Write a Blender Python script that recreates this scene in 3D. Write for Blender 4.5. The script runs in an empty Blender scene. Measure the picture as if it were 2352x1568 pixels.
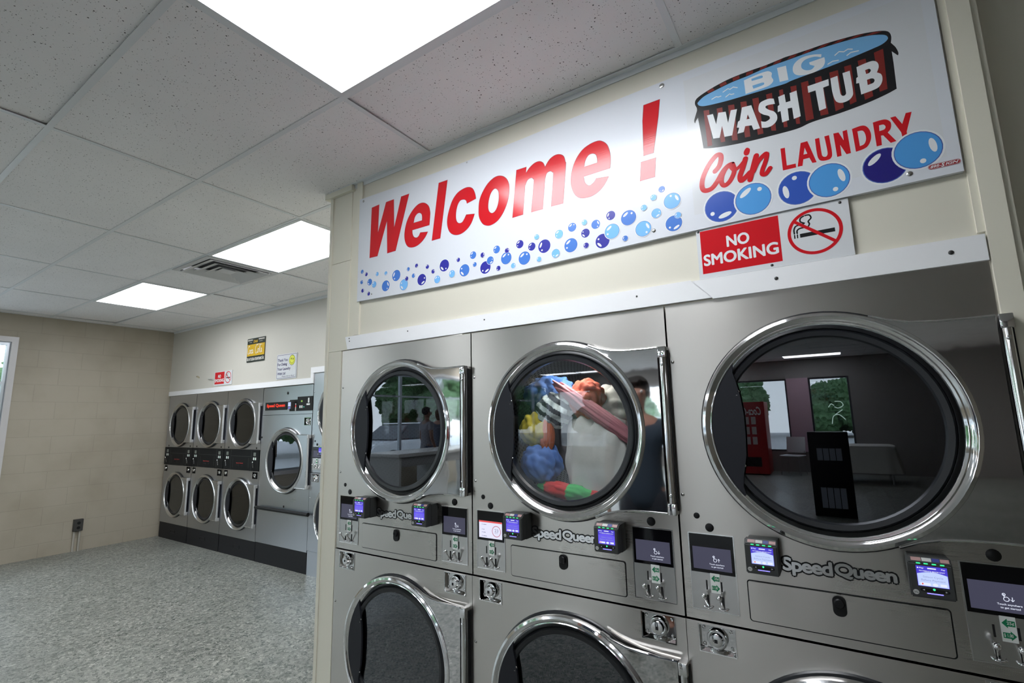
import bpy, bmesh, math, random
from mathutils import Matrix, Vector
from mathutils.geometry import tessellate_polygon
random.seed(7)
C = bpy.context.scene
COL = C.collection

# ------------------------------------------------------------------ camera
CZ = 1.481
cam_d = bpy.data.cameras.new('camera'); cam = bpy.data.objects.new('camera', cam_d); COL.objects.link(cam)
R0 = (0.8355999, 0.5489510, -0.0206303); R1 = (-0.1019034, 0.1179932, -0.9877719); R2 = (-0.5398041, 0.8274844, 0.1545351)
M = Matrix(((R0[0], -R1[0], -R2[0], 0), (R0[1], -R1[1], -R2[1], 0), (R0[2], -R1[2], -R2[2], CZ), (0, 0, 0, 1)))
cam.matrix_world = M
cam_d.sensor_width = 36.0; cam_d.lens = 17.1043; cam_d.clip_start = 0.02; cam_d.clip_end = 200
C.camera = cam

# ------------------------------------------------------------------ light, world, exposure
C.view_settings.view_transform = 'Standard'; C.view_settings.look = 'None'
C.view_settings.gamma = 1.0; C.view_settings.use_curve_mapping = False
C.view_settings.exposure = 0.0
PANEL = 16.0         # emission of the fluorescent diffusers
SKY = 5.0
w = bpy.data.worlds.new('world'); C.world = w; w.use_nodes = True
nt = w.node_tree; bg = nt.nodes['Background']
tc = nt.nodes.new('ShaderNodeTexCoord'); sx = nt.nodes.new('ShaderNodeSeparateXYZ'); rp = nt.nodes.new('ShaderNodeValToRGB')
nt.links.new(tc.outputs['Generated'], sx.inputs[0]); nt.links.new(sx.outputs['Z'], rp.inputs[0]); nt.links.new(rp.outputs[0], bg.inputs[0])
rp.color_ramp.elements[0].position = 0.0; rp.color_ramp.elements[0].color = (0.90, 0.94, 1.0, 1)
rp.color_ramp.elements[1].position = 0.5; rp.color_ramp.elements[1].color = (0.74, 0.85, 1.0, 1)
bg.inputs[1].default_value = SKY

YF = 1.6765; YB = 3.111; XL = -7.833; HC = 2.79; YW = -11.0; XR = 3.2
GX = -1.5561; GY = 1.1539; SX = 1.2192; SY = 0.6096

# ------------------------------------------------------------------ materials
MATS = {}
def mat(name, col, rough=0.5, metal=0.0, emit=None, es=0.0, coat=0.0, bump=None, spec=None, aniso=0.0):
    if name in MATS: return MATS[name]
    m = bpy.data.materials.new(name); m.use_nodes = True; n = m.node_tree; b = n.nodes['Principled BSDF']
    b.inputs['Base Color'].default_value = (*col, 1); b.inputs['Roughness'].default_value = rough; b.inputs['Metallic'].default_value = metal
    if emit: b.inputs['Emission Color'].default_value = (*emit, 1); b.inputs['Emission Strength'].default_value = es
    if coat: b.inputs['Coat Weight'].default_value = coat; b.inputs['Coat Roughness'].default_value = 0.08
    if spec is not None: b.inputs['Specular IOR Level'].default_value = spec
    if aniso:
        b.inputs['Anisotropic'].default_value = aniso
        v = n.nodes.new('ShaderNodeCombineXYZ'); v.inputs[2].default_value = 1.0; n.links.new(v.outputs[0], b.inputs['Tangent'])
    if bump:
        sc, st, dist = bump
        t = n.nodes.new('ShaderNodeTexCoord'); mp = n.nodes.new('ShaderNodeMapping'); nz = n.nodes.new('ShaderNodeTexNoise'); bp = n.nodes.new('ShaderNodeBump')
        mp.inputs['Scale'].default_value = sc; nz.inputs['Scale'].default_value = 1.0; nz.inputs['Detail'].default_value = 3
        bp.inputs['Strength'].default_value = st; bp.inputs['Distance'].default_value = dist
        n.links.new(t.outputs['Object'], mp.inputs[0]); n.links.new(mp.outputs[0], nz.inputs[0]); n.links.new(nz.outputs[0], bp.inputs['Height']); n.links.new(bp.outputs[0], b.inputs['Normal'])
    MATS[name] = m; return m

def N(nt, typ, **kw):
    n = nt.nodes.new(typ)
    for k, v in kw.items():
        if k.startswith('_'): n.inputs[k[1:].replace('_', ' ')].default_value = v
        else: setattr(n, k, v)
    return n
def math_(nt, op, a, b=None, clamp=False):
    n = nt.nodes.new('ShaderNodeMath'); n.operation = op; n.use_clamp = clamp
    for i, x in enumerate((a, b)):
        if x is None: continue
        if isinstance(x, (int, float)): n.inputs[i].default_value = x
        else: nt.links.new(x, n.inputs[i])
    return n.outputs[0]

def steel(name, col, rough, aniso, streak=0.02):
    m = mat(name, col, rough, 1.0, aniso=aniso); n = m.node_tree; b = n.nodes['Principled BSDF']
    t = N(n, 'ShaderNodeTexCoord'); mp = N(n, 'ShaderNodeMapping'); mp.inputs['Scale'].default_value = (5, 5, 1500)
    nz = N(n, 'ShaderNodeTexNoise', _Scale=1.0, _Detail=2.0)
    mp2 = N(n, 'ShaderNodeMapping'); mp2.inputs['Scale'].default_value = (2.2, 2.2, 1.6); nz2 = N(n, 'ShaderNodeTexNoise', _Scale=1.0, _Detail=3.0)
    n.links.new(t.outputs['Object'], mp.inputs[0]); n.links.new(mp.outputs[0], nz.inputs[0]); n.links.new(t.outputs['Object'], mp2.inputs[0]); n.links.new(mp2.outputs[0], nz2.inputs[0])
    r = math_(n, 'ADD', math_(n, 'MULTIPLY', nz.outputs[0], streak), math_(n, 'MULTIPLY', nz2.outputs[0], 0.12))
    n.links.new(math_(n, 'ADD', r, rough - streak / 2 - 0.06), b.inputs['Roughness'])
    return m
STEEL = steel('brushed_steel', (0.55, 0.528, 0.50), 0.29, 0.85)
STEEL_FAR = steel('brushed_steel_cool', (0.52, 0.54, 0.58), 0.29, 0.8)
STEEL_SM = steel('satin_steel', (0.62, 0.61, 0.60), 0.24, 0.3)
CHROME = mat('chrome', (0.78, 0.78, 0.79), 0.07, 1.0)
POLISH = mat('polished_steel', (0.66, 0.66, 0.665), 0.035, 1.0, bump=((6, 6, 4), 0.16, 0.003))
DARKM = mat('drum_steel', (0.12, 0.125, 0.135), 0.4, 1.0)
HALU = mat('hinge_aluminium', (0.62, 0.62, 0.62), 0.35, 0.55)
BLACK = mat('black_plastic', (0.007, 0.007, 0.008), 0.4, spec=0.3)
BLACKG = mat('black_glass', (0.003, 0.003, 0.004), 0.06, spec=0.35)
GASKET_SHADE = mat('gasket_and_shadow_black', (0.010, 0.011, 0.014), 0.32)
VOID = mat('dark_void', (0.008, 0.008, 0.009), 0.9)
HANDLE = mat('handle_grey', (0.012, 0.013, 0.018), 0.5, spec=0.3)
CHAR = mat('charcoal_housing', (0.035, 0.037, 0.037), 0.45, bump=((500, 500, 500), 0.15, 0.0005))
BASEB = mat('black_base', (0.007, 0.007, 0.009), 0.5, spec=0.3)
WHITE = mat('white_trim', (0.88, 0.885, 0.90), 0.35)
DUSTY = mat('dark_screw', (0.05, 0.05, 0.05), 0.4, 0.5)
SCREWM = mat('screw_metal', (0.55, 0.55, 0.54), 0.25, 1.0)
BEIGE = mat('beige_paint', (0.57, 0.545, 0.45), 0.55, bump=((60, 60, 60), 0.08, 0.002))
BEIGE2 = mat('beige_pillar_paint', (0.74, 0.71, 0.60), 0.5, bump=((40, 40, 40), 0.06, 0.002))
BEIGEP = mat('beige_panel_paint', (0.70, 0.67, 0.57), 0.42, bump=((25, 25, 25), 0.05, 0.002))
BAR = mat('ceiling_bar_paint', (0.74, 0.76, 0.77), 0.4)
SIGNW = mat('sign_white', (0.71, 0.735, 0.785), 0.22, bump=((0.5, 0.5, 210), 0.22, 0.0006))
SIGNW2 = mat('decal_white', (0.70, 0.715, 0.74), 0.16, bump=((0.5, 0.5, 210), 0.22, 0.0006))
SRED = mat('sign_red', (0.62, 0.010, 0.018), 0.16, bump=((0.5, 0.5, 210), 0.22, 0.0006))
SDRED = mat('sign_line', (0.14, 0.03, 0.06), 0.3)
SBLK = mat('sign_black', (0.012, 0.012, 0.014), 0.22)
SSTAVE = mat('sign_stave_red', (0.22, 0.022, 0.018), 0.3)
SWAT = mat('sign_water_blue', (0.20, 0.47, 0.78), 0.25)
SWH = mat('sign_letter_white', (0.80, 0.82, 0.84), 0.25)
BCOL = {'D': mat('bubble_navy', (0.035, 0.035, 0.33), 0.22), 'M': mat('bubble_mid_blue', (0.065, 0.20, 0.62), 0.22), 'L': mat('bubble_light_blue', (0.19, 0.48, 0.87), 0.22),
        'B': mat('bubble_royal_blue', (0.035, 0.10, 0.47), 0.22), 'K': mat('bubble_sky_blue', (0.085, 0.34, 0.74), 0.22), 'N': mat('bubble_deep_navy', (0.022, 0.018, 0.20), 0.22)}
GREEN = mat('label_green', (0.0, 0.20, 0.08), 0.4)
LABELW = mat('label_white', (0.78, 0.80, 0.78), 0.4)
SILVER = mat('logo_silver', (0.85, 0.85, 0.87), 0.12, 1.0)
def emis(name, col, s): return mat(name, (0, 0, 0), 0.3, emit=col, es=s)
E_SCR = emis('screen_idle', (0.20, 0.20, 0.33), 0.27)
E_TXT = emis('screen_text', (0.8, 0.85, 1.0), 1.0)
E_WHT = emis('screen_white', (0.80, 0.80, 1.0), 1.0)
E_REDB = emis('screen_red', (1.0, 0.12, 0.12), 0.8)
E_GREY = emis('screen_grey', (0.35, 0.35, 0.5), 0.6)
E_RING = emis('screen_ring', (0.75, 0.25, 0.32), 0.7)
E_BLU = emis('reader_blue', (0.07, 0.05, 0.62), 1.0)
E_PALE = emis('reader_pale', (0.55, 0.66, 1.0), 1.0)
E_VIO = emis('reader_violet', (0.14, 0.10, 0.85), 1.0)
E_GRN = emis('reader_green', (0.05, 0.9, 0.35), 1.2)
E_BAR = emis('reader_bar', (0.25, 0.22, 1.0), 1.8)
E_LED = emis('logo_red_led', (1.0, 0.05, 0.02), 0.9)
E_PANEL = emis('lamp_diffuser', (0.93, 0.96, 1.0), PANEL)

def glass(name, tint, boost=1.0, refl=(0.95, 0.97, 1.0)):
    m = bpy.data.materials.new(name); m.use_nodes = True; n = m.node_tree; n.nodes.remove(n.nodes['Principled BSDF'])
    o = n.nodes['Material Output']; tr = N(n, 'ShaderNodeBsdfTransparent'); gl = N(n, 'ShaderNodeBsdfGlossy'); lw = N(n, 'ShaderNodeLayerWeight', _Blend=0.5); f5 = math_(n, 'ADD', math_(n, 'MULTIPLY', math_(n, 'POWER', lw.outputs['Facing'], 5.0), 0.96), 0.04); mx = N(n, 'ShaderNodeMixShader')
    tr.inputs[0].default_value = (*tint, 1); gl.inputs['Color'].default_value = (*refl, 1); gl.inputs['Roughness'].default_value = 0.0
    n.links.new(math_(n, 'MULTIPLY', f5, boost, True), mx.inputs[0]); n.links.new(tr.outputs[0], mx.inputs[1]); n.links.new(gl.outputs[0], mx.inputs[2]); n.links.new(mx.outputs[0], o.inputs[0])
    MATS[name] = m; return m
DGLASS = glass('door_glass', (0.30, 0.31, 0.34), 3.0, (0.90, 0.94, 1.0))
DGLASS2 = glass('clear_door_glass', (0.86, 0.87, 0.88), 0.9)
FGLASS = glass('small_door_glass', (0.22, 0.23, 0.22), 1.5)
WGLASS = glass('window_glass', (0.92, 0.95, 0.95), 1.5)

def perforated():
    m = mat('perforated_drum', (0.30, 0.31, 0.33), 0.4, 0.9); n = m.node_tree; b = n.nodes['Principled BSDF']
    uv = N(n, 'ShaderNodeUVMap'); sp = N(n, 'ShaderNodeSeparateXYZ'); n.links.new(uv.outputs[0], sp.inputs[0])
    v = math_(n, 'MULTIPLY', sp.outputs[1], 1 / 0.017); row = math_(n, 'FLOOR', v)
    u = math_(n, 'ADD', math_(n, 'MULTIPLY', sp.outputs[0], 1 / 0.0196), math_(n, 'MULTIPLY', row, 0.5))
    du = math_(n, 'SUBTRACT', math_(n, 'FRACT', u), 0.5); dv = math_(n, 'MULTIPLY', math_(n, 'SUBTRACT', math_(n, 'FRACT', v), 0.5), 0.87)
    d = math_(n, 'ADD', math_(n, 'MULTIPLY', du, du), math_(n, 'MULTIPLY', dv, dv)); h = math_(n, 'GREATER_THAN', d, 0.075)
    mx = N(n, 'ShaderNodeMix', data_type='RGBA'); n.links.new(h, mx.inputs[0]); mx.inputs[6].default_value = (0.004, 0.004, 0.004, 1); mx.inputs[7].default_value = (0.20, 0.21, 0.22, 1)
    n.links.new(mx.outputs[2], b.inputs['Base Color']); return m
PERF = perforated()

def ceiling_mat():
    m = mat('acoustic_tile', (0.6, 0.6, 0.6), 0.9); n = m.node_tree; b = n.nodes['Principled BSDF']
    t = N(n, 'ShaderNodeTexCoord'); dn = N(n, 'ShaderNodeTexNoise', _Scale=60.0, _Detail=2.0); ad = N(n, 'ShaderNodeVectorMath', operation='MULTIPLY_ADD')
    n.links.new(t.outputs['Object'], dn.inputs[0]); n.links.new(dn.outputs['Color'], ad.inputs[0]); ad.inputs[1].default_value = (0.008, 0.008, 0); n.links.new(t.outputs['Object'], ad.inputs[2])
    outs = []
    for sc, th, keep in ((76, 0.135, 0.30), (150, 0.15, 0.35)):
        vo = N(n, 'ShaderNodeTexVoronoi', _Scale=float(sc)); n.links.new(ad.outputs[0], vo.inputs['Vector'])
        rs = N(n, 'ShaderNodeSeparateXYZ'); n.links.new(vo.outputs['Color'], rs.inputs[0])
        a = math_(n, 'LESS_THAN', vo.outputs['Distance'], math_(n, 'MULTIPLY', rs.outputs[1], th * 1.5)); k = math_(n, 'GREATER_THAN', rs.outputs[0], keep)
        outs.append(math_(n, 'MULTIPLY', a, k))
    mk = math_(n, 'MAXIMUM', *outs)
    big = N(n, 'ShaderNodeTexNoise', _Scale=1.7, _Detail=3.0); n.links.new(t.outputs['Object'], big.inputs[0]); cr = N(n, 'ShaderNodeValToRGB'); n.links.new(big.outputs[0], cr.inputs[0])
    cr.color_ramp.elements[0].position = 0.3; cr.color_ramp.elements[0].color = (0.84, 0.825, 0.82, 1); cr.color_ramp.elements[1].position = 0.75; cr.color_ramp.elements[1].color = (0.90, 0.885, 0.88, 1)
    mx = N(n, 'ShaderNodeMix', data_type='RGBA'); n.links.new(mk, mx.inputs[0]); n.links.new(cr.outputs[0], mx.inputs[6]); mx.inputs[7].default_value = (0.07, 0.065, 0.06, 1)
    n.links.new(mx.outputs[2], b.inputs['Base Color']); return m
TILE = ceiling_mat()

def floor_mat():
    m = mat('speckled_floor', (0.4, 0.4, 0.4), 0.42, coat=0.12); n = m.node_tree; b = n.nodes['Principled BSDF']
    t = N(n, 'ShaderNodeTexCoord'); dn = N(n, 'ShaderNodeTexNoise', _Scale=70.0, _Detail=1.0); ad = N(n, 'ShaderNodeVectorMath', operation='MULTIPLY_ADD')
    n.links.new(t.outputs['Object'], dn.inputs[0]); n.links.new(dn.outputs['Color'], ad.inputs[0]); ad.inputs[1].default_value = (0.05, 0.05, 0); n.links.new(t.outputs['Object'], ad.inputs[2])
    vo = N(n, 'ShaderNodeTexVoronoi', _Scale=84.0); n.links.new(ad.outputs[0], vo.inputs['Vector']); rs = N(n, 'ShaderNodeSeparateXYZ'); n.links.new(vo.outputs['Color'], rs.inputs[0])
    cr = N(n, 'ShaderNodeValToRGB'); n.links.new(rs.outputs[0], cr.inputs[0]); e = cr.color_ramp.elements; cr.color_ramp.interpolation = 'CONSTANT'
    cols = [(0, (0.195, 0.202, 0.185)), (0.22, (0.255, 0.262, 0.24)), (0.5, (0.125, 0.14, 0.124)), (0.68, (0.31, 0.31, 0.285)), (0.86, (0.07, 0.085, 0.075)), (0.93, (0.42, 0.415, 0.385))]
    e[0].color = (*cols[0][1], 1); e[1].position = cols[1][0]; e[1].color = (*cols[1][1], 1)
    for p, c in cols[2:]: q = e.new(p); q.color = (*c, 1)
    big = N(n, 'ShaderNodeTexNoise', _Scale=1.3, _Detail=4.0); n.links.new(t.outputs['Object'], big.inputs[0])
    hs = N(n, 'ShaderNodeMix', data_type='RGBA', blend_type='MULTIPLY'); hs.inputs[0].default_value = 1.0; n.links.new(cr.outputs[0], hs.inputs[6])
    c2 = N(n, 'ShaderNodeValToRGB'); n.links.new(big.outputs[0], c2.inputs[0]); c2.color_ramp.elements[0].color = (0.82, 0.82, 0.80, 1); c2.color_ramp.elements[0].position = 0.3; c2.color_ramp.elements[1].color = (1.1, 1.1, 1.08, 1); c2.color_ramp.elements[1].position = 0.7
    n.links.new(c2.outputs[0], hs.inputs[7]); n.links.new(hs.outputs[2], b.inputs['Base Color'])
    bp = N(n, 'ShaderNodeBump', _Strength=0.2, _Distance=0.001); n.links.new(rs.outputs[1], bp.inputs['Height']); n.links.new(bp.outputs[0], b.inputs['Normal'])
    return m
FLOOR = floor_mat()

def block_mat():
    m = mat('painted_block', (0.5, 0.5, 0.45), 0.55); n = m.node_tree; b = n.nodes['Principled BSDF']
    t = N(n, 'ShaderNodeTexCoord'); s = N(n, 'ShaderNodeSeparateXYZ'); c = N(n, 'ShaderNodeCombineXYZ'); n.links.new(t.outputs['Object'], s.inputs[0])
    n.links.new(math_(n, 'ADD', s.outputs[1], 18.199), c.inputs[0]); n.links.new(math_(n, 'ADD', s.outputs[2], BLKZ), c.inputs[1])
    br = N(n, 'ShaderNodeTexBrick', _Scale=1.0, _Mortar_Size=0.0045, _Mortar_Smooth=0.6); br.inputs['Brick Width'].default_value = 0.4064; br.inputs['Row Height'].default_value = BLKH
    n.links.new(c.outputs[0], br.inputs['Vector'])
    br.inputs['Color1'].default_value = (0.43, 0.387, 0.308, 1); br.inputs['Color2'].default_value = (0.44, 0.396, 0.316, 1); br.inputs['Mortar'].default_value = (0.395, 0.355, 0.282, 1)
    nz = N(n, 'ShaderNodeTexNoise', _Scale=2.0, _Detail=5.0); n.links.new(t.outputs['Object'], nz.inputs[0]); cr = N(n, 'ShaderNodeValToRGB'); n.links.new(nz.outputs[0], cr.inputs[0])
    cr.color_ramp.elements[0].position = 0.32; cr.color_ramp.elements[0].color = (0.84, 0.82, 0.79, 1); cr.color_ramp.elements[1].position = 0.55; cr.color_ramp.elements[1].color = (1, 1, 1, 1)
    mx = N(n, 'ShaderNodeMix', data_type='RGBA', blend_type='MULTIPLY'); mx.inputs[0].default_value = 0.8; n.links.new(br.outputs[0], mx.inputs[6]); n.links.new(cr.outputs[0], mx.inputs[7]); n.links.new(mx.outputs[2], b.inputs['Base Color'])
    n2 = N(n, 'ShaderNodeTexNoise', _Scale=90.0, _Detail=3.0); n.links.new(t.outputs['Object'], n2.inputs[0])
    h = math_(n, 'ADD', math_(n, 'MULTIPLY', br.outputs['Fac'], -1.0), math_(n, 'MULTIPLY', n2.outputs[0], 0.25)); bp = N(n, 'ShaderNodeBump', _Strength=0.35, _Distance=0.003)
    n.links.new(h, bp.inputs['Height']); n.links.new(bp.outputs[0], b.inputs['Normal']); return m
BLKZ = 0.0502; BLKH = 0.2032
BLOCK = block_mat()

# ------------------------------------------------------------------ mesh helpers (front faces look towards -y)
class MB:
    def __init__(s): s.bm = bmesh.new(); s.uv = s.bm.loops.layers.uv.new('UVMap'); s.m = 0
    def _tag(s, n0):
        s.bm.faces.ensure_lookup_table()
        for f in s.bm.faces[n0:]: f.material_index = s.m
    def box(s, x0, x1, y0, y1, z0, z1, bev=0.0):
        n0 = len(s.bm.faces)
        if bev <= 0:
            v = [s.bm.verts.new(p) for p in ((x0, y0, z0), (x1, y0, z0), (x1, y1, z0), (x0, y1, z0), (x0, y0, z1), (x1, y0, z1), (x1, y1, z1), (x0, y1, z1))]
            for q in ((0, 1, 5, 4), (1, 2, 6, 5), (2, 3, 7, 6), (3, 0, 4, 7), (4, 5, 6, 7), (3, 2, 1, 0)): s.bm.faces.new([v[i] for i in q])
        else:
            t = bmesh.new(); bmesh.ops.create_cube(t, size=1.0)
            for q in t.verts: q.co = Vector(((x0 + x1) / 2 + q.co.x * (x1 - x0), (y0 + y1) / 2 + q.co.y * (y1 - y0), (z0 + z1) / 2 + q.co.z * (z1 - z0)))
            bmesh.ops.bevel(t, geom=list(t.edges), offset=bev, segments=2, affect='EDGES', profile=0.6)
            s.join(t); return s
        s._tag(n0); return s
    def join(s, t, mat4=None):
        n0 = len(s.bm.faces); mp = {}
        for q in t.verts: mp[q] = s.bm.verts.new(mat4 @ q.co if mat4 else q.co)
        for f in t.faces:
            try: s.bm.faces.new([mp[q] for q in f.verts])
            except ValueError: pass
        t.free(); s._tag(n0); return s
    def prism(s, loops, y0, y1, back=True):
        """loops = [outer, hole, ...] of (x, z); from y0 (front) to y1"""
        n0 = len(s.bm.faces)
        vl = [[Vector((p[0], p[1], 0)) for p in l] for l in loops]
        tris = tessellate_polygon(vl); flat = [p for l in loops for p in l]
        f_ = [s.bm.verts.new((p[0], y0, p[1])) for p in flat]; b_ = [s.bm.verts.new((p[0], y1, p[1])) for p in flat]
        for t in tris:
            a, b, c = [flat[i] for i in t]
            ar = (b[0] - a[0]) * (c[1] - a[1]) - (b[1] - a[1]) * (c[0] - a[0])
            if abs(ar) < 1e-12: continue
            t = t if ar > 0 else (t[0], t[2], t[1])
            try:
                s.bm.faces.new([f_[i] for i in t])
                if back: s.bm.faces.new([b_[i] for i in reversed(t)])
            except ValueError: pass
        k = 0
        for l in loops:
            for i in range(len(l)):
                a, b = k + i, k + (i + 1) % len(l)
                try: s.bm.faces.new((f_[a], b_[a], b_[b], f_[b]))
                except ValueError: pass
            k += len(l)
        s._tag(n0); return s
    def lathe(s, prof, cx, cz, seg=64, uvr=None, close=False):
        """prof = [(r, y)]; axis along y"""
        n0 = len(s.bm.faces); rings = []
        for r, y in prof:
            if r < 1e-6: rings.append([s.bm.verts.new((cx, y, cz))])
            else: rings.append([s.bm.verts.new((cx + r * math.cos(2 * math.pi * i / seg), y, cz + r * math.sin(2 * math.pi * i / seg))) for i in range(seg)])
        for a, b, (ra, ya), (rb, yb) in zip(rings, rings[1:], prof, prof[1:]):
            for i in range(seg):
                j = (i + 1) % seg
                if len(a) == 1 and len(b) == 1: continue
                if len(a) == 1: f = s.bm.faces.new((a[0], b[j], b[i]))
                elif len(b) == 1: f = s.bm.faces.new((a[i], a[j], b[0]))
                else: f = s.bm.faces.new((a[i], a[j], b[j], b[i]))
                if uvr:
                    for l in f.loops:
                        c = l.vert.co; an = math.atan2(c.z - cz, c.x - cx)
                        if abs(ya - yb) < 1e-4: l[s.uv].uv = (c.x, c.z)
                        else:
                            if i == seg - 1 and an < 0.01 and l.vert in (a[j] if len(a) > 1 else None, b[j] if len(b) > 1 else None): an = 2 * math.pi
                            l[s.uv].uv = ((an % (2 * math.pi) if an != 2 * math.pi else an) * uvr, c.y)
        s._tag(n0); return s
    def tube(s, pts, r, seg=10, caps=True, r2=None):
        n0 = len(s.bm.faces); pts = [Vector(p) for p in pts]; rings = []; prev = None
        for i, p in enumerate(pts):
            d = (pts[min(i + 1, len(pts) - 1)] - pts[max(i - 1, 0)]).normalized()
            u = d.cross(Vector((0, 0, 1))) if abs(d.z) < 0.95 else d.cross(Vector((0, 1, 0)))
            if prev is not None: u = prev - d * prev.dot(d)
            u.normalize(); prev = u; v = d.cross(u)
            rr = r if r2 is None else r + (r2 - r) * i / (len(pts) - 1)
            rings.append([s.bm.verts.new(p + u * rr * math.cos(2 * math.pi * k / seg) + v * rr * math.sin(2 * math.pi * k / seg)) for k in range(seg)])
        for a, b in zip(rings, rings[1:]):
            for k in range(seg): s.bm.faces.new((a[k], a[(k + 1) % seg], b[(k + 1) % seg], b[k]))
        if caps: s.bm.faces.new(list(reversed(rings[0]))); s.bm.faces.new(rings[-1])
        s._tag(n0); return s
    def ball(s, c, r, sub=2, sc=(1, 1, 1)):
        t = bmesh.new(); bmesh.ops.create_icosphere(t, subdivisions=sub, radius=r)
        return s.join(t, Matrix.Translation(c) @ Matrix.Diagonal((*sc, 1)))
    def dome(s, x, z, r, h, y=0.0, seg=16):
        return s.lathe([(r, y), (r, y - h * 0.35), (r * 0.72, y - h * 0.8), (r * 0.35, y - h), (0, y - h)], x, z, seg)
    def poly(s, loops, y, th=0.0003): return s.prism(loops, y - th, y, back=False)
    def build(s, name, mats, parent=None, smooth=True, loc=None):
        bmesh.ops.recalc_face_normals(s.bm, faces=s.bm.faces)
        me = bpy.data.meshes.new(name); s.bm.to_mesh(me); s.bm.free()
        for m in (mats if isinstance(mats, (list, tuple)) else [mats]): me.materials.append(m)
        if smooth:
            for p in me.polygons: p.use_smooth = True
            me.set_sharp_from_angle(angle=math.radians(32))
        o = bpy.data.objects.new(name, me); COL.objects.link(o)
        if parent: o.parent = parent
        if loc: o.location = loc
        return o
def circ(cx, cz, r, n=48, a0=0.0, a1=2 * math.pi):
    k = n if abs(a1 - a0 - 2 * math.pi) < 1e-6 else n + 1
    return [(cx + r * math.cos(a0 + (a1 - a0) * i / n), cz + r * math.sin(a0 + (a1 - a0) * i / n)) for i in range(k)]
def ell(cx, cz, rx, rz, ang=0.0, n=20):
    ca, sa = math.cos(ang), math.sin(ang)
    return [(cx + rx * math.cos(t) * ca - rz * math.sin(t) * sa, cz + rx * math.cos(t) * sa + rz * math.sin(t) * ca) for t in [2 * math.pi * i / n for i in range(n)]]
def rect(x0, x1, z0, z1): return [(x0, z0), (x1, z0), (x1, z1), (x0, z1)]
def rrect(x0, x1, z0, z1, r, n=5):
    o = []
    for cx, cz, a in ((x1 - r, z0 + r, -90), (x1 - r, z1 - r, 0), (x0 + r, z1 - r, 90), (x0 + r, z0 + r, 180)):
        for i in range(n + 1):
            t = math.radians(a + 90 * i / n); o.append((cx + r * math.cos(t), cz + r * math.sin(t)))
    return o
def thing(name, label, cat, loc=(0, 0, 0), rotz=0.0, group=None):
    o = bpy.data.objects.new(name, None); COL.objects.link(o); o.empty_display_size = 0.1
    o.location = loc; o.rotation_euler = (0, 0, rotz); return tag(o, label, cat, group)
def tag(o, label, cat, group=None):
    o['label'] = label; o['category'] = cat
    if group: o['group'] = group
    return o
def struct(o): o['kind'] = 'structure'; return o

TXT = {}
def text_polys(s, bold=0.0, shear=0.0, space=1.0):
    key = (s, bold, shear, space)
    if key in TXT: return TXT[key]
    cu = bpy.data.curves.new('t', 'FONT'); cu.body = s; cu.size = 1.0; cu.offset = bold; cu.shear = shear; cu.space_character = space; cu.align_x = 'LEFT'; cu.resolution_u = 4
    o = bpy.data.objects.new('t', cu); COL.objects.link(o); bpy.context.view_layer.update()
    me = bpy.data.meshes.new_from_object(o.evaluated_get(bpy.context.evaluated_depsgraph_get()))
    vs = [tuple(v.co) for v in me.vertices]; fs = [tuple(p.vertices) for p in me.polygons]
    bpy.data.objects.remove(o); bpy.data.curves.remove(cu); bpy.data.meshes.remove(me)
    TXT[key] = (vs, fs); return TXT[key]
def add_text(mb, s, x0, x1, z0, z1, y, bold=0.0, shear=0.0, space=1.0, keep=False, th=0.0003, fat=0.0):
    """flat lettering fitted to a rectangle of the x-z plane at depth y; fat thickens the strokes (metres)"""
    if fat:
        for q in range(8):
            a = math.pi * q / 4; dx, dz = fat * math.cos(a), fat * math.sin(a)
            add_text(mb, s, x0 + fat + dx, x1 - fat + dx, z0 + fat + dz, z1 - fat + dz, y - 0.00002 * q, 0.0, shear, space, keep, th)
        return
    vs, fs = text_polys(s, bold, shear, space)
    ax, bx = min(v[0] for v in vs), max(v[0] for v in vs); az, bz = min(v[1] for v in vs), max(v[1] for v in vs)
    kx = (x1 - x0) / (bx - ax); kz = (z1 - z0) / (bz - az)
    if keep:
        k = min(kx, kz); x0 = (x0 + x1) / 2 - k * (bx - ax) / 2; z0 = (z0 + z1) / 2 - k * (bz - az) / 2; kx = kz = k
    n0 = len(mb.bm.faces)
    v = [mb.bm.verts.new((x0 + (p[0] - ax) * kx, y - th, z0 + (p[1] - az) * kz)) for p in vs]
    for f in fs:
        try: mb.bm.faces.new([v[i] for i in f])
        except ValueError: pass
    mb._tag(n0)
def curved(pts, n=5):
    out = []
    for i in range(len(pts) - 1):
        p0, p1, p2, p3 = pts[max(i - 1, 0)], pts[i], pts[i + 1], pts[min(i + 2, len(pts) - 1)]
        for k in range(n):
            t = k / n; f = lambda a, b, c, d: .5 * (2 * b + (c - a) * t + (2 * a - 5 * b + 4 * c - d) * t * t + (3 * b - a - 3 * c + d) * t ** 3)
            out.append((f(p0[0], p1[0], p2[0], p3[0]), f(p0[1], p1[1], p2[1], p3[1])))
    return out + [pts[-1]]
def flatten_print(o, plane, k=0.3):
    for c in o.children:
        if c.type != 'MESH' or c.name.startswith('screw'): continue
        for v in c.data.vertices: v.co.y = plane + (v.co.y - plane) * k
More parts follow.
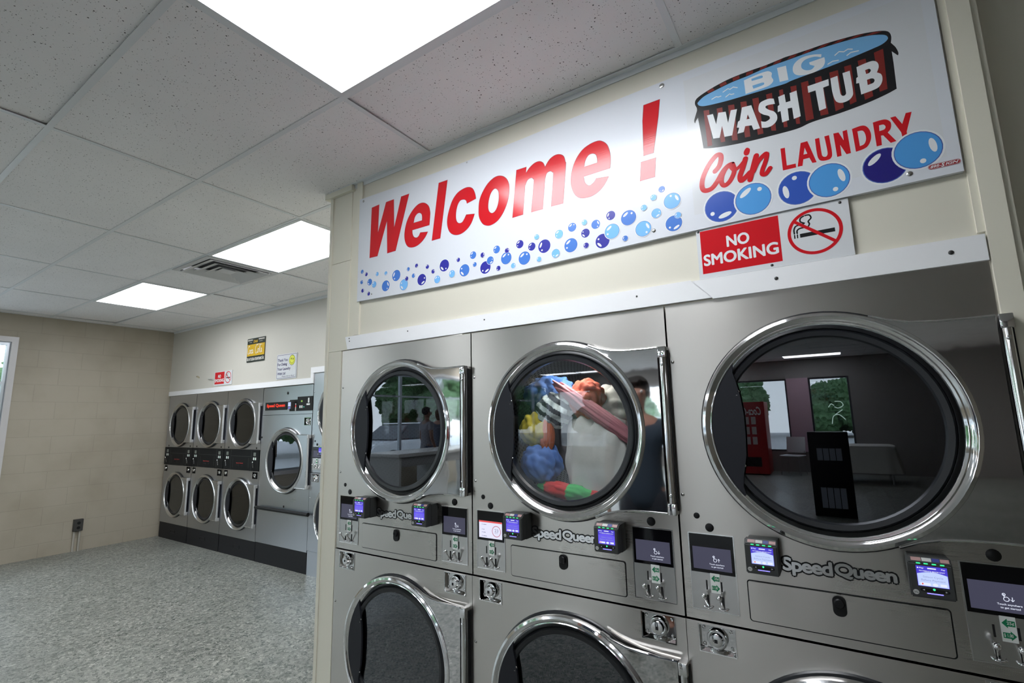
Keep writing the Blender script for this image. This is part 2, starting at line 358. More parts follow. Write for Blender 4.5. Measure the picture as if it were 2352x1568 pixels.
def stroke(mb, pts, w, y, th=0.0003):
    n0 = len(mb.bm.faces); P = [Vector((p[0], p[1])) for p in pts]; L = []; Rr = []
    for i, p in enumerate(P):
        d = (P[min(i + 1, len(P) - 1)] - P[max(i - 1, 0)]); d.normalize(); nrm = Vector((-d.y, d.x)) * w / 2
        L.append(mb.bm.verts.new((p.x + nrm.x, y - th - 1e-5 * i, p.y + nrm.y))); Rr.append(mb.bm.verts.new((p.x - nrm.x, y - th - 1e-5 * i, p.y - nrm.y)))
    for i in range(len(P) - 1): mb.bm.faces.new((L[i], Rr[i], Rr[i + 1], L[i + 1]))
    mb._tag(n0)
    for e in (P[0], P[-1]): mb.poly([circ(e.x, e.y, w / 2, 10)], y + 0.0001, th)
ART={'welcome':[[[[-1.966,2.609],[-1.909,2.612],[-1.915,2.456],[-1.856,2.611],[-1.799,2.611],[-1.794,2.455],[-1.745,2.611],[-1.689,2.611],[-1.78,2.33],[-1.84,2.329],[-1.846,2.506],[-1.914,2.329],[-1.974,2.331]]],[[[-1.55,2.411],[-1.5494,2.4168],[-1.5485,2.4251],[-1.5475,2.4346],[-1.5466,2.444],[-1.546,2.452],[-1.5456,2.4582],[-1.5452,2.4636],[-1.545,2.4685],[-1.5452,2.4735],[-1.546,2.479],[-1.5472,2.4852],[-1.5487,2.4919],[-1.5508,2.4986],[-1.5535,2.5051],[-1.557,2.511],[-1.5615,2.5165],[-1.567,2.5218],[-1.573,2.5267],[-1.5795,2.5308],[-1.586,2.534],[-1.5928,2.5362],[-1.5999,2.5376],[-1.6073,2.5383],[-1.6147,2.5381],[-1.622,2.537],[-1.6293,2.535],[-1.6366,2.532],[-1.6439,2.5283],[-1.6511,2.5239],[-1.658,2.519],[-1.6649,2.5134],[-1.6718,2.507],[-1.6784,2.5001],[-1.6846,2.493],[-1.69,2.486],[-1.6946,2.4791],[-1.6986,2.4722],[-1.7021,2.465],[-1.7052,2.4577],[-1.708,2.45],[-1.7106,2.4417],[-1.7128,2.433],[-1.7147,2.424],[-1.7161,2.4153],[-1.717,2.407],[-1.7174,2.3993],[-1.7172,2.3919],[-1.7166,2.3847],[-1.7156,2.3778],[-1.714,2.371],[-1.7119,2.3642],[-1.7093,2.3575],[-1.7063,2.351],[-1.7028,2.3451],[-1.699,2.34],[-1.6948,2.3358],[-1.6903,2.3322],[-1.6853,2.3293],[-1.6799,2.3269],[-1.674,2.325],[-1.6673,2.3235],[-1.66,2.3225],[-1.6522,2.3221],[-1.6445,2.3222],[-1.637,2.323],[-1.6297,2.3245],[-1.6224,2.3267],[-1.6153,2.3295],[-1.6084,2.3326],[-1.602,2.336],[-1.5961,2.3397],[-1.5905,2.3438],[-1.5852,2.3481],[-1.5804,2.3526],[-1.576,2.357],[-1.5719,2.3617],[-1.5681,2.3668],[-1.5648,2.3717],[-1.562,2.376],[-1.56,2.379],[-1.609,2.386],[-1.6104,2.3836],[-1.6124,2.3802],[-1.6147,2.3764],[-1.6173,2.3728],[-1.62,2.37],[-1.6228,2.3681],[-1.6259,2.3665],[-1.6292,2.3654],[-1.6326,2.3649],[-1.636,2.365],[-1.6396,2.3659],[-1.6435,2.3675],[-1.6474,2.3696],[-1.6509,2.3722],[-1.654,2.375],[-1.6565,2.3782],[-1.6586,2.382],[-1.6604,2.386],[-1.6619,2.3901],[-1.663,2.394],[-1.6637,2.398],[-1.664,2.4021],[-1.6641,2.4061],[-1.664,2.4096],[-1.664,2.412]],[[-1.656,2.447],[-1.655,2.4509],[-1.6537,2.4564],[-1.6521,2.4628],[-1.6502,2.4689],[-1.648,2.474],[-1.6455,2.478],[-1.6426,2.4815],[-1.6396,2.4845],[-1.6363,2.487],[-1.633,2.489],[-1.6295,2.4904],[-1.6258,2.4914],[-1.6221,2.4918],[-1.6184,2.4916],[-1.615,2.491],[-1.6118,2.4897],[-1.6086,2.4877],[-1.6057,2.4853],[-1.6031,2.4827],[-1.601,2.48],[-1.5995,2.4773],[-1.5984,2.4745],[-1.5978,2.4715],[-1.5973,2.4683],[-1.597,2.465],[-1.5969,2.4612],[-1.5971,2.4568],[-1.5974,2.4524],[-1.5978,2.4486],[-1.598,2.446]]],[[[-1.49,2.61],[-1.435,2.609],[-1.48,2.328],[-1.533,2.328]]],[[[-1.266,2.468],[-1.2666,2.4715],[-1.2673,2.4765],[-1.2682,2.4823],[-1.2694,2.4883],[-1.271,2.494],[-1.2729,2.4995],[-1.2751,2.5054],[-1.2777,2.5111],[-1.2806,2.5164],[-1.284,2.521],[-1.2878,2.5248],[-1.2921,2.5282],[-1.2967,2.531],[-1.3017,2.5332],[-1.307,2.535],[-1.3126,2.5362],[-1.3186,2.5369],[-1.3249,2.5371],[-1.3314,2.5368],[-1.338,2.536],[-1.345,2.5348],[-1.3524,2.5332],[-1.3599,2.5311],[-1.3672,2.5284],[-1.374,2.525],[-1.3804,2.5208],[-1.3865,2.516],[-1.3924,2.5106],[-1.3979,2.5046],[-1.403,2.498],[-1.4077,2.4907],[-1.412,2.4827],[-1.416,2.4742],[-1.4197,2.4656],[-1.423,2.457],[-1.4261,2.4484],[-1.429,2.4397],[-1.4315,2.4309],[-1.4336,2.4222],[-1.435,2.414],[-1.4359,2.4062],[-1.4362,2.3986],[-1.436,2.3912],[-1.4353,2.384],[-1.434,2.377],[-1.4321,2.3699],[-1.4296,2.3628],[-1.4266,2.356],[-1.4231,2.3496],[-1.419,2.344],[-1.4143,2.3391],[-1.4091,2.3347],[-1.4033,2.3308],[-1.3973,2.3276],[-1.391,2.325],[-1.3845,2.323],[-1.3776,2.3215],[-1.3704,2.3207],[-1.3632,2.3205],[-1.356,2.321],[-1.3487,2.3223],[-1.3412,2.3244],[-1.3338,2.3271],[-1.3266,2.3304],[-1.32,2.334],[-1.3139,2.338],[-1.3082,2.3425],[-1.3028,2.3475],[-1.2977,2.353],[-1.293,2.359],[-1.2884,2.3664],[-1.2839,2.3751],[-1.2798,2.3839],[-1.2765,2.3916],[-1.274,2.397],[-1.322,2.405],[-1.3234,2.4026],[-1.3255,2.3993],[-1.3279,2.3954],[-1.3304,2.3915],[-1.333,2.388],[-1.3355,2.3848],[-1.3382,2.3815],[-1.341,2.3784],[-1.3439,2.3759],[-1.347,2.374],[-1.3504,2.3729],[-1.3541,2.3724],[-1.3579,2.3724],[-1.3616,2.3729],[-1.365,2.374],[-1.3682,2.3756],[-1.3713,2.3777],[-1.3742,2.3804],[-1.3768,2.3835],[-1.379,2.387],[-1.3807,2.391],[-1.382,2.3954],[-1.383,2.4003],[-1.3837,2.4055],[-1.384,2.411],[-1.384,2.417],[-1.3837,2.4235],[-1.3831,2.4302],[-1.3822,2.4368],[-1.381,2.443],[-1.3795,2.4489],[-1.3778,2.4547],[-1.3758,2.4603],[-1.3735,2.4654],[-1.371,2.47],[-1.3683,2.474],[-1.3653,2.4777],[-1.3621,2.4808],[-1.3587,2.4833],[-1.355,2.485],[-1.3508,2.4858],[-1.3462,2.4858],[-1.3414,2.4852],[-1.3369,2.4842],[-1.333,2.483],[-1.3298,2.4816],[-1.3271,2.4798],[-1.3247,2.4777],[-1.3227,2.4754],[-1.321,2.473],[-1.3196,2.4702],[-1.3186,2.467],[-1.3179,2.4638],[-1.3174,2.461],[-1.317,2.459]]],[[[-1.127,2.536],[-1.121,2.5334],[-1.1152,2.5302],[-1.1096,2.5263],[-1.1045,2.5219],[-1.1,2.517],[-1.096,2.5116],[-1.0924,2.5055],[-1.0893,2.499],[-1.0868,2.4921],[-1.085,2.485],[-1.0839,2.4775],[-1.0834,2.4696],[-1.0836,2.4614],[-1.0841,2.4531],[-1.085,2.445],[-1.0862,2.437],[-1.0877,2.429],[-1.0897,2.4211],[-1.0921,2.4131],[-1.095,2.405],[-1.0985,2.3967],[-1.1026,2.3881],[-1.1071,2.3796],[-1.112,2.3714],[-1.117,2.364],[-1.1223,2.3572],[-1.128,2.3507],[-1.1338,2.3448],[-1.1399,2.3395],[-1.146,2.335],[-1.1523,2.3313],[-1.1589,2.3283],[-1.1655,2.326],[-1.1719,2.3242],[-1.178,2.323],[-1.1836,2.3223],[-1.1889,2.3222],[-1.194,2.3226],[-1.199,2.3235],[-1.204,2.325],[-1.2092,2.3269],[-1.2144,2.3292],[-1.2196,2.3321],[-1.2245,2.3356],[-1.229,2.34],[-1.2333,2.3454],[-1.2374,2.3518],[-1.2412,2.3588],[-1.2445,2.366],[-1.247,2.373],[-1.2487,2.3797],[-1.2497,2.3864],[-1.2501,2.3933],[-1.2502,2.4004],[-1.25,2.408],[-1.2497,2.4164],[-1.2492,2.4253],[-1.2483,2.4345],[-1.247,2.4436],[-1.245,2.452],[-1.2424,2.4598],[-1.2393,2.4671],[-1.2357,2.4742],[-1.2316,2.4811],[-1.227,2.488],[-1.2219,2.495],[-1.2162,2.5021],[-1.2101,2.509],[-1.2036,2.5154],[-1.197,2.521],[-1.19,2.5259],[-1.1825,2.5303],[-1.1748,2.534],[-1.1673,2.537],[-1.16,2.539],[-1.153,2.54],[-1.1462,2.5401],[-1.1396,2.5394],[-1.1332,2.538]],[[-1.154,2.485],[-1.1512,2.4832],[-1.1482,2.4805],[-1.1454,2.4773],[-1.1429,2.4738],[-1.141,2.47],[-1.1397,2.466],[-1.1388,2.4617],[-1.1383,2.4571],[-1.1381,2.4522],[-1.138,2.447],[-1.1381,2.4414],[-1.1384,2.4354],[-1.1389,2.4292],[-1.1398,2.423],[-1.141,2.417],[-1.1426,2.411],[-1.1446,2.4049],[-1.1469,2.399],[-1.1494,2.3936],[-1.152,2.389],[-1.1548,2.3852],[-1.1578,2.3821],[-1.1609,2.3795],[-1.164,2.3775],[-1.167,2.376],[-1.1699,2.375],[-1.1727,2.3744],[-1.1755,2.3744],[-1.1783,2.375],[-1.181,2.376],[-1.1838,2.3776],[-1.1867,2.3798],[-1.1895,2.3825],[-1.192,2.3856],[-1.194,2.389],[-1.1955,2.3927],[-1.1966,2.3968],[-1.1974,2.4012],[-1.1979,2.4059],[-1.198,2.411],[-1.1978,2.4165],[-1.1973,2.4225],[-1.1965,2.4288],[-1.1954,2.435],[-1.194,2.441],[-1.1923,2.4469],[-1.1903,2.453],[-1.188,2.4588],[-1.1856,2.4643],[-1.183,2.469],[-1.1802,2.4731],[-1.1772,2.4766],[-1.1741,2.4796],[-1.171,2.4821],[-1.168,2.484],[-1.1651,2.4854],[-1.1623,2.4862],[-1.1595,2.4864],[-1.1567,2.486]]],[[[-1.044,2.537],[-0.994,2.536],[-0.997,2.508],[-0.9948,2.5105],[-0.9918,2.5141],[-0.9882,2.5182],[-0.9842,2.5224],[-0.98,2.526],[-0.9755,2.5293],[-0.9705,2.5325],[-0.9653,2.5355],[-0.9601,2.5381],[-0.955,2.54],[-0.95,2.5412],[-0.945,2.542],[-0.9401,2.5422],[-0.9354,2.5418],[-0.931,2.541],[-0.9269,2.5396],[-0.9229,2.5376],[-0.9193,2.5351],[-0.9159,2.5322],[-0.913,2.529],[-0.9105,2.5249],[-0.9083,2.5199],[-0.9065,2.5147],[-0.9051,2.5102],[-0.904,2.507],[-0.9012,2.5106],[-0.8973,2.5159],[-0.8926,2.5218],[-0.8877,2.5275],[-0.883,2.532],[-0.8784,2.5353],[-0.8736,2.538],[-0.8687,2.5402],[-0.8638,2.5419],[-0.859,2.543],[-0.8543,2.5436],[-0.8495,2.5437],[-0.8449,2.5433],[-0.8403,2.5424],[-0.836,2.541],[-0.8318,2.5392],[-0.8275,2.5368],[-0.8235,2.534],[-0.82,2.5308],[-0.817,2.527],[-0.8147,2.5225],[-0.813,2.5173],[-0.8118,2.5117],[-0.8108,2.5061],[-0.81,2.501],[-0.8091,2.4984],[-0.8083,2.4982],[-0.8077,2.497],[-0.8079,2.4917],[-0.809,2.479],[-0.8117,2.4545],[-0.8157,2.4203],[-0.8202,2.3831],[-0.8242,2.3498],[-0.827,2.327],[-0.881,2.328],[-0.8787,2.3473],[-0.8752,2.3757],[-0.8714,2.4073],[-0.868,2.4363],[-0.866,2.457],[-0.8655,2.4677],[-0.8659,2.4723],[-0.867,2.4732],[-0.8684,2.473],[-0.87,2.474],[-0.8717,2.4764],[-0.8737,2.4785],[-0.8759,2.4802],[-0.8784,2.4814],[-0.881,2.482],[-0.884,2.4821],[-0.8874,2.4818],[-0.8909,2.4809],[-0.8942,2.4794],[-0.897,2.477],[-0.8994,2.4732],[-0.9015,2.468],[-0.9034,2.4624],[-0.9049,2.4574],[-0.906,2.454],[-0.921,2.327],[-0.976,2.328],[-0.9734,2.347],[-0.9695,2.375],[-0.9652,2.4061],[-0.9615,2.4347],[-0.959,2.455],[-0.9581,2.4654],[-0.958,2.4697],[-0.9587,2.4704],[-0.9598,2.47],[-0.961,2.471],[-0.9623,2.4735],[-0.964,2.4757],[-0.966,2.4777],[-0.9683,2.4791],[-0.971,2.48],[-0.9743,2.4803],[-0.9782,2.4802],[-0.9824,2.4796],[-0.9864,2.4782],[-0.99,2.476],[-0.9932,2.4722],[-0.9963,2.4671],[-0.999,2.4615],[-1.0013,2.4564],[-1.003,2.453],[-1.017,2.328],[-1.07,2.327]]],[[[-0.623,2.414],[-0.6224,2.4184],[-0.6214,2.4245],[-0.6204,2.4317],[-0.6195,2.4392],[-0.619,2.446],[-0.6188,2.4522],[-0.6187,2.4583],[-0.6188,2.4644],[-0.6192,2.4706],[-0.62,2.477],[-0.6211,2.4838],[-0.6226,2.491],[-0.6244,2.4982],[-0.6265,2.505],[-0.629,2.511],[-0.632,2.5162],[-0.6355,2.5209],[-0.6392,2.5251],[-0.6431,2.5288],[-0.647,2.532],[-0.6507,2.5347],[-0.6543,2.537],[-0.658,2.5388],[-0.6622,2.5401],[-0.667,2.541],[-0.6726,2.5415],[-0.6789,2.5415],[-0.6856,2.5411],[-0.6923,2.5403],[-0.699,2.539],[-0.7056,2.5373],[-0.7124,2.5353],[-0.7192,2.5327],[-0.7258,2.5297],[-0.732,2.526],[-0.7379,2.5216],[-0.7437,2.5165],[-0.7491,2.511],[-0.7543,2.5051],[-0.759,2.499],[-0.7633,2.4927],[-0.7672,2.4862],[-0.7708,2.4794],[-0.7741,2.4723],[-0.777,2.465],[-0.7797,2.4573],[-0.7821,2.4492],[-0.7841,2.4409],[-0.7858,2.4328],[-0.787,2.425],[-0.7878,2.4177],[-0.7882,2.4106],[-0.7883,2.4038],[-0.7879,2.3969],[-0.787,2.39],[-0.7856,2.3828],[-0.7837,2.3753],[-0.7814,2.368],[-0.7788,2.3611],[-0.776,2.355],[-0.773,2.3497],[-0.7698,2.345],[-0.7664,2.3409],[-0.7628,2.3372],[-0.759,2.334],[-0.7552,2.3313],[-0.7514,2.3292],[-0.7474,2.3275],[-0.743,2.3262],[-0.738,2.325],[-0.7323,2.324],[-0.7259,2.3231],[-0.7193,2.3226],[-0.7125,2.3225],[-0.706,2.323],[-0.6996,2.3241],[-0.6932,2.3257],[-0.6869,2.3277],[-0.6808,2.3302],[-0.675,2.333],[-0.6695,2.3362],[-0.6643,2.3398],[-0.6594,2.3439],[-0.6546,2.3483],[-0.65,2.353],[-0.6454,2.3587],[-0.6407,2.3653],[-0.6363,2.3721],[-0.6326,2.3779],[-0.63,2.382],[-0.68,2.389],[-0.6814,2.3872],[-0.6833,2.3845],[-0.6856,2.3815],[-0.6882,2.3785],[-0.691,2.376],[-0.6941,2.3739],[-0.6976,2.3718],[-0.7013,2.37],[-0.7048,2.3686],[-0.708,2.368],[-0.7108,2.3681],[-0.7133,2.3689],[-0.7156,2.3702],[-0.7178,2.3719],[-0.72,2.374],[-0.7222,2.3764],[-0.7245,2.3793],[-0.7266,2.3826],[-0.7285,2.3862],[-0.73,2.39],[-0.7311,2.3945],[-0.7318,2.3998],[-0.7324,2.4051],[-0.7327,2.4098],[-0.733,2.413]],[[-0.729,2.452],[-0.7283,2.4553],[-0.7274,2.4601],[-0.7263,2.4656],[-0.7248,2.4711],[-0.723,2.476],[-0.7208,2.4804],[-0.7182,2.4848],[-0.7153,2.4889],[-0.7122,2.4924],[-0.709,2.495],[-0.7056,2.4967],[-0.7019,2.4976],[-0.6981,2.4978],[-0.6944,2.4976],[-0.691,2.497],[-0.6878,2.496],[-0.6847,2.4946],[-0.6818,2.4928],[-0.6792,2.4906],[-0.677,2.488],[-0.6753,2.485],[-0.6741,2.4814],[-0.6732,2.4776],[-0.6725,2.4737],[-0.672,2.47],[-0.6717,2.4661],[-0.6716,2.4619],[-0.6718,2.4579],[-0.6719,2.4544],[-0.672,2.452]]],[[[-0.479,2.619],[-0.419,2.619],[-0.429,2.554],[-0.455,2.421],[-0.491,2.421],[-0.486,2.559]]],[[[-0.502,2.399],[-0.448,2.399],[-0.456,2.328],[-0.51,2.328]]]],
'tub':[[[[-0.3,2.554],[-0.2997,2.5574],[-0.299,2.5607],[-0.2978,2.564],[-0.2959,2.5671],[-0.293,2.57],[-0.2891,2.5727],[-0.2843,2.5751],[-0.2788,2.5775],[-0.2726,2.5797],[-0.266,2.582],[-0.2587,2.5843],[-0.2507,2.5867],[-0.2422,2.5889],[-0.2336,2.5911],[-0.225,2.593],[-0.2167,2.5947],[-0.2085,2.5963],[-0.2001,2.5978],[-0.1913,2.599],[-0.182,2.6],[-0.1719,2.6008],[-0.1612,2.6013],[-0.1501,2.6017],[-0.139,2.6019],[-0.128,2.602],[-0.1172,2.6019],[-0.1064,2.6016],[-0.0955,2.6013],[-0.0847,2.601],[-0.074,2.601],[-0.0629,2.6014],[-0.0513,2.6021],[-0.0401,2.6029],[-0.0297,2.6036],[-0.021,2.604],[-0.0147,2.6041],[-0.0103,2.6039],[-0.0067,2.6037],[-0.0027,2.6033],[0.003,2.603],[0.0107,2.6026],[0.0195,2.6022],[0.0291,2.6018],[0.0387,2.6014],[0.048,2.601],[0.0568,2.6008],[0.0653,2.6007],[0.0739,2.6006],[0.0828,2.6004],[0.092,2.6],[0.1019,2.5993],[0.1124,2.5983],[0.1231,2.5973],[0.1334,2.5961],[0.143,2.595],[0.1518,2.5939],[0.1602,2.5928],[0.1682,2.5916],[0.1758,2.5903],[0.183,2.589],[0.19,2.5875],[0.1966,2.5859],[0.2028,2.5843],[0.2086,2.5826],[0.214,2.581],[0.2189,2.5794],[0.2233,2.5779],[0.2272,2.5763],[0.2308,2.5747],[0.234,2.573],[0.2368,2.5712],[0.2391,2.5694],[0.241,2.5675],[0.2426,2.5654],[0.244,2.563],[0.2451,2.5602],[0.246,2.5571],[0.2466,2.5538],[0.2469,2.5504],[0.247,2.547],[0.2467,2.5432],[0.2461,2.5391],[0.2453,2.535],[0.2445,2.5315],[0.244,2.529],[0.2453,2.5264],[0.2472,2.5228],[0.2493,2.5185],[0.2514,2.5141],[0.253,2.51],[0.2542,2.506],[0.2552,2.5019],[0.2561,2.4978],[0.2567,2.4941],[0.257,2.491],[0.257,2.4886],[0.2565,2.4866],[0.2559,2.4851],[0.2554,2.4839],[0.255,2.483],[0.2544,2.484],[0.2535,2.4855],[0.2524,2.4872],[0.2512,2.4891],[0.25,2.491],[0.2486,2.4932],[0.247,2.4957],[0.2454,2.4982],[0.244,2.5005],[0.243,2.502],[0.243,2.463],[0.241,2.384],[0.2378,2.3829],[0.2335,2.3814],[0.2282,2.3797],[0.222,2.3778],[0.215,2.376],[0.2071,2.3742],[0.1982,2.3723],[0.1885,2.3704],[0.178,2.3686],[0.167,2.367],[0.1552,2.3655],[0.1424,2.3642],[0.1291,2.363],[0.1155,2.3619],[0.102,2.361],[0.0879,2.3604],[0.0731,2.3602],[0.0584,2.36],[0.0448,2.3597],[0.033,2.359],[0.0238,2.3578],[0.0165,2.3562],[0.0102,2.3545],[0.0041,2.353],[-0.003,2.352],[-0.0103,2.3515],[-0.0172,2.3513],[-0.0247,2.3514],[-0.0336,2.3516],[-0.045,2.352],[-0.0597,2.3525],[-0.0772,2.3532],[-0.096,2.354],[-0.1148,2.3549],[-0.132,2.356],[-0.1478,2.3572],[-0.163,2.3584],[-0.1776,2.3598],[-0.1916,2.3614],[-0.205,2.363],[-0.218,2.3649],[-0.2306,2.3669],[-0.2424,2.3691],[-0.253,2.3711],[-0.262,2.373],[-0.2691,2.3747],[-0.2748,2.3764],[-0.2791,2.3778],[-0.2824,2.3791],[-0.285,2.38],[-0.288,2.427],[-0.294,2.498],[-0.295,2.4968],[-0.2964,2.495],[-0.2981,2.493],[-0.2997,2.4909],[-0.301,2.489],[-0.3021,2.4871],[-0.303,2.485],[-0.3038,2.483],[-0.3045,2.4812],[-0.305,2.48],[-0.3054,2.4815],[-0.3061,2.4836],[-0.3068,2.486],[-0.3071,2.4889],[-0.307,2.492],[-0.3061,2.4956],[-0.3048,2.4997],[-0.3031,2.504],[-0.3014,2.5083],[-0.3,2.512],[-0.2988,2.5152],[-0.2976,2.5182],[-0.2965,2.521],[-0.2956,2.5236],[-0.295,2.526],[-0.2947,2.5284],[-0.2946,2.5308],[-0.2948,2.5329],[-0.2949,2.5347],[-0.295,2.536],[-0.2959,2.5385],[-0.2972,2.542],[-0.2986,2.5461],[-0.2997,2.5502]]]],
'water':[[[[-0.291,2.549],[-0.2913,2.5504],[-0.2913,2.5517],[-0.2909,2.5529],[-0.2899,2.5542],[-0.288,2.556],[-0.2853,2.5583],[-0.2819,2.561],[-0.2777,2.5639],[-0.2728,2.5666],[-0.267,2.569],[-0.2602,2.5709],[-0.2524,2.5726],[-0.2439,2.5741],[-0.235,2.5755],[-0.226,2.577],[-0.2167,2.5785],[-0.2069,2.5801],[-0.1968,2.5816],[-0.1868,2.5829],[-0.177,2.584],[-0.1676,2.5847],[-0.1584,2.585],[-0.1493,2.5852],[-0.1399,2.5855],[-0.13,2.586],[-0.1195,2.5869],[-0.1085,2.588],[-0.0972,2.5892],[-0.086,2.5903],[-0.075,2.591],[-0.0638,2.5913],[-0.0523,2.5914],[-0.041,2.5912],[-0.0307,2.5911],[-0.022,2.591],[-0.0158,2.591],[-0.0118,2.591],[-0.0084,2.591],[-0.0043,2.591],[0.002,2.591],[0.0109,2.591],[0.0215,2.5911],[0.0331,2.5912],[0.0448,2.5912],[0.056,2.591],[0.0666,2.5906],[0.077,2.5901],[0.0874,2.5895],[0.0978,2.5888],[0.108,2.588],[0.1183,2.5872],[0.1286,2.5863],[0.1388,2.5853],[0.1487,2.5842],[0.158,2.583],[0.1668,2.5817],[0.1752,2.5802],[0.1832,2.5786],[0.1908,2.5769],[0.198,2.575],[0.205,2.5728],[0.2117,2.5704],[0.2179,2.5678],[0.2234,2.5653],[0.228,2.563],[0.2314,2.5609],[0.2339,2.5589],[0.2357,2.5569],[0.237,2.555],[0.238,2.553],[0.2388,2.551],[0.2393,2.549],[0.2394,2.5469],[0.239,2.5449],[0.238,2.543],[0.2364,2.5411],[0.2343,2.5391],[0.2316,2.5372],[0.2285,2.5355],[0.225,2.534],[0.2213,2.5329],[0.2174,2.5321],[0.2129,2.5314],[0.2076,2.5308],[0.201,2.53],[0.1928,2.529],[0.1833,2.528],[0.1729,2.527],[0.1623,2.526],[0.152,2.525],[0.1419,2.5241],[0.1318,2.5232],[0.1216,2.5224],[0.1113,2.5217],[0.101,2.521],[0.0907,2.5205],[0.0804,2.5201],[0.0701,2.5197],[0.0596,2.5194],[0.049,2.519],[0.0377,2.5186],[0.0257,2.5182],[0.0138,2.5179],[0.003,2.5175],[-0.006,2.517],[-0.0122,2.5164],[-0.0161,2.5156],[-0.0192,2.5148],[-0.023,2.5142],[-0.029,2.514],[-0.0377,2.5142],[-0.048,2.5148],[-0.0593,2.5155],[-0.0709,2.5163],[-0.082,2.517],[-0.0927,2.5176],[-0.1034,2.5182],[-0.1142,2.5188],[-0.1251,2.5194],[-0.136,2.52],[-0.1472,2.5206],[-0.1586,2.5211],[-0.1701,2.5217],[-0.1813,2.5223],[-0.192,2.523],[-0.2024,2.5239],[-0.2126,2.5249],[-0.2225,2.5259],[-0.2317,2.527],[-0.24,2.528],[-0.2474,2.529],[-0.254,2.5299],[-0.2599,2.5309],[-0.2652,2.5319],[-0.27,2.533],[-0.2741,2.5342],[-0.2775,2.5356],[-0.2804,2.537],[-0.2828,2.5384],[-0.285,2.54],[-0.2869,2.5417],[-0.2885,2.5436],[-0.2897,2.5454],[-0.2905,2.5473]]]],
'stave':[[[[-0.274,2.517],[-0.256,2.513],[-0.256,2.381],[-0.271,2.382]]],[[[-0.232,2.508],[-0.214,2.506],[-0.215,2.381],[-0.229,2.382]]],[[[-0.196,2.506],[-0.177,2.502],[-0.177,2.373],[-0.194,2.377]]],[[[-0.158,2.503],[-0.14,2.499],[-0.139,2.372],[-0.155,2.374]]],[[[-0.122,2.5],[-0.104,2.498],[-0.101,2.369],[-0.117,2.37]]],[[[-0.082,2.499],[-0.065,2.498],[-0.065,2.366],[-0.078,2.37]]],[[[-0.045,2.499],[-0.034,2.498],[-0.033,2.367],[-0.043,2.369]]],[[[-0.013,2.498],[0.003,2.496],[0.001,2.365],[-0.009,2.368]]],[[[0.016,2.499],[0.035,2.498],[0.038,2.368],[0.017,2.368]]],[[[0.053,2.5],[0.07,2.499],[0.076,2.369],[0.056,2.371]]],[[[0.091,2.501],[0.113,2.5],[0.115,2.375],[0.094,2.371]]],[[[0.129,2.504],[0.146,2.503],[0.147,2.382],[0.131,2.378]]],[[[0.163,2.508],[0.182,2.507],[0.187,2.383],[0.167,2.379]]],[[[0.203,2.516],[0.225,2.519],[0.221,2.392],[0.203,2.39]]],[[[-0.2583,2.5824],[-0.2376,2.5878],[-0.2327,2.5782],[-0.2523,2.5745]]],[[[-0.2167,2.5922],[-0.1957,2.5959],[-0.1932,2.5846],[-0.213,2.5815]]],[[[-0.1744,2.5981],[-0.1531,2.5991],[-0.1534,2.5876],[-0.1733,2.5868]]],[[[-0.1317,2.5995],[-0.1103,2.5996],[-0.1134,2.5896],[-0.1334,2.5882]]],[[[-0.089,2.5993],[-0.0676,2.5997],[-0.0736,2.5925],[-0.0935,2.5912]]],[[[-0.0462,2.6009],[-0.0249,2.602],[-0.0336,2.5931],[-0.0536,2.5931]]],[[[-0.0035,2.6014],[0.0178,2.6005],[0.0064,2.5927],[-0.0136,2.5928]]],[[[0.0392,2.5997],[0.0606,2.5993],[0.0464,2.5926],[0.0264,2.5927]]],[[[0.0819,2.5989],[0.1033,2.5975],[0.0863,2.5911],[0.0664,2.5922]]],[[[0.1246,2.5954],[0.1458,2.593],[0.1262,2.588],[0.1063,2.5897]]],[[[0.167,2.5902],[0.188,2.5862],[0.1659,2.5832],[0.1461,2.5859]]],[[[0.2087,2.5808],[0.2286,2.5734],[0.2048,2.5743],[0.1855,2.5794]]]],
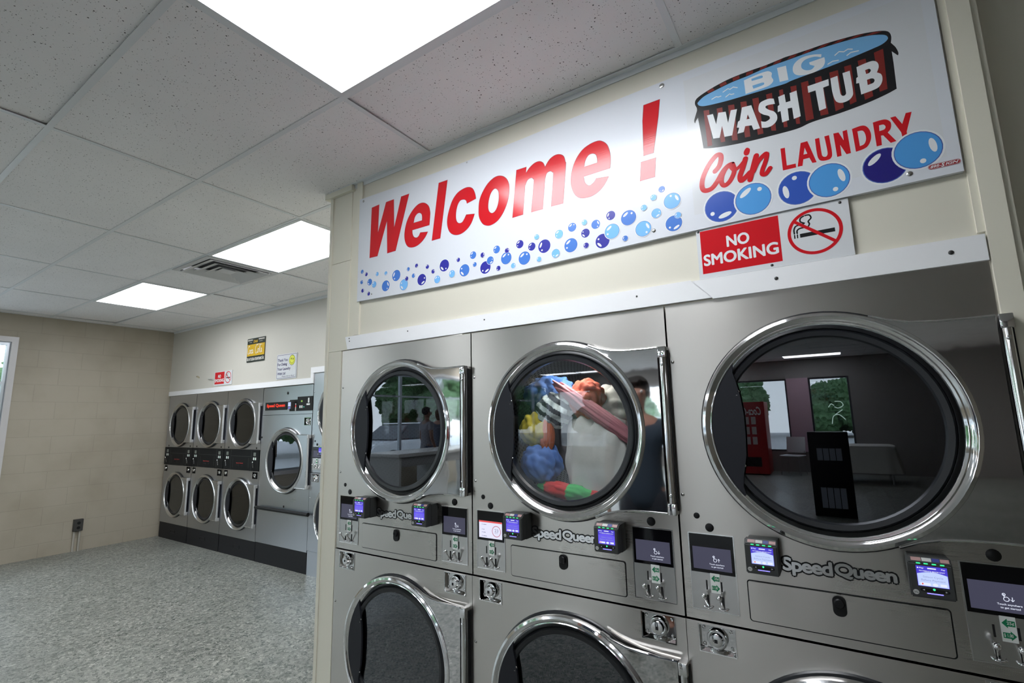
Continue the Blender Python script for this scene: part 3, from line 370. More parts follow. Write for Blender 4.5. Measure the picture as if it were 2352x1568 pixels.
'tubtext':[[[[-0.264,2.495],[-0.245,2.493],[-0.238,2.452],[-0.228,2.491],[-0.205,2.486],[-0.201,2.443],[-0.189,2.485],[-0.17,2.482],[-0.192,2.395],[-0.216,2.398],[-0.22,2.44],[-0.231,2.4],[-0.251,2.404]]],[[[-0.155,2.482],[-0.127,2.479],[-0.109,2.39],[-0.128,2.391],[-0.132,2.409],[-0.151,2.413],[-0.157,2.394],[-0.176,2.395],[-0.169,2.414],[-0.176,2.417],[-0.171,2.436],[-0.165,2.439]],[[-0.14,2.451],[-0.136,2.434],[-0.145,2.435]]],[[[-0.062,2.476],[-0.06,2.457],[-0.062,2.4575],[-0.0647,2.4581],[-0.0679,2.4589],[-0.0712,2.4595],[-0.074,2.46],[-0.0765,2.4603],[-0.079,2.4605],[-0.0814,2.4606],[-0.0834,2.4604],[-0.085,2.46],[-0.0862,2.4593],[-0.087,2.4583],[-0.0874,2.457],[-0.0874,2.4556],[-0.087,2.454],[-0.086,2.4521],[-0.0844,2.45],[-0.0824,2.4476],[-0.0802,2.4453],[-0.078,2.443],[-0.0756,2.4409],[-0.0728,2.4388],[-0.07,2.4368],[-0.0673,2.4345],[-0.065,2.432],[-0.0631,2.4291],[-0.0613,2.426],[-0.0599,2.4226],[-0.0587,2.4193],[-0.058,2.416],[-0.0577,2.4127],[-0.0577,2.4094],[-0.058,2.4061],[-0.0588,2.4029],[-0.06,2.4],[-0.0617,2.3972],[-0.0639,2.3945],[-0.0664,2.392],[-0.0692,2.3898],[-0.072,2.388],[-0.0749,2.3867],[-0.0781,2.3858],[-0.0814,2.3852],[-0.0847,2.3849],[-0.088,2.385],[-0.0915,2.3856],[-0.0952,2.3867],[-0.0988,2.388],[-0.1018,2.3892],[-0.104,2.39],[-0.104,2.413],[-0.1025,2.4121],[-0.1003,2.4106],[-0.0979,2.4091],[-0.0953,2.4078],[-0.093,2.407],[-0.0909,2.4068],[-0.0887,2.4071],[-0.0866,2.4076],[-0.0847,2.4083],[-0.083,2.409],[-0.0816,2.4097],[-0.0803,2.4106],[-0.0792,2.4116],[-0.0784,2.4127],[-0.078,2.414],[-0.0779,2.4155],[-0.078,2.4172],[-0.0786,2.4191],[-0.0795,2.421],[-0.081,2.423],[-0.0833,2.425],[-0.0863,2.4271],[-0.0897,2.4293],[-0.0931,2.4316],[-0.096,2.434],[-0.0986,2.4366],[-0.1012,2.4393],[-0.1036,2.4421],[-0.1056,2.445],[-0.107,2.448],[-0.1078,2.4511],[-0.1081,2.4544],[-0.108,2.4577],[-0.1076,2.461],[-0.107,2.464],[-0.1063,2.4669],[-0.1054,2.4698],[-0.1042,2.4726],[-0.1027,2.475],[-0.101,2.477],[-0.0989,2.4784],[-0.0964,2.4794],[-0.0936,2.4801],[-0.0908,2.4806],[-0.088,2.481],[-0.0852,2.4813],[-0.0824,2.4815],[-0.0795,2.4816],[-0.0767,2.4814],[-0.074,2.481],[-0.0713,2.4802],[-0.0685,2.4791],[-0.0658,2.4779],[-0.0636,2.4768]]],[[[-0.049,2.477],[-0.031,2.479],[-0.03,2.45],[-0.017,2.45],[-0.017,2.477],[0.002,2.478],[0.005,2.389],[-0.014,2.387],[-0.015,2.426],[-0.027,2.428],[-0.027,2.388],[-0.046,2.387],[-0.047,2.427],[-0.055,2.426],[-0.053,2.446],[-0.048,2.449]]],[[[0.032,2.48],[0.087,2.481],[0.086,2.46],[0.071,2.459],[0.072,2.39],[0.054,2.388],[0.051,2.458],[0.032,2.458]]],[[[0.092,2.481],[0.11,2.482],[0.1101,2.4741],[0.1103,2.4626],[0.1105,2.4498],[0.1107,2.4378],[0.111,2.429],[0.1113,2.4239],[0.1116,2.4209],[0.1119,2.4193],[0.1124,2.4183],[0.113,2.417],[0.1138,2.4154],[0.1147,2.4141],[0.1158,2.4131],[0.1169,2.4124],[0.118,2.412],[0.1192,2.4119],[0.1206,2.4121],[0.1219,2.4127],[0.1231,2.4136],[0.124,2.415],[0.1246,2.4163],[0.1249,2.4174],[0.1251,2.4192],[0.1251,2.4224],[0.125,2.428],[0.1248,2.4375],[0.1243,2.4504],[0.1238,2.4642],[0.1233,2.4765],[0.123,2.485],[0.141,2.485],[0.1412,2.4756],[0.1415,2.4618],[0.1418,2.4464],[0.142,2.4319],[0.142,2.421],[0.1418,2.4143],[0.1415,2.4101],[0.141,2.4074],[0.1402,2.4054],[0.139,2.403],[0.1374,2.4003],[0.1355,2.398],[0.1332,2.396],[0.1307,2.3943],[0.128,2.393],[0.1249,2.3921],[0.1214,2.3915],[0.1177,2.3912],[0.1142,2.3914],[0.111,2.392],[0.1082,2.393],[0.1055,2.3944],[0.1031,2.3963],[0.1009,2.3985],[0.099,2.401],[0.0975,2.4039],[0.0964,2.4072],[0.0954,2.4109],[0.0947,2.4148],[0.094,2.419],[0.0934,2.4234],[0.0929,2.4279],[0.0925,2.4328],[0.0922,2.4381],[0.092,2.444],[0.0919,2.4512],[0.0919,2.4597],[0.0919,2.4683],[0.092,2.4758]]],[[[0.158,2.489],[0.1607,2.4895],[0.1646,2.4901],[0.1691,2.4909],[0.1737,2.4915],[0.178,2.492],[0.182,2.4923],[0.1861,2.4926],[0.1901,2.4928],[0.1938,2.4926],[0.197,2.492],[0.1997,2.4909],[0.202,2.4893],[0.204,2.4875],[0.2057,2.4853],[0.207,2.483],[0.208,2.4804],[0.2088,2.4775],[0.2092,2.4744],[0.2092,2.4712],[0.209,2.468],[0.2082,2.4646],[0.2069,2.4609],[0.2054,2.4573],[0.2039,2.4542],[0.203,2.452],[0.2044,2.4508],[0.2063,2.4491],[0.2085,2.447],[0.2106,2.4446],[0.212,2.442],[0.2128,2.439],[0.2134,2.4357],[0.2136,2.4321],[0.2134,2.4284],[0.213,2.425],[0.2122,2.4216],[0.2111,2.4181],[0.2096,2.4147],[0.2079,2.4116],[0.206,2.409],[0.2041,2.407],[0.2022,2.4054],[0.1999,2.4041],[0.197,2.403],[0.193,2.402],[0.1872,2.4011],[0.1797,2.4004],[0.1718,2.3998],[0.1648,2.3993],[0.16,2.399],[0.159,2.437],[0.152,2.438],[0.154,2.455],[0.158,2.457]],[[0.177,2.471],[0.1785,2.4711],[0.1806,2.4713],[0.183,2.4715],[0.1853,2.4714],[0.187,2.471],[0.1882,2.47],[0.1891,2.4687],[0.1897,2.4671],[0.19,2.4654],[0.19,2.464],[0.1895,2.4626],[0.1887,2.4612],[0.1875,2.4599],[0.1863,2.4588],[0.185,2.458],[0.1836,2.4576],[0.182,2.4576],[0.1804,2.4577],[0.179,2.4579],[0.178,2.458]],[[0.178,2.439],[0.1796,2.4391],[0.1818,2.4393],[0.1844,2.4394],[0.1869,2.4394],[0.189,2.439],[0.1907,2.4382],[0.1922,2.4372],[0.1935,2.4359],[0.1945,2.4345],[0.195,2.433],[0.1952,2.4313],[0.195,2.4293],[0.1944,2.4272],[0.1934,2.4254],[0.192,2.424],[0.1897,2.4231],[0.1865,2.4226],[0.1831,2.4223],[0.1801,2.4222],[0.178,2.422]]],[[[-0.141,2.575],[-0.1356,2.5756],[-0.1279,2.5765],[-0.119,2.5775],[-0.1103,2.5784],[-0.103,2.579],[-0.0971,2.5793],[-0.0918,2.5794],[-0.0871,2.5794],[-0.0828,2.5793],[-0.079,2.579],[-0.0758,2.5787],[-0.0731,2.5784],[-0.0709,2.5778],[-0.069,2.5771],[-0.067,2.576],[-0.065,2.5745],[-0.063,2.5726],[-0.0613,2.5705],[-0.0599,2.5682],[-0.059,2.566],[-0.0589,2.5638],[-0.0594,2.5615],[-0.0602,2.5591],[-0.0608,2.5566],[-0.061,2.554],[-0.0604,2.5511],[-0.0593,2.548],[-0.058,2.5448],[-0.0571,2.5417],[-0.057,2.539],[-0.0577,2.5366],[-0.059,2.5344],[-0.0606,2.5323],[-0.0627,2.5305],[-0.065,2.529],[-0.067,2.5278],[-0.0688,2.5268],[-0.0711,2.526],[-0.0749,2.5254],[-0.081,2.525],[-0.091,2.5247],[-0.1043,2.5247],[-0.1186,2.5248],[-0.1313,2.5249],[-0.14,2.525]],[[-0.119,2.571],[-0.1152,2.571],[-0.1096,2.5711],[-0.1033,2.5712],[-0.0974,2.5712],[-0.093,2.571],[-0.0903,2.5706],[-0.0885,2.5702],[-0.0874,2.5696],[-0.0866,2.5688],[-0.086,2.568],[-0.0855,2.5669],[-0.0852,2.5656],[-0.0852,2.5642],[-0.0855,2.5629],[-0.086,2.562],[-0.0865,2.5614],[-0.087,2.5611],[-0.0879,2.5609],[-0.0894,2.5609],[-0.092,2.561],[-0.0963,2.5612],[-0.1022,2.5617],[-0.1085,2.5622],[-0.1141,2.5627],[-0.118,2.563]],[[-0.118,2.546],[-0.1142,2.5459],[-0.1086,2.5458],[-0.1024,2.5456],[-0.0965,2.5453],[-0.092,2.545],[-0.0891,2.5446],[-0.087,2.5441],[-0.0855,2.5436],[-0.0846,2.5429],[-0.084,2.542],[-0.0835,2.5408],[-0.0832,2.5392],[-0.0834,2.5376],[-0.0846,2.5361],[-0.087,2.535],[-0.0916,2.5344],[-0.0981,2.5341],[-0.1052,2.534],[-0.1116,2.534],[-0.116,2.534]]],[[[-0.043,2.577],[-0.018,2.574],[-0.016,2.523],[-0.04,2.526]]],[[[0.078,2.57],[0.076,2.56],[0.0738,2.5615],[0.0707,2.5637],[0.067,2.5662],[0.0631,2.5684],[0.059,2.57],[0.0546,2.5709],[0.0497,2.5715],[0.0447,2.5718],[0.04,2.5716],[0.036,2.571],[0.0327,2.5699],[0.0299,2.5684],[0.0275,2.5665],[0.0255,2.5643],[0.024,2.562],[0.0229,2.5593],[0.0223,2.5563],[0.0221,2.5531],[0.0223,2.5499],[0.023,2.547],[0.0242,2.5443],[0.026,2.5416],[0.0281,2.5391],[0.0305,2.5368],[0.033,2.535],[0.0358,2.5335],[0.0389,2.5322],[0.0422,2.5314],[0.0453,2.5309],[0.048,2.531],[0.0503,2.532],[0.0525,2.5337],[0.0543,2.5358],[0.0559,2.5377],[0.057,2.539],[0.045,2.549],[0.044,2.557],[0.084,2.557],[0.0841,2.5546],[0.0844,2.5513],[0.0846,2.5474],[0.0845,2.5435],[0.084,2.54],[0.0831,2.5369],[0.082,2.5338],[0.0804,2.531],[0.0785,2.5283],[0.076,2.526],[0.0728,2.524],[0.0691,2.5223],[0.0649,2.5209],[0.0605,2.5198],[0.056,2.519],[0.0513,2.5186],[0.0462,2.5185],[0.041,2.5187],[0.0358,2.5192],[0.031,2.52],[0.0264,2.5211],[0.0218,2.5225],[0.0174,2.5241],[0.0134,2.526],[0.01,2.528],[0.0071,2.5302],[0.0047,2.5326],[0.0028,2.5351],[0.0012,2.5379],[-0,2.541],[-0.0008,2.5445],[-0.0012,2.5484],[-0.0011,2.5525],[-0.0007,2.5564],[-0,2.56],[0.0011,2.5632],[0.0025,2.5662],[0.0042,2.5691],[0.0064,2.5717],[0.009,2.574],[0.012,2.5762],[0.0155,2.5782],[0.0193,2.5799],[0.0235,2.5812],[0.028,2.582],[0.033,2.5822],[0.0384,2.5819],[0.0441,2.5812],[0.0497,2.5802],[0.055,2.579],[0.0602,2.5774],[0.0656,2.5754],[0.0706,2.5732],[0.0749,2.5713]]]],
'laundry':[[[[-0.059,2.302],[-0.047,2.301],[-0.047,2.241],[-0.023,2.24],[-0.023,2.227],[-0.059,2.228]]],[[[-0.004,2.302],[0.014,2.302],[0.031,2.227],[0.02,2.228],[0.014,2.247],[-0.002,2.247],[-0.006,2.227],[-0.019,2.228]],[[0.005,2.283],[0.01,2.262],[0,2.262]]],[[[0.034,2.302],[0.045,2.302],[0.0451,2.2946],[0.0453,2.2837],[0.0455,2.2716],[0.0457,2.2603],[0.046,2.252],[0.0463,2.2472],[0.0465,2.2445],[0.0468,2.243],[0.0473,2.2421],[0.048,2.241],[0.0491,2.2396],[0.0505,2.2385],[0.0521,2.2376],[0.0536,2.2371],[0.055,2.237],[0.0562,2.2373],[0.0573,2.2379],[0.0584,2.2389],[0.0593,2.2403],[0.06,2.242],[0.0605,2.2437],[0.0609,2.2454],[0.0611,2.2477],[0.0611,2.251],[0.061,2.256],[0.0606,2.2639],[0.0599,2.2743],[0.0592,2.2854],[0.0585,2.2952],[0.058,2.302],[0.07,2.302],[0.0704,2.2936],[0.0709,2.2813],[0.0715,2.2676],[0.072,2.2547],[0.072,2.245],[0.0717,2.239],[0.0711,2.2351],[0.0703,2.2326],[0.0693,2.2308],[0.068,2.229],[0.0665,2.2273],[0.0647,2.2262],[0.0626,2.2255],[0.0604,2.2252],[0.058,2.225],[0.0552,2.225],[0.052,2.2253],[0.0487,2.2259],[0.0456,2.2268],[0.043,2.228],[0.041,2.2294],[0.0394,2.2311],[0.0381,2.2331],[0.037,2.2357],[0.036,2.239],[0.0352,2.2431],[0.0347,2.2478],[0.0344,2.2531],[0.0342,2.2589],[0.034,2.265],[0.0339,2.2723],[0.0339,2.2808],[0.0339,2.2893],[0.034,2.2968]]],[[[0.081,2.303],[0.094,2.302],[0.104,2.273],[0.104,2.302],[0.115,2.303],[0.117,2.228],[0.106,2.228],[0.094,2.262],[0.094,2.227],[0.083,2.227]]],[[[0.127,2.301],[0.1305,2.3014],[0.1354,2.3022],[0.1411,2.3029],[0.1466,2.3033],[0.151,2.303],[0.1543,2.3021],[0.157,2.3007],[0.1592,2.2989],[0.1612,2.2967],[0.163,2.294],[0.1647,2.2907],[0.1662,2.2868],[0.1675,2.2826],[0.1684,2.2782],[0.169,2.274],[0.1692,2.2698],[0.1691,2.2655],[0.1687,2.2612],[0.168,2.257],[0.167,2.253],[0.1657,2.2492],[0.164,2.2454],[0.1622,2.2418],[0.1601,2.2386],[0.158,2.236],[0.1559,2.234],[0.1537,2.2326],[0.1513,2.2316],[0.1488,2.2308],[0.146,2.23],[0.1426,2.2293],[0.1387,2.2288],[0.1348,2.2285],[0.1314,2.2282],[0.129,2.228]],[[0.139,2.289],[0.1407,2.2889],[0.1433,2.2889],[0.1461,2.2887],[0.1489,2.2881],[0.151,2.287],[0.1525,2.2852],[0.1537,2.2828],[0.1547,2.28],[0.1554,2.277],[0.156,2.274],[0.1564,2.2708],[0.1566,2.2672],[0.1567,2.2636],[0.1565,2.2601],[0.156,2.257],[0.1552,2.2541],[0.1542,2.2514],[0.153,2.2489],[0.1516,2.2467],[0.15,2.245],[0.1481,2.2438],[0.1458,2.243],[0.1435,2.2426],[0.1414,2.2423],[0.14,2.242]]],[[[0.177,2.303],[0.1808,2.3032],[0.1862,2.3035],[0.1924,2.3037],[0.1983,2.3036],[0.203,2.303],[0.2065,2.3017],[0.2093,2.2998],[0.2116,2.2976],[0.2135,2.2953],[0.215,2.293],[0.2161,2.2907],[0.2168,2.2883],[0.217,2.2859],[0.2171,2.2834],[0.217,2.281],[0.2168,2.2785],[0.2164,2.276],[0.2157,2.2735],[0.2149,2.2711],[0.214,2.269],[0.2127,2.267],[0.2112,2.2651],[0.2095,2.2634],[0.208,2.262],[0.207,2.261],[0.223,2.229],[0.21,2.228],[0.196,2.256],[0.191,2.257],[0.19,2.228],[0.178,2.228]],[[0.19,2.289],[0.1915,2.289],[0.1936,2.289],[0.196,2.289],[0.1982,2.2887],[0.2,2.288],[0.2013,2.2868],[0.2024,2.2853],[0.2033,2.2835],[0.2038,2.2816],[0.204,2.28],[0.2038,2.2784],[0.2033,2.2768],[0.2025,2.2753],[0.2014,2.274],[0.2,2.273],[0.1981,2.2724],[0.1956,2.2721],[0.1929,2.272],[0.1906,2.272],[0.189,2.272]]],[[[0.217,2.303],[0.229,2.303],[0.241,2.275],[0.252,2.304],[0.265,2.303],[0.248,2.249],[0.248,2.24],[0.237,2.235],[0.236,2.251]]]],
'coindot':[[[[-0.152,2.337],[-0.1506,2.3364],[-0.1489,2.3354],[-0.1473,2.334],[-0.146,2.3325],[-0.145,2.331],[-0.1445,2.3294],[-0.1443,2.3277],[-0.1443,2.3258],[-0.1446,2.3239],[-0.145,2.322],[-0.1456,2.3199],[-0.1465,2.3176],[-0.1475,2.3154],[-0.1487,2.3134],[-0.15,2.312],[-0.1515,2.3111],[-0.1531,2.3106],[-0.1549,2.3105],[-0.1565,2.3106],[-0.158,2.311],[-0.1593,2.3117],[-0.1605,2.3128],[-0.1615,2.3141],[-0.1624,2.3156],[-0.163,2.317],[-0.1634,2.3185],[-0.1636,2.32],[-0.1636,2.3216],[-0.1634,2.3233],[-0.163,2.325],[-0.1623,2.3268],[-0.1614,2.3288],[-0.1603,2.3308],[-0.1591,2.3326],[-0.158,2.334],[-0.1569,2.3351],[-0.1557,2.3361],[-0.1545,2.3367],[-0.1533,2.3371]]]]}
STROKES={'coin':[[[[-0.255,2.286],[-0.253,2.2878],[-0.2501,2.2902],[-0.2468,2.2932],[-0.2436,2.2965],[-0.241,2.3],[-0.2389,2.304],[-0.2369,2.3085],[-0.2353,2.3132],[-0.2339,2.3179],[-0.233,2.322],[-0.2324,2.3258],[-0.2322,2.3295],[-0.2323,2.3329],[-0.2329,2.3358],[-0.234,2.338],[-0.2357,2.3397],[-0.2379,2.341],[-0.2405,2.3416],[-0.2436,2.3414],[-0.247,2.34],[-0.251,2.3373],[-0.2557,2.3334],[-0.2606,2.3286],[-0.2655,2.3234],[-0.27,2.318],[-0.2742,2.3123],[-0.2784,2.306],[-0.2823,2.2994],[-0.2859,2.293],[-0.289,2.287],[-0.2916,2.2816],[-0.2937,2.2765],[-0.2955,2.2716],[-0.2969,2.2668],[-0.298,2.262],[-0.2989,2.2569],[-0.2995,2.2517],[-0.2997,2.2466],[-0.2996,2.242],[-0.299,2.238],[-0.298,2.2348],[-0.2966,2.232],[-0.2949,2.2298],[-0.2927,2.2282],[-0.29,2.227],[-0.2867,2.2263],[-0.2827,2.226],[-0.2785,2.2264],[-0.2741,2.2273],[-0.27,2.229],[-0.2662,2.2316],[-0.2624,2.2349],[-0.2586,2.2389],[-0.2548,2.2433],[-0.251,2.248],[-0.247,2.2534],[-0.2429,2.2596],[-0.2388,2.2659],[-0.2348,2.2719],[-0.231,2.277],[-0.2274,2.2811],[-0.2238,2.2846],[-0.2204,2.2875],[-0.2172,2.29],[-0.214,2.292],[-0.2108,2.2934],[-0.2075,2.2942],[-0.2044,2.2946],[-0.2019,2.2948],[-0.2,2.295]],0.0163],[[[-0.2,2.295],[-0.2025,2.2945],[-0.206,2.2938],[-0.2102,2.2929],[-0.2143,2.2914],[-0.218,2.289],[-0.2214,2.2855],[-0.2247,2.2811],[-0.2279,2.2761],[-0.2307,2.2709],[-0.233,2.266],[-0.2348,2.2611],[-0.2363,2.256],[-0.2374,2.2509],[-0.238,2.2462],[-0.238,2.242],[-0.2374,2.2382],[-0.2361,2.2346],[-0.2344,2.2315],[-0.2323,2.2292],[-0.23,2.228],[-0.2273,2.228],[-0.2241,2.2289],[-0.2206,2.2307],[-0.2172,2.2332],[-0.214,2.236],[-0.2109,2.2396],[-0.2078,2.244],[-0.2048,2.2488],[-0.2021,2.2536],[-0.2,2.258],[-0.1984,2.2618],[-0.1973,2.2654],[-0.1965,2.2689],[-0.1961,2.2724],[-0.196,2.276],[-0.1964,2.28],[-0.1972,2.2844],[-0.1983,2.2887],[-0.1993,2.2924],[-0.2,2.295]],0.0152],[[[-0.206,2.285],[-0.2047,2.2829],[-0.203,2.2798],[-0.2009,2.2764],[-0.1985,2.2735],[-0.196,2.272],[-0.1931,2.272],[-0.1899,2.2731],[-0.1865,2.2748],[-0.1831,2.2769],[-0.18,2.279],[-0.177,2.2814],[-0.174,2.2844],[-0.1711,2.2874],[-0.1687,2.2901],[-0.167,2.292]],0.0111],[[[-0.16,2.301],[-0.1615,2.2967],[-0.1637,2.2905],[-0.1661,2.2834],[-0.1687,2.2762],[-0.171,2.27],[-0.1733,2.2646],[-0.1756,2.2595],[-0.1779,2.2547],[-0.1798,2.2502],[-0.181,2.246],[-0.1815,2.2419],[-0.1815,2.238],[-0.1811,2.2344],[-0.1802,2.2317],[-0.179,2.23],[-0.1773,2.2297],[-0.1751,2.2304],[-0.1726,2.232],[-0.1698,2.2339],[-0.167,2.236],[-0.1638,2.2385],[-0.1601,2.2417],[-0.1564,2.245],[-0.1532,2.248],[-0.151,2.25]],0.0159],[[[-0.128,2.301],[-0.1296,2.2963],[-0.1319,2.2898],[-0.1346,2.2821],[-0.1373,2.2739],[-0.14,2.266],[-0.1427,2.2575],[-0.1458,2.2481],[-0.1487,2.2387],[-0.1512,2.2307],[-0.153,2.225]],0.0159],[[[-0.141,2.249],[-0.139,2.253],[-0.1363,2.2586],[-0.1331,2.2651],[-0.1296,2.2715],[-0.126,2.277],[-0.1221,2.2817],[-0.1178,2.2862],[-0.1134,2.2902],[-0.1093,2.2936],[-0.106,2.296],[-0.1034,2.2976],[-0.1013,2.2985],[-0.0996,2.2986],[-0.0985,2.2978],[-0.098,2.296],[-0.0982,2.2927],[-0.0992,2.288],[-0.1006,2.2826],[-0.1023,2.2771],[-0.104,2.272],[-0.1059,2.2674],[-0.108,2.2628],[-0.1103,2.2583],[-0.1124,2.254],[-0.114,2.25],[-0.1153,2.2462],[-0.1163,2.2425],[-0.1171,2.2392],[-0.1173,2.2363],[-0.117,2.234],[-0.1159,2.2323],[-0.1141,2.231],[-0.1119,2.2302],[-0.1095,2.2302],[-0.107,2.231],[-0.1042,2.2332],[-0.101,2.2368],[-0.0978,2.2408],[-0.095,2.2445],[-0.093,2.247]],0.0133]],
'waves':[[[[-0.207,2.56],[-0.191,2.566],[-0.185,2.561],[-0.175,2.565],[-0.163,2.558]],0.0033],[[[-0.244,2.548],[-0.23,2.552],[-0.223,2.548],[-0.215,2.548]],0.0033],[[[-0.2,2.539],[-0.188,2.545],[-0.183,2.541],[-0.175,2.54]],0.0033],[[[0.111,2.551],[0.122,2.558],[0.133,2.552],[0.144,2.556],[0.154,2.551]],0.0035],[[[0.14,2.537],[0.15,2.542],[0.168,2.539]],0.0035],[[[0.091,2.53],[0.103,2.534],[0.117,2.531]],0.0035]]}
BUBBLES=[[-2.028,2.265,0.011,'M'],[-1.995,2.245,0.0105,'D'],[-1.911,2.231,0.011,'L'],[-1.846,2.223,0.0105,'L'],[-2.03,2.208,0.011,'M'],[-1.968,2.198,0.018,'M'],[-1.933,2.179,0.017,'L'],[-2.021,2.16,0.0105,'D'],[-1.973,2.136,0.0105,'D'],[-1.846,2.157,0.0285,'M'],[-1.771,2.198,0.029,'M'],[-1.717,2.141,0.028,'L'],[-1.698,2.169,0.011,'D'],[-1.687,2.215,0.01,'M'],[-1.631,2.222,0.01,'D'],[-1.651,2.175,0.011,'M'],[-1.597,2.146,0.0285,'D'],[-1.56,2.203,0.0105,'D'],[-1.523,2.173,0.0105,'D'],[-1.497,2.129,0.0185,'L'],[-1.454,2.189,0.029,'D'],[-1.407,2.14,0.0175,'L'],[-1.369,2.199,0.01,'D'],[-1.334,2.143,0.0285,'M'],[-1.284,2.204,0.0175,'M'],[-1.231,2.194,0.011,'D'],[-1.275,2.159,0.0105,'M'],[-1.217,2.134,0.0285,'D'],[-1.19,2.161,0.018,'M'],[-1.147,2.117,0.011,'D'],[-1.155,2.203,0.0175,'M'],[-1.106,2.154,0.027,'M'],[-1.101,2.187,0.011,'D'],[-1.071,2.114,0.0115,'L'],[-1.036,2.201,0.018,'D'],[-1.015,2.136,0.0285,'M'],[-0.978,2.178,0.0175,'D'],[-0.953,2.214,0.011,'L'],[-0.919,2.167,0.0285,'D'],[-0.945,2.117,0.0105,'L'],[-0.85,2.202,0.018,'L'],[-0.868,2.126,0.018,'L'],[-0.8,2.145,0.0285,'M'],[-0.791,2.217,0.018,'M'],[-0.738,2.224,0.011,'L'],[-0.736,2.18,0.018,'D'],[-0.735,2.13,0.011,'D'],[-0.692,2.205,0.018,'M'],[-0.63,2.225,0.018,'D'],[-0.668,2.133,0.0285,'D'],[-0.628,2.162,0.029,'L'],[-0.562,2.199,0.029,'M'],[-0.579,2.123,0.0105,'M'],[-0.51,2.144,0.029,'L'],[-0.503,2.222,0.011,'L'],[-0.466,2.251,0.011,'L'],[-0.46,2.19,0.0175,'L'],[-0.435,2.274,0.0115,'M'],[-0.402,2.221,0.029,'L'],[-0.402,2.138,0.0285,'M'],[-0.386,2.164,0.011,'L'],[-0.245,2.158,0.0525,'B'],[-0.15,2.159,0.0525,'K'],[-0.025,2.16,0.053,'B'],[0.056,2.161,0.052,'K'],[0.19,2.166,0.052,'N'],[0.265,2.187,0.053,'K']]

# ================================================================== THE SETTING
struct(MB().box(XL - 0.2, XR, YW - 0.1, YB + 1.1, -0.1, 0.0).build('floor', FLOOR, smooth=False))

# --- suspended ceiling: tiles in one mesh, grid bars another
LIGHTS = [(-1.0, -1), (1, 1), (3, 1), (4, -6), (2, -6), (4, -13), (2, -13), (0, -13), (-1.5, -19), (0.3, -19), (3, -19), (4, -19)]
VENT = (2, 1)
mb = MB(); rnd = random.Random(3)
i0, i1 = -4, 6
covered = {}
for (i, j) in LIGHTS: covered[(i, j)] = 1
gx = lambda i: GX - i * SX
gy = lambda j: GY + j * SY
light_rects = [(gx(i + 1), gx(i), gy(j), gy(j + 1)) for i, j in LIGHTS]
vent_rect = (gx(2.5), gx(2), gy(1), gy(2))
def overlaps(a, b): return a[0] < b[1] - 1e-3 and b[0] < a[1] - 1e-3 and a[2] < b[3] - 1e-3 and b[2] < a[3] - 1e-3
def clip_free(r):
    """split a cell along x around lamps and the vent"""
    segs = [(r[0], r[1])]
    for q in light_rects + [vent_rect]:
        if q[2] < r[3] - 1e-3 and r[2] < q[3] - 1e-3:
            ns = []
            for a, b in segs:
                if q[1] <= a + 1e-3 or q[0] >= b - 1e-3: ns.append((a, b)); continue
                if q[0] > a + 0.02: ns.append((a, q[0]))
                if q[1] < b - 0.02: ns.append((q[1], b))
            segs = ns
    return segs
for i in range(i0, i1):
    for j in range(-21, 5):
        x0, x1, y0, y1 = gx(i + 1), gx(i), gy(j), gy(j + 1)
        x0 = max(x0, XL); x1 = min(x1, XR); y0 = max(y0, YW); y1 = min(y1, YB + 0.02)
        if x1 - x0 < 0.01 or y1 - y0 < 0.01: continue
        for a, b in clip_free((x0, x1, y0, y1)):
            g = 0.004; n0 = len(mb.bm.faces)
            zz = [HC + 0.0025 + (0.010 * rnd.random() if rnd.random() < 0.2 else 0.001 * rnd.random()) for _ in range(4)]
            P = [(a + g, y0 + g), (b - g, y0 + g), (b - g, y1 - g), (a + g, y1 - g)]
            lo = [mb.bm.verts.new((p[0], p[1], z)) for p, z in zip(P, zz)]; hi = [mb.bm.verts.new((p[0], p[1], z + 0.016)) for p, z in zip(P, zz)]
            mb.bm.faces.new(list(reversed(lo))); mb.bm.faces.new(hi)
            for k in range(4): mb.bm.faces.new((lo[k], lo[(k + 1) % 4], hi[(k + 1) % 4], hi[k]))
mb.m = 1; mb.box(XL - 0.2, XR, YW - 0.1, YB + 1.1, HC + 0.22, HC + 0.3)
struct(mb.build('ceiling', [TILE, VOID], smooth=False))
mb = MB()
def bar_segments(lo, hi, cuts):
    segs = [(lo, hi)]
    for c0, c1 in cuts:
        ns = []
        for a, b in segs:
            if c1 <= a or c0 >= b: ns.append((a, b)); continue
            if c0 > a + 0.01: ns.append((a, c0))
            if c1 < b - 0.01: ns.append((c1, b))
        segs = ns
    return segs
hw = 0.012
for j in range(-20, 5):
    y = gy(j)
    if YW < y < YB:
        mb.box(XL, XR, y - hw, y + hw, HC - 0.0005, HC + 0.0015)
        mb.box(XL, XR, y - 0.002, y + 0.002, HC + 0.0015, HC + 0.03)
for i in [k / 2 for k in range(-8, 13)]:
    x = gx(i)
    if not XL < x < XR: continue
    if i == int(i): cuts = [(r[2] + 0.01, r[3] - 0.01) for r in light_rects if r[0] + 0.01 < x < r[1] - 0.01]
    else:
        # half bars only beside the vent and off-grid lamps
        cuts = None
        if i == 2.5: mb.box(x - hw, x + hw, gy(1) + hw, gy(2) - hw, HC - 0.0002, HC + 0.0015)
        continue
    for a, b in bar_segments(YW, YB, cuts): mb.box(x - hw, x + hw, a, b, HC - 0.0002, HC + 0.0018)
struct(mb.build('trim_1', BAR, smooth=False))
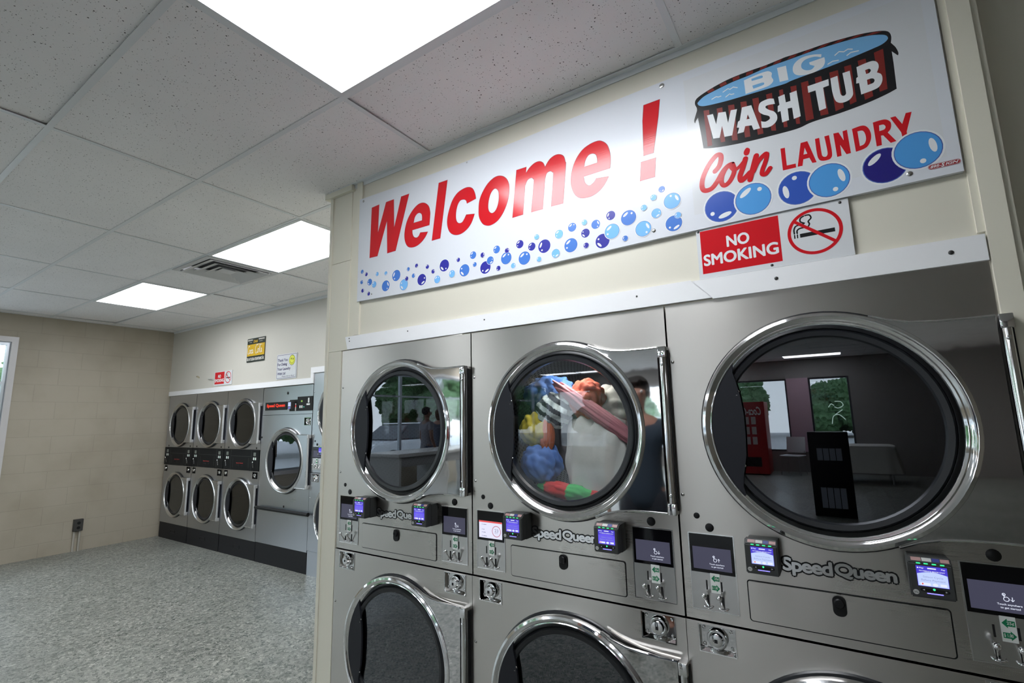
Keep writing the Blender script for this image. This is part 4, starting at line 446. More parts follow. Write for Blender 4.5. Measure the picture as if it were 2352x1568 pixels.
# wall angle along the walls
mb = MB()
mb.box(-2.33, XR, YF - 0.02, YF + 0.003, HC - 0.0012, HC + 0.004); mb.box(-2.33, XR, YF - 0.001, YF + 0.003, HC - 0.022, HC)
mb.box(XL, -2.31, YB - 0.02, YB + 0.003, HC - 0.0012, HC + 0.004); mb.box(XL, -2.31, YB - 0.001, YB + 0.003, HC - 0.022, HC)
mb.box(XL, XL + 0.02, YW, YB, HC - 0.0012, HC + 0.004)
struct(mb.build('trim_2', BAR, smooth=False))

# --- lamps and the air diffuser
for k, (i, j) in enumerate(LIGHTS):
    x0, x1, y0, y1 = gx(i + 1), gx(i), gy(j), gy(j + 1)
    lab = {0: 'large glowing ceiling panel overhead, cut by the top edge of the photo',
           1: 'glowing ceiling panel beside the air diffuser, partly behind the beige pillar',
           2: 'smallest glowing ceiling panel, nearest the corner of the block wall'}.get(k)
    if lab is None: lab = 'ceiling panel behind the camera, ' + ['over the folding table', 'between folding table and camera', 'over the left windows, middle row', 'middle row, left of the room centre', 'middle row, right of the room centre', 'storefront row, above the cloth covered table', 'storefront row, above the drinks machine', 'storefront row, second from the left windows', 'storefront row, nearest the left windows'][k - 3]
    t = thing('ceiling_light', lab, 'ceiling light', ((x0 + x1) / 2, (y0 + y1) / 2, HC), group='fluorescent ceiling panels')
    hx, hy = (x1 - x0) / 2 - 0.006, (y1 - y0) / 2 - 0.006
    m = MB()
    for a in ((-hx, hx, -hy, -hy + 0.022), (-hx, hx, hy - 0.022, hy), (-hx, -hx + 0.022, -hy + 0.022, hy - 0.022), (hx - 0.022, hx, -hy + 0.022, hy - 0.022)):
        m.box(a[0], a[1], a[2], a[3], -0.004, 0.010)
    m.build('frame', BAR, t, smooth=False)
    MB().box(-hx + 0.022, hx - 0.022, -hy + 0.022, hy - 0.022, 0.002, 0.006).build('diffuser', E_PANEL, t, smooth=False)
x0, x1, y0, y1 = vent_rect
t = thing('ceiling_vent', 'dirty white square louvred air diffuser in the ceiling, beside a glowing panel', 'air vent', ((x0 + x1) / 2, (y0 + y1) / 2, HC))
VENTM = mat('vent_paint', (0.60, 0.60, 0.60), 0.4); DUST = mat('dusty_duct', (0.10, 0.10, 0.10), 0.9)
m = MB()
def sqring(m, a, b, za, zb, th=0.002):
    """sloping square louvre ring from half width a (height za) to b (height zb)"""
    n0 = len(m.bm.faces)
    def sq(h, z): return [m.bm.verts.new(p) for p in ((-h, -h, z), (h, -h, z), (h, h, z), (-h, h, z))]
    A, B = sq(a, za), sq(b, zb); A2, B2 = sq(a, za + th), sq(b, zb + th)
    for k in range(4):
        l = (k + 1) % 4
        m.bm.faces.new((A[k], A[l], B[l], B[k])); m.bm.faces.new((A2[l], A2[k], B2[k], B2[l])); m.bm.faces.new((A[l], A[k], A2[k], A2[l])); m.bm.faces.new((B[k], B[l], B2[l], B2[k]))
    m._tag(n0)
h = 0.299
m = MB(); sqring(m, h, 0.258, -0.006, -0.007); m.build('frame', VENTM, t, smooth=False)
for a, b in ((0.250, 0.188), (0.184, 0.122), (0.118, 0.060)):
    m = MB(); sqring(m, a, b, -0.014, 0.010); m.build('louvre', VENTM, t, smooth=False)
m = MB(); m.box(-0.062, 0.062, -0.062, 0.062, -0.004, -0.002); m.build('centre_plate', VENTM, t, smooth=False)
m = MB(); m.box(-0.25, 0.25, -0.25, 0.25, 0.05, 0.055); m.build('duct', DUST, t, smooth=False)

# --- walls
struct(MB().box(XL - 0.2, XL, 1.53, YB + 1.0, 0, HC + 0.22).build('wall_left', BLOCK, smooth=False))
# glazed part of the left wall, running towards the camera side
m = MB(); m.box(XL - 0.2, XL, YW, 1.53, 2.52, HC + 0.22); m.box(XL - 0.2, XL, YW, 1.53, 0, 0.62)
struct(m.build('wall_left_glazed', BLOCK, smooth=False))
FRAMEW = mat('window_frame_paint', (0.62, 0.60, 0.60), 0.3); FRAMEA = mat('window_frame_alu', (0.42, 0.46, 0.50), 0.3, 0.6)
m = MB()
m.box(XL - 0.10, XL + 0.012, 1.475, 1.53, 0.62, 2.52); m.box(XL - 0.10, XL + 0.012, YW, 1.475, 2.46, 2.52); m.box(XL - 0.10, XL + 0.012, YW, 1.475, 0.62, 0.68)
struct(m.build('trim_3', FRAMEW, smooth=False))
n = 0
ys = [1.475, 0.0, -1.5, -3.0, -4.25, -5.6, -7.1, -8.6, -9.9, YW + 0.1]
for a, b in zip(ys, ys[1:]):
    n += 1
    w_ = bpy.data.objects.new('window_%d' % n, None); COL.objects.link(w_); w_.location = (XL - 0.06, (a + b) / 2, 0.68); w_['kind'] = 'structure'; hh = (a - b) / 2
    m = MB(); m.box(-0.03, 0.03, -hh, -hh + 0.03, 0, 1.78); m.box(-0.03, 0.03, hh - 0.03, hh, 0, 1.78); m.box(-0.03, 0.03, -hh + 0.03, hh - 0.03, 0, 0.035); m.box(-0.03, 0.03, -hh + 0.03, hh - 0.03, 1.745, 1.78)
    m.box(-0.03, 0.03, -hh + 0.03, hh - 0.03, 1.29, 1.325)
    m.build('frame', FRAMEA, w_, smooth=False)
    MB().box(-0.003, 0.003, -hh + 0.03, hh - 0.03, 0.035, 1.745).build('pane', WGLASS, w_, smooth=False)
# back wall (behind the camera) with the storefront
BACKW = mat('grey_wall_paint', (0.25, 0.235, 0.225), 0.6)
m = MB(); m.box(XL - 0.2, XR, YW - 0.15, YW, 2.32, HC + 0.22); m.box(XL - 0.2, 0.36, YW - 0.15, YW, 0, 0.5); m.box(0.62, XR, YW - 0.15, YW, 0, 2.32); m.box(0.36, 0.62, YW - 0.15, YW, 0, 2.32)
m.box(-0.97, -0.49, YW - 0.15, YW, 0.5, 2.32); m.box(XL - 0.2, -7.6, YW - 0.15, YW, 0.5, 2.32)
struct(m.build('wall_back', BACKW, smooth=False))
struct(MB().box(-0.97, -0.49, YW - 0.01, YW + 0.06, 0.5, 2.32).build('trim_4', mat('pink_pillar_paint', (0.50, 0.34, 0.40), 0.5), smooth=False))
for a, b in ((-0.49, 0.36), (-2.2, -0.97), (-3.9, -2.2), (-5.6, -3.9), (-7.6, -5.6)):
    n += 1
    w_ = bpy.data.objects.new('window_%d' % n, None); COL.objects.link(w_); w_.location = ((a + b) / 2, YW - 0.06, 0.5); w_['kind'] = 'structure'; hh = (b - a) / 2
    m = MB(); m.box(-hh, -hh + 0.04, -0.03, 0.03, 0, 1.82); m.box(hh - 0.04, hh, -0.03, 0.03, 0, 1.82); m.box(-hh + 0.04, hh - 0.04, -0.03, 0.03, 0, 0.04); m.box(-hh + 0.04, hh - 0.04, -0.03, 0.03, 1.78, 1.82)
    m.build('frame', mat('dark_frame', (0.05, 0.05, 0.06), 0.4), w_, smooth=False)
    MB().box(-hh + 0.04, hh - 0.04, -0.003, 0.003, 0.04, 1.78).build('pane', WGLASS, w_, smooth=False)
struct(MB().box(XR, XR + 0.15, YW - 0.15, YF + 0.2, 0, HC + 0.22).build('wall_right', mat('brown_wall_paint', (0.30, 0.26, 0.21), 0.6), smooth=False))

# front bulkhead above and around the near dryers
m = MB(); m.box(-2.13, 0.372, YF + 0.004, YF + 0.06, 1.872, HC + 0.1); m.box(-2.3, -2.20, YF + 0.03, YB + 0.0, 0, HC + 0.1)
m.box(-2.13, 0.372, YF + 0.95, YF + 1.0, 0, HC + 0.1)
struct(m.build('wall_front', BEIGEP, smooth=False))
m = MB(); m.box(0.433, XR, YF + 0.11, YF + 0.16, 0, HC + 0.1); m.box(0.62, 0.66, YF + 0.10, YF + 0.11, 0, HC)
struct(m.build('wall_front_recess', BEIGEP, smooth=False))
m = MB()
m.box(-2.300, -2.142, YF - 0.002, YF + 0.03, 2.358, HC - 0.036); m.box(-2.300, -2.142, YF - 0.005, YF + 0.03, 1.856, 2.354); m.box(-2.300, -2.191, YF - 0.005, YF + 0.03, 0, 1.855)
m.box(-2.322, -2.3005, YF - 0.010, YF + 0.03, 0, HC - 0.036); m.box(-2.36, -2.125, YF - 0.022, YF + 0.03, HC - 0.035, HC - 0.003)
m.box(-2.1415, -2.098, YF + 0.002, YF + 0.03, 1.93, HC - 0.036); m.box(-2.098, -2.054, YF - 0.006, YF + 0.03, 1.93, HC - 0.002)
struct(m.build('trim_5', BEIGE2, smooth=False))
m = MB(); m.box(0.356, 0.372, YF - 0.004, YF + 0.02, 1.93, HC - 0.002); m.box(0.372, 0.418, YF - 0.012, YF + 0.15, 0, HC - 0.002); m.box(0.418, 0.433, YF - 0.002, YF + 0.15, 0, HC - 0.002)
struct(m.build('trim_6', BEIGE2, smooth=False))
# wall above the far bank
m = MB(); m.box(XL, -4.545, YB + 0.004, YB + 0.06, 1.875, HC + 0.1); m.box(-4.545, -2.3, YB + 0.004, YB + 0.06, 2.0, HC + 0.1); m.box(-3.62, -2.3, YB + 0.004, YB + 0.06, 0, 2.0)
m.box(XL, -2.3, YB + 0.95, YB + 1.0, 0, HC + 0.1)
FARW = mat('far_wall_paint', (0.57, 0.55, 0.49), 0.55, bump=((60, 60, 60), 0.08, 0.002))
struct(m.build('wall_far', FARW, smooth=False))
# white trim boards over the machines
TRIM = {}
def board(x0, x1, z0, z1, y, name, sl=(0, 0)):
    o = MB().prism([[(x0 + sl[0], z0), (x1 + sl[1], z0), (x1, z1), (x0, z1)]], y - 0.011, y + 0.003).build(name, WHITE, smooth=False)
    TRIM[name] = o
    return struct(o)
board(-2.154, -0.362, 1.857, 1.926, YF, 'trim_7', (0.02, 0.064)); board(-0.360, 0.368, 1.853, 1.922, YF, 'trim_8', (0.064, 0.0))
board(XL + 0.03, -4.548, 1.877, 1.937, YB, 'trim_9'); board(-4.548, -3.6, 1.985, 2.045, YB, 'trim_10', (0.0, 0)); 
struct(MB().prism([rect(-4.548, -4.503, 1.877, 1.984)], YB - 0.011, YB + 0.003).build('trim_11', WHITE, smooth=False))
k = 0
SCREW_AT = [(-0.109, 1.888, 0.0055), (0.298, 1.886, 0.006), (-1.688, 1.905, 0.0035), (-1.227, 1.902, 0.0035), (-2.121, 1.915, 0.0035), (-2.118, 1.900, 0.0035), (-0.55, 1.90, 0.0035)]
for (x, z, r) in SCREW_AT:
    MB().dome(x, z, r, r * 0.5, y=YF - 0.011, seg=12).build('screw', DUSTY, TRIM['trim_7' if x < -0.33 else 'trim_8'])

# ================================================================== SIGNS
SY_ = YF - 0.012
sg = MB(); sg.prism([[(-2.066, 2.108), (-1.75, 2.099), (-1.4, 2.092), (-1.0, 2.089), (-0.5, 2.095), (-0.1, 2.098), (0.350, 2.100), (0.350, 2.685), (-0.2, 2.688), (-0.6, 2.683), (-1.0, 2.673), (-1.35, 2.668), (-1.7, 2.673), (-2.066, 2.683)]], SY_, YF + 0.003)
sign = sg.build('sign_board', [SIGNW], smooth=False)
tag(sign, 'long white Welcome banner board with bubbles and a wash tub picture', 'sign')
def art_part(name, layers, y, mats):
    m = MB()
    for mi, polys in layers:
        m.m = mi
        for p in polys: m.poly(p, y)
    return m.build(name, mats, sign, smooth=False)
MB().poly([rect(-0.332, 0.322, 2.150, 2.655)], SY_, 0.0004).build('decal_sheet', SIGNW2, sign, smooth=False)
m = MB()
def grow(p, d):
    out = []; ar = sum(p[i][0] * p[(i + 1) % len(p)][1] - p[(i + 1) % len(p)][0] * p[i][1] for i in range(len(p))); sgn = 1 if ar > 0 else -1
    for i in range(len(p)):
        a, b, c = Vector(p[i - 1]), Vector(p[i]), Vector(p[(i + 1) % len(p)]); u = (b - a); v = (c - b)
        if u.length < 1e-6 or v.length < 1e-6: out.append(tuple(b)); continue
        u.normalize(); v.normalize(); n1 = Vector((u.y, -u.x)); n2 = Vector((v.y, -v.x)); q = n1 + n2
        if q.length < 0.5: q = n1 + n2 * 0.5
        q.normalize(); out.append(tuple(b + q * d * sgn))
    return out
m = MB()
for g in ART['welcome']: m.m = 1; m.poly([grow(g[0], 0.0016)] , SY_ - 0.0001)
m.m = 0
for g in ART['welcome']: m.poly(g[:1], SY_ - 0.0004)
m.m = 2
for g in ART['welcome']:
    for h_ in g[1:]: m.m = 1; m.poly([h_], SY_ - 0.0007); m.m = 2; m.poly([grow(h_, -0.0016)], SY_ - 0.001)
m.build('welcome_lettering', [SRED, SDRED, SIGNW], sign, smooth=False)
order = ['D', 'M', 'L', 'B', 'K', 'N']; r2 = random.Random(5)
BMATS = [BCOL[c] for c in order] + [SWH, mat('bubble_outline', (0.06, 0.12, 0.42), 0.3)]
for q, (x, z, r, c) in enumerate(BUBBLES):
    m = MB(); yy = SY_ - 0.0005 - (0.0036 if r < 0.0115 else {'D': 0, 'B': 0, 'N': 0, 'M': 0.0012, 'L': 0.0024, 'K': 0.0012}[c])
    m.m = 6; m.poly([circ(x, z, r * 1.09, 28)], yy); m.m = 7; m.poly([circ(x, z, r * 1.0, 28)], yy - 0.0003)
    m.m = order.index(c); m.poly([circ(x, z, r * 0.955, 28)], yy - 0.0006)
    big = q - (len(BUBBLES) - 6)
    if big < 0: a = r2.choice([0.4, 2.2, 2.7, 3.9, 5.2]); b_ = a - 1.35 if q % 2 else a + 1.35
    else: a, b_ = [math.radians(g_) for g_ in ((-75, 212), (128, 52), (188, 100), (12, -68), (132, 500), (8, -78))[big]]
    m.m = 6; ca, sa = math.cos(a), math.sin(a); m.poly([ell(x + 0.62 * r * ca, z + 0.62 * r * sa, 0.15 * r, 0.40 * r, a, 16)], yy - 0.0009)
    if b_ < 7: m.poly([circ(x + 0.66 * r * math.cos(b_), z + 0.66 * r * math.sin(b_), 0.13 * r, 12)], yy - 0.0009)
    m.build('bubble_print', BMATS, sign, smooth=False)
D = SY_ - 0.0006
art_part('wash_tub_print', [(0, ART['tub'])], D, [SBLK]); art_part('stave_print', [(0, ART['stave'])], D - 0.0004, [SSTAVE]); art_part('water_print', [(0, ART['water'])], D - 0.0006, [SWAT])
m = MB()
for g in ART['tubtext']: m.poly(g, D - 0.0012)
m.build('tub_lettering', SWH, sign, smooth=False)
for p, w_ in STROKES['waves']:
    m = MB(); stroke(m, p, w_, D - 0.001); m.build('wave_print', SWH, sign, smooth=False)
m = MB()
for g in ART['laundry'] + ART['coindot']: m.m = 0; m.poly(g, D - 0.0002)
for q, (p, w_) in enumerate(STROKES['coin']): stroke(m, p, w_, D - 0.0001 - 0.0008 * q)
m.build('coin_laundry_lettering', SRED, sign, smooth=False)
m = MB(); m.m = 0; m.poly([rrect(0.280, 0.347, 2.1225, 2.1365, 0.0069)], D - 0.0018); m.m = 1; m.poly([rrect(0.2812, 0.3458, 2.1236, 2.1354, 0.0058)], D - 0.0021); m.m = 0; m.poly([rrect(0.2818, 0.3452, 2.1242, 2.1348, 0.0052)], D - 0.0024)
m.m = 1; add_text(m, '895-', 0.2845, 0.307, 2.1258, 2.1332, D - 0.0027, 0.03, 0.3); add_text(m, 'S', 0.307, 0.315, 2.1238, 2.1352, D - 0.0027, 0.04, 0.3); add_text(m, 'IGN', 0.3155, 0.343, 2.1262, 2.1335, D - 0.0027, 0.03, 0.3)
m.build('maker_badge', [mat('badge_red', (0.33, 0.01, 0.015), 0.3), SWH], sign, smooth=False)
for x, z, big in [(-2.035, 2.665, 1), (-1.316, 2.662, 0), (-0.408, 2.669, 2), (-1.951, 2.131, 0), (-0.473, 2.128, 1), (0.24, 2.125, 1)]:
    m = MB(); m.dome(x, z, 0.009 if big == 2 else (0.007 if big else 0.004), 0.003, y=SY_, seg=14); m.build('screw', SCREWM, sign)

flatten_print(sign, SY_)
def no_smoking(name, x0, x1, z0, z1, y, label, far=False):
    W, H = x1 - x0, z1 - z0
    o = MB().box(x0, x1, y, y + 0.006, z0, z1).build(name, SIGNW2, smooth=False); tag(o, label, 'sign', 'no smoking signs')
    X = lambda u: x0 + u * W
    Z = lambda v: z0 + v * H
    m = MB(); m.poly([rect(X(0.028), X(0.575), Z(0.098), Z(0.955))], y); m.build('red_field', SRED, o, smooth=False)
    m = MB(); add_text(m, 'NO', X(0.215), X(0.375), Z(0.545), Z(0.77), y - 0.0004, 0.02, fat=0.0016 * W / 0.43); add_text(m, 'SMOKING', X(0.040), X(0.558), Z(0.245), Z(0.475), y - 0.0004, 0.02, fat=0.0016 * W / 0.43)
    m.build('lettering', SWH, o, smooth=False)
    m = MB(); cx, cz, r = X(0.787), Z(0.53), 0.41 * H
    m.m = 1
    if True:
        m.poly([rect(cx - 0.047 * W * 1.9, cx + 0.205 * W * 0.58, cz - 0.07 * H, cz - 0.00 * H)], y - 0.0001)
        for q in (0.105, 0.122): m.poly([rect(cx - q * W - 0.004 * W, cx - q * W + 0.004 * W, cz - 0.07 * H, cz)], y - 0.0001)
        w_ = 0.009 * W * 1.1
        stroke(m, curved([(cx - 0.122 * W, cz + 0.02 * H), (cx - 0.122 * W, cz + 0.09 * H), (cx - 0.11 * W, cz + 0.15 * H), (cx - 0.085 * W, cz + 0.165 * H), (cx - 0.06 * W, cz + 0.17 * H)]), w_, y - 0.0001)
        stroke(m, curved([(cx - 0.105 * W, cz + 0.02 * H), (cx - 0.103 * W, cz + 0.07 * H), (cx - 0.085 * W, cz + 0.10 * H), (cx - 0.05 * W, cz + 0.10 * H)]), w_, y - 0.0001)
        stroke(m, curved([(cx - 0.055 * W, cz + 0.18 * H), (cx - 0.078 * W, cz + 0.22 * H), (cx - 0.075 * W, cz + 0.28 * H), (cx - 0.055 * W, cz + 0.31 * H)]), w_, y - 0.0001)
        stroke(m, curved([(cx - 0.045 * W, cz + 0.315 * H), (cx - 0.02 * W, cz + 0.31 * H), (cx - 0.012 * W, cz + 0.25 * H), (cx - 0.03 * W, cz + 0.20 * H), (cx - 0.025 * W, cz + 0.15 * H), (cx - 0.033 * W, cz + 0.11 * H)]), w_, y - 0.0001)
    m.m = 0; m.poly([circ(cx, cz, r, 64), circ(cx, cz, r * 0.87, 64)], y - 0.0006)
    c45 = math.radians(140); a = r * 0.93; px, pz = math.cos(c45), math.sin(c45); t_ = r * 0.065
    m.poly([[(cx + a * px - pz * t_, cz + a * pz + px * t_), (cx - a * px - pz * t_, cz - a * pz + px * t_), (cx - a * px + pz * t_, cz - a * pz - px * t_), (cx + a * px + pz * t_, cz + a * pz - px * t_)]], y - 0.0005)
    m.build('no_smoking_symbol', [SRED, SBLK], o, smooth=False); flatten_print(o, y, 0.4)
    return o
ns = no_smoking('no_smoking_sign', -0.333, 0.0955, 1.924, 2.097, YF - 0.006, 'large red and white NO SMOKING sign tucked under the Welcome board')
for x, z in [(-0.326, 2.0895), (0.075, 2.088), (-0.117, 1.933)]:
    MB().dome(x, z, 0.0042, 0.002, y=YF - 0.006, seg=12).build('screw', DUSTY, ns)
ns2 = no_smoking('no_smoking_sign', -6.57, -6.145, 1.956, 2.133, YB - 0.004, 'small red and white NO SMOKING sign on the far wall')

# yellow and black soda sign
YEL = mat('sign_yellow', (0.60, 0.38, 0.02), 0.35); SGR = mat('sign_dark_green', (0.022, 0.032, 0.028), 0.35); CREAM = mat('sign_cream', (0.75, 0.74, 0.68), 0.35)
o = MB().box(-5.832, -5.455, YB - 0.004, YB + 0.002, 2.196, 2.480).build('soda_sign', SGR, smooth=False)
tag(o, 'soda sign with yellow middle band and black ends on the far wall', 'sign')
yy = YB - 0.004
MB().poly([rect(-5.829, -5.458, 2.268, 2.408)], yy).build('yellow_band', YEL, o, smooth=False)
for s_, a_, b_, c_, d_ in (('AT SODA FOUNTAINS', -5.775, -5.51, 2.212, 2.247), ('5¢', -5.825, -5.785, 2.207, 2.252), ('5¢', -5.503, -5.463, 2.207, 2.252), ('DELICIOUS', -5.820, -5.715, 2.452, 2.468), ('REFRESHING', -5.590, -5.470, 2.452, 2.468)):
    m = MB(); add_text(m, s_, a_, b_, c_, d_, yy - 0.0003, 0.02, fat=0.001); m.build('white_lettering', CREAM, o, smooth=False)
for a_, b_ in ((-5.79, -5.735), (-5.575, -5.51)):
    m = MB(); stroke(m, [(a_, 2.433), (b_, 2.433)], 0.003, yy - 0.0003); m.build('printed_rule', CREAM, o, smooth=False)
m = MB()
def scr(u0, v0, s, pts, w_): stroke(m, curved([(u0 + s * a, v0 + s * b) for a, b in pts], 3), w_, yy - 0.0003)
CUR_C = [(0.50, 0.85), (0.42, 1.0), (0.22, 0.95), (0.06, 0.6), (0.03, 0.2), (0.14, -0.02), (0.32, 0.0), (0.45, 0.18)]
CUR_O = [(0.16, 0.5), (0.04, 0.38), (0.02, 0.12), (0.12, 0.0), (0.25, 0.1), (0.28, 0.35), (0.16, 0.5), (0.32, 0.42)]
CUR_c = [(0.26, 0.42), (0.15, 0.5), (0.03, 0.32), (0.04, 0.06), (0.16, 0.0), (0.28, 0.14)]
CUR_a = [(0.26, 0.45), (0.1, 0.48), (0.02, 0.25), (0.08, 0.02), (0.2, 0.08), (0.27, 0.45), (0.27, 0.1), (0.36, 0.05)]
CUR_l = [(-0.02, 0.25), (0.12, 0.55), (0.17, 0.86), (0.10, 0.90), (0.05, 0.5), (0.06, 0.08), (0.18, 0.06)]
S_ = 0.088
for u, cv in ((0.0, CUR_C), (0.40, CUR_O), (0.76, CUR_c), (1.04, CUR_a)): scr(-5.822 + u * S_ * 1.02, 2.298, S_ * 1.05, cv, 0.0068)
for u, cv in ((0.0, CUR_C), (0.42, CUR_O), (0.78, CUR_l), (1.0, CUR_a)): scr(-5.655 + u * S_ * 1.25, 2.298, S_ * 1.15, cv, 0.0068)
scr(-5.625, 2.392, S_, curved([(0, 0.05), (0.35, 0.10), (0.8, 0.04), (1.25, -0.02)]), 0.005)
m.build('script_lettering', CREAM, o, smooth=False)
m = MB(); add_text(m, 'Drink', -5.700, -5.605, 2.424, 2.458, yy - 0.0003, 0.03, 0.3); m.build('yellow_lettering', YEL, o, smooth=False)
# thank you sign
o = MB().prism([rrect(-5.192, -4.815, 1.954, 2.233, 0.012)], YB - 0.004, YB + 0.002).build('thank_you_sign', SIGNW2, smooth=False)
tag(o, 'white Thank You sign with a yellow smiling face, right of the soda sign', 'sign')
NAVY = mat('sign_navy', (0.035, 0.03, 0.12), 0.4)
m = MB(); m.poly([rrect(-5.184, -4.823, 1.963, 2.224, 0.012), list(reversed(rrect(-5.180, -4.827, 1.967, 2.220, 0.010)))], yy)
for s_, a, b, c, d in (('Thank You', -5.172, -4.985, 2.150, 2.182), ('For Doing', -5.172, -4.995, 2.094, 2.135), ('Your Laundry', -5.170, -4.925, 2.043, 2.083), ('With Us!', -5.170, -5.015, 2.001, 2.031)): add_text(m, s_, a, b, c, d, yy - 0.0003, 0.015, fat=0.0012)
add_text(m, 'Please Hurry Back!', -5.085, -4.845, 1.972, 1.992, yy - 0.0003, 0.0, 0.4)
m.build('blue_lettering', NAVY, o, smooth=False)
m = MB(); cx, cz, r = -4.902, 2.155, 0.056; m.m = 0; m.poly([circ(cx, cz, r, 32)], yy - 0.0002); m.m = 1; m.poly([circ(cx, cz, r * 0.94, 32)], yy - 0.0005); m.m = 0
m.poly([ell(cx - 0.016, cz + 0.015, 0.006, 0.011)], yy - 0.0008); m.poly([ell(cx + 0.018, cz + 0.010, 0.006, 0.011)], yy - 0.0008)
stroke(m, [(cx + 0.036 * math.cos(t), cz + 0.036 * math.sin(t)) for t in [math.radians(a) for a in range(200, 350, 12)]], 0.003, yy - 0.0008)
m.build('smiling_face', [SBLK, mat('smiley_yellow', (0.72, 0.75, 0.08), 0.4)], o, smooth=False)
# wall hooks near the far corner
t = MB(); t.tube([(-6.60, YB + 0.004, 2.045), (-6.60, YB - 0.012, 2.045), (-6.66, YB - 0.014, 2.052), (-6.71, YB - 0.012, 2.056)], 0.006, 8); tag(t.build('wall_anchor', mat('grey_anchor', (0.5, 0.5, 0.47), 0.5)), 'small pale wire stub on the far wall, left of the little NO SMOKING sign', 'wall anchor')
t = MB(); t.m = 0; t.poly([ell(-7.02, 2.10, 0.05, 0.012, -0.3)], YB + 0.004, 0.001); t.m = 1; t.dome(-7.06, 2.105, 0.006, 0.003, y=YB + 0.003); tag(t.build('wall_patch', [mat('patch_brown', (0.42, 0.36, 0.24), 0.7), DUSTY]), 'small brown patch and hole on the far wall near the corner', 'wall patch')

# ================================================================== DRYERS
def door_parts(P, cx, cz, R=0.330, yo=-0.030, hinge=True, plate=POLISH, ring=CHROME, k=1.0, glass_m=DGLASS, flare=True):
    """round glass door hinged on the right; k scales details"""
    d = MB()
    d.lathe([(R * 0.975, -0.0095), (R * 0.995, -0.0105), (R, yo + 0.004), (R * 0.99, yo - 0.003), (R * 0.965, yo - 0.006), (R * 0.94, yo - 0.003), (R * 0.925, yo + 0.003), (R * 0.915, yo + 0.002), (R * 0.87, yo + 0.016), (R * 0.862, yo + 0.026)], cx, cz, 80)
    if hinge:
        d.m = 1
        # flared plate joining ring and hinge
        if flare: up = [(R * 0.40, R * 0.925), (R * 0.52, R * 0.875), (R * 0.66, R * 0.840), (R * 0.82, R * 0.825), (R * 1.0, R * 0.822), (R * 1.165, R * 0.825)]
        else: up = [(R * 0.62, R * 0.80), (R * 0.9, R * 0.79), (R * 1.165, R * 0.79)]
        a_up = math.atan2(up[0][1], up[0][0])
        arc = [(R * 0.97 * math.cos(a_up - 2 * a_up * i / 24), R * 0.97 * math.sin(a_up - 2 * a_up * i / 24)) for i in range(25)]
        out = up + [(p[0], -p[1]) for p in reversed(up)] + [p for p in reversed(arc)]
        d.prism([[(cx + p[0], cz + p[1]) for p in out]], yo + 0.001, yo + 0.016)
        for sgn in (1, -1):   # rolled rims along the flares
            d.m = 0; d.tube([(cx + p[0], yo + 0.001, cz + sgn * p[1]) for p in up], 0.0035, 8)
    door = d.build('door', [ring, plate], P)
    g = MB(); g.lathe([(R * 1.022, 0.001), (R * 1.022, -0.005), (R * 1.010, -0.009), (R * 0.95, -0.009)], cx, cz, 72); g.lathe([(R * 0.862, yo + 0.024), (R * 0.84, yo + 0.010), (R * 0.80, yo + 0.012), (R * 0.785, yo + 0.022), (R * 0.80, yo + 0.034), (R * 0.862, yo + 0.034)], cx, cz, 72); g.build('gasket_and_shadow_ring', GASKET_SHADE, door)  # outer black ring paints the shadow gap around the door; inner ring is gasket
    MB().prism([circ(cx, cz, R * 0.80, 64)], yo + 0.020, yo + 0.024).build('glass', glass_m, door, smooth=False)
    if hinge:
        # finger recess plate: black crescent on the left
        a0, a1 = math.radians(138), math.radians(222)
        arc = [(cx + R * 0.905 * math.cos(a0 + (a1 - a0) * i / 20), cz + R * 0.905 * math.sin(a0 + (a1 - a0) * i / 20)) for i in range(21)]
        wav = [(-0.665, -0.60), (-0.68, -0.52), (-0.67, -0.42), (-0.635, -0.25), (-0.625, -0.05), (-0.625, 0.12), (-0.64, 0.28), (-0.665, 0.42), (-0.69, 0.52), (-0.68, 0.60)]
        MB().prism([arc + [(cx + R * a, cz + R * b) for a, b in wav]], yo + 0.003, yo + 0.012).build('door_pull', HANDLE, door)
        m = MB(); m.tube([(cx - R * 0.67, yo + 0.008, cz + R * 0.30), (cx - R * 0.67, yo + 0.004, cz + R * 0.31)], 0.003, 8); m.dome(cx - R * 0.655, cz + R * 0.34, 0.004, 0.003, y=yo + 0.006); m.dome(cx - R * 0.655, cz - R * 0.34, 0.004, 0.003, y=yo + 0.006); m.build('screw', SCREWM, door)
        hz = R * 0.825 if flare else R * 0.79
        m = MB(); hx = cx + R * 1.215
        m.tube([(hx, yo + 0.004, cz - hz + 0.03), (hx, yo + 0.004, cz + hz - 0.03)], 0.0105, 14)
        m.box(hx - 0.012, hx + 0.014, yo - 0.008, 0.0, cz + hz - 0.034, cz + hz + 0.002, 0.002); m.box(hx - 0.012, hx + 0.014, yo - 0.008, 0.0, cz - hz - 0.002, cz - hz + 0.034, 0.002)
        m.dome(hx, cz + hz - 0.058, 0.006, 0.003, y=yo - 0.0055); m.dome(hx, cz - hz + 0.058, 0.006, 0.003, y=yo - 0.0055)
        m.build('hinge', ring if flare else HALU, door)
        if flare: MB().box(hx + 0.012, hx + 0.016, yo + 0.014, -0.001, cz - hz + 0.01, cz + hz - 0.01).build('hinge_backing', BLACK, door, smooth=False)
    return door
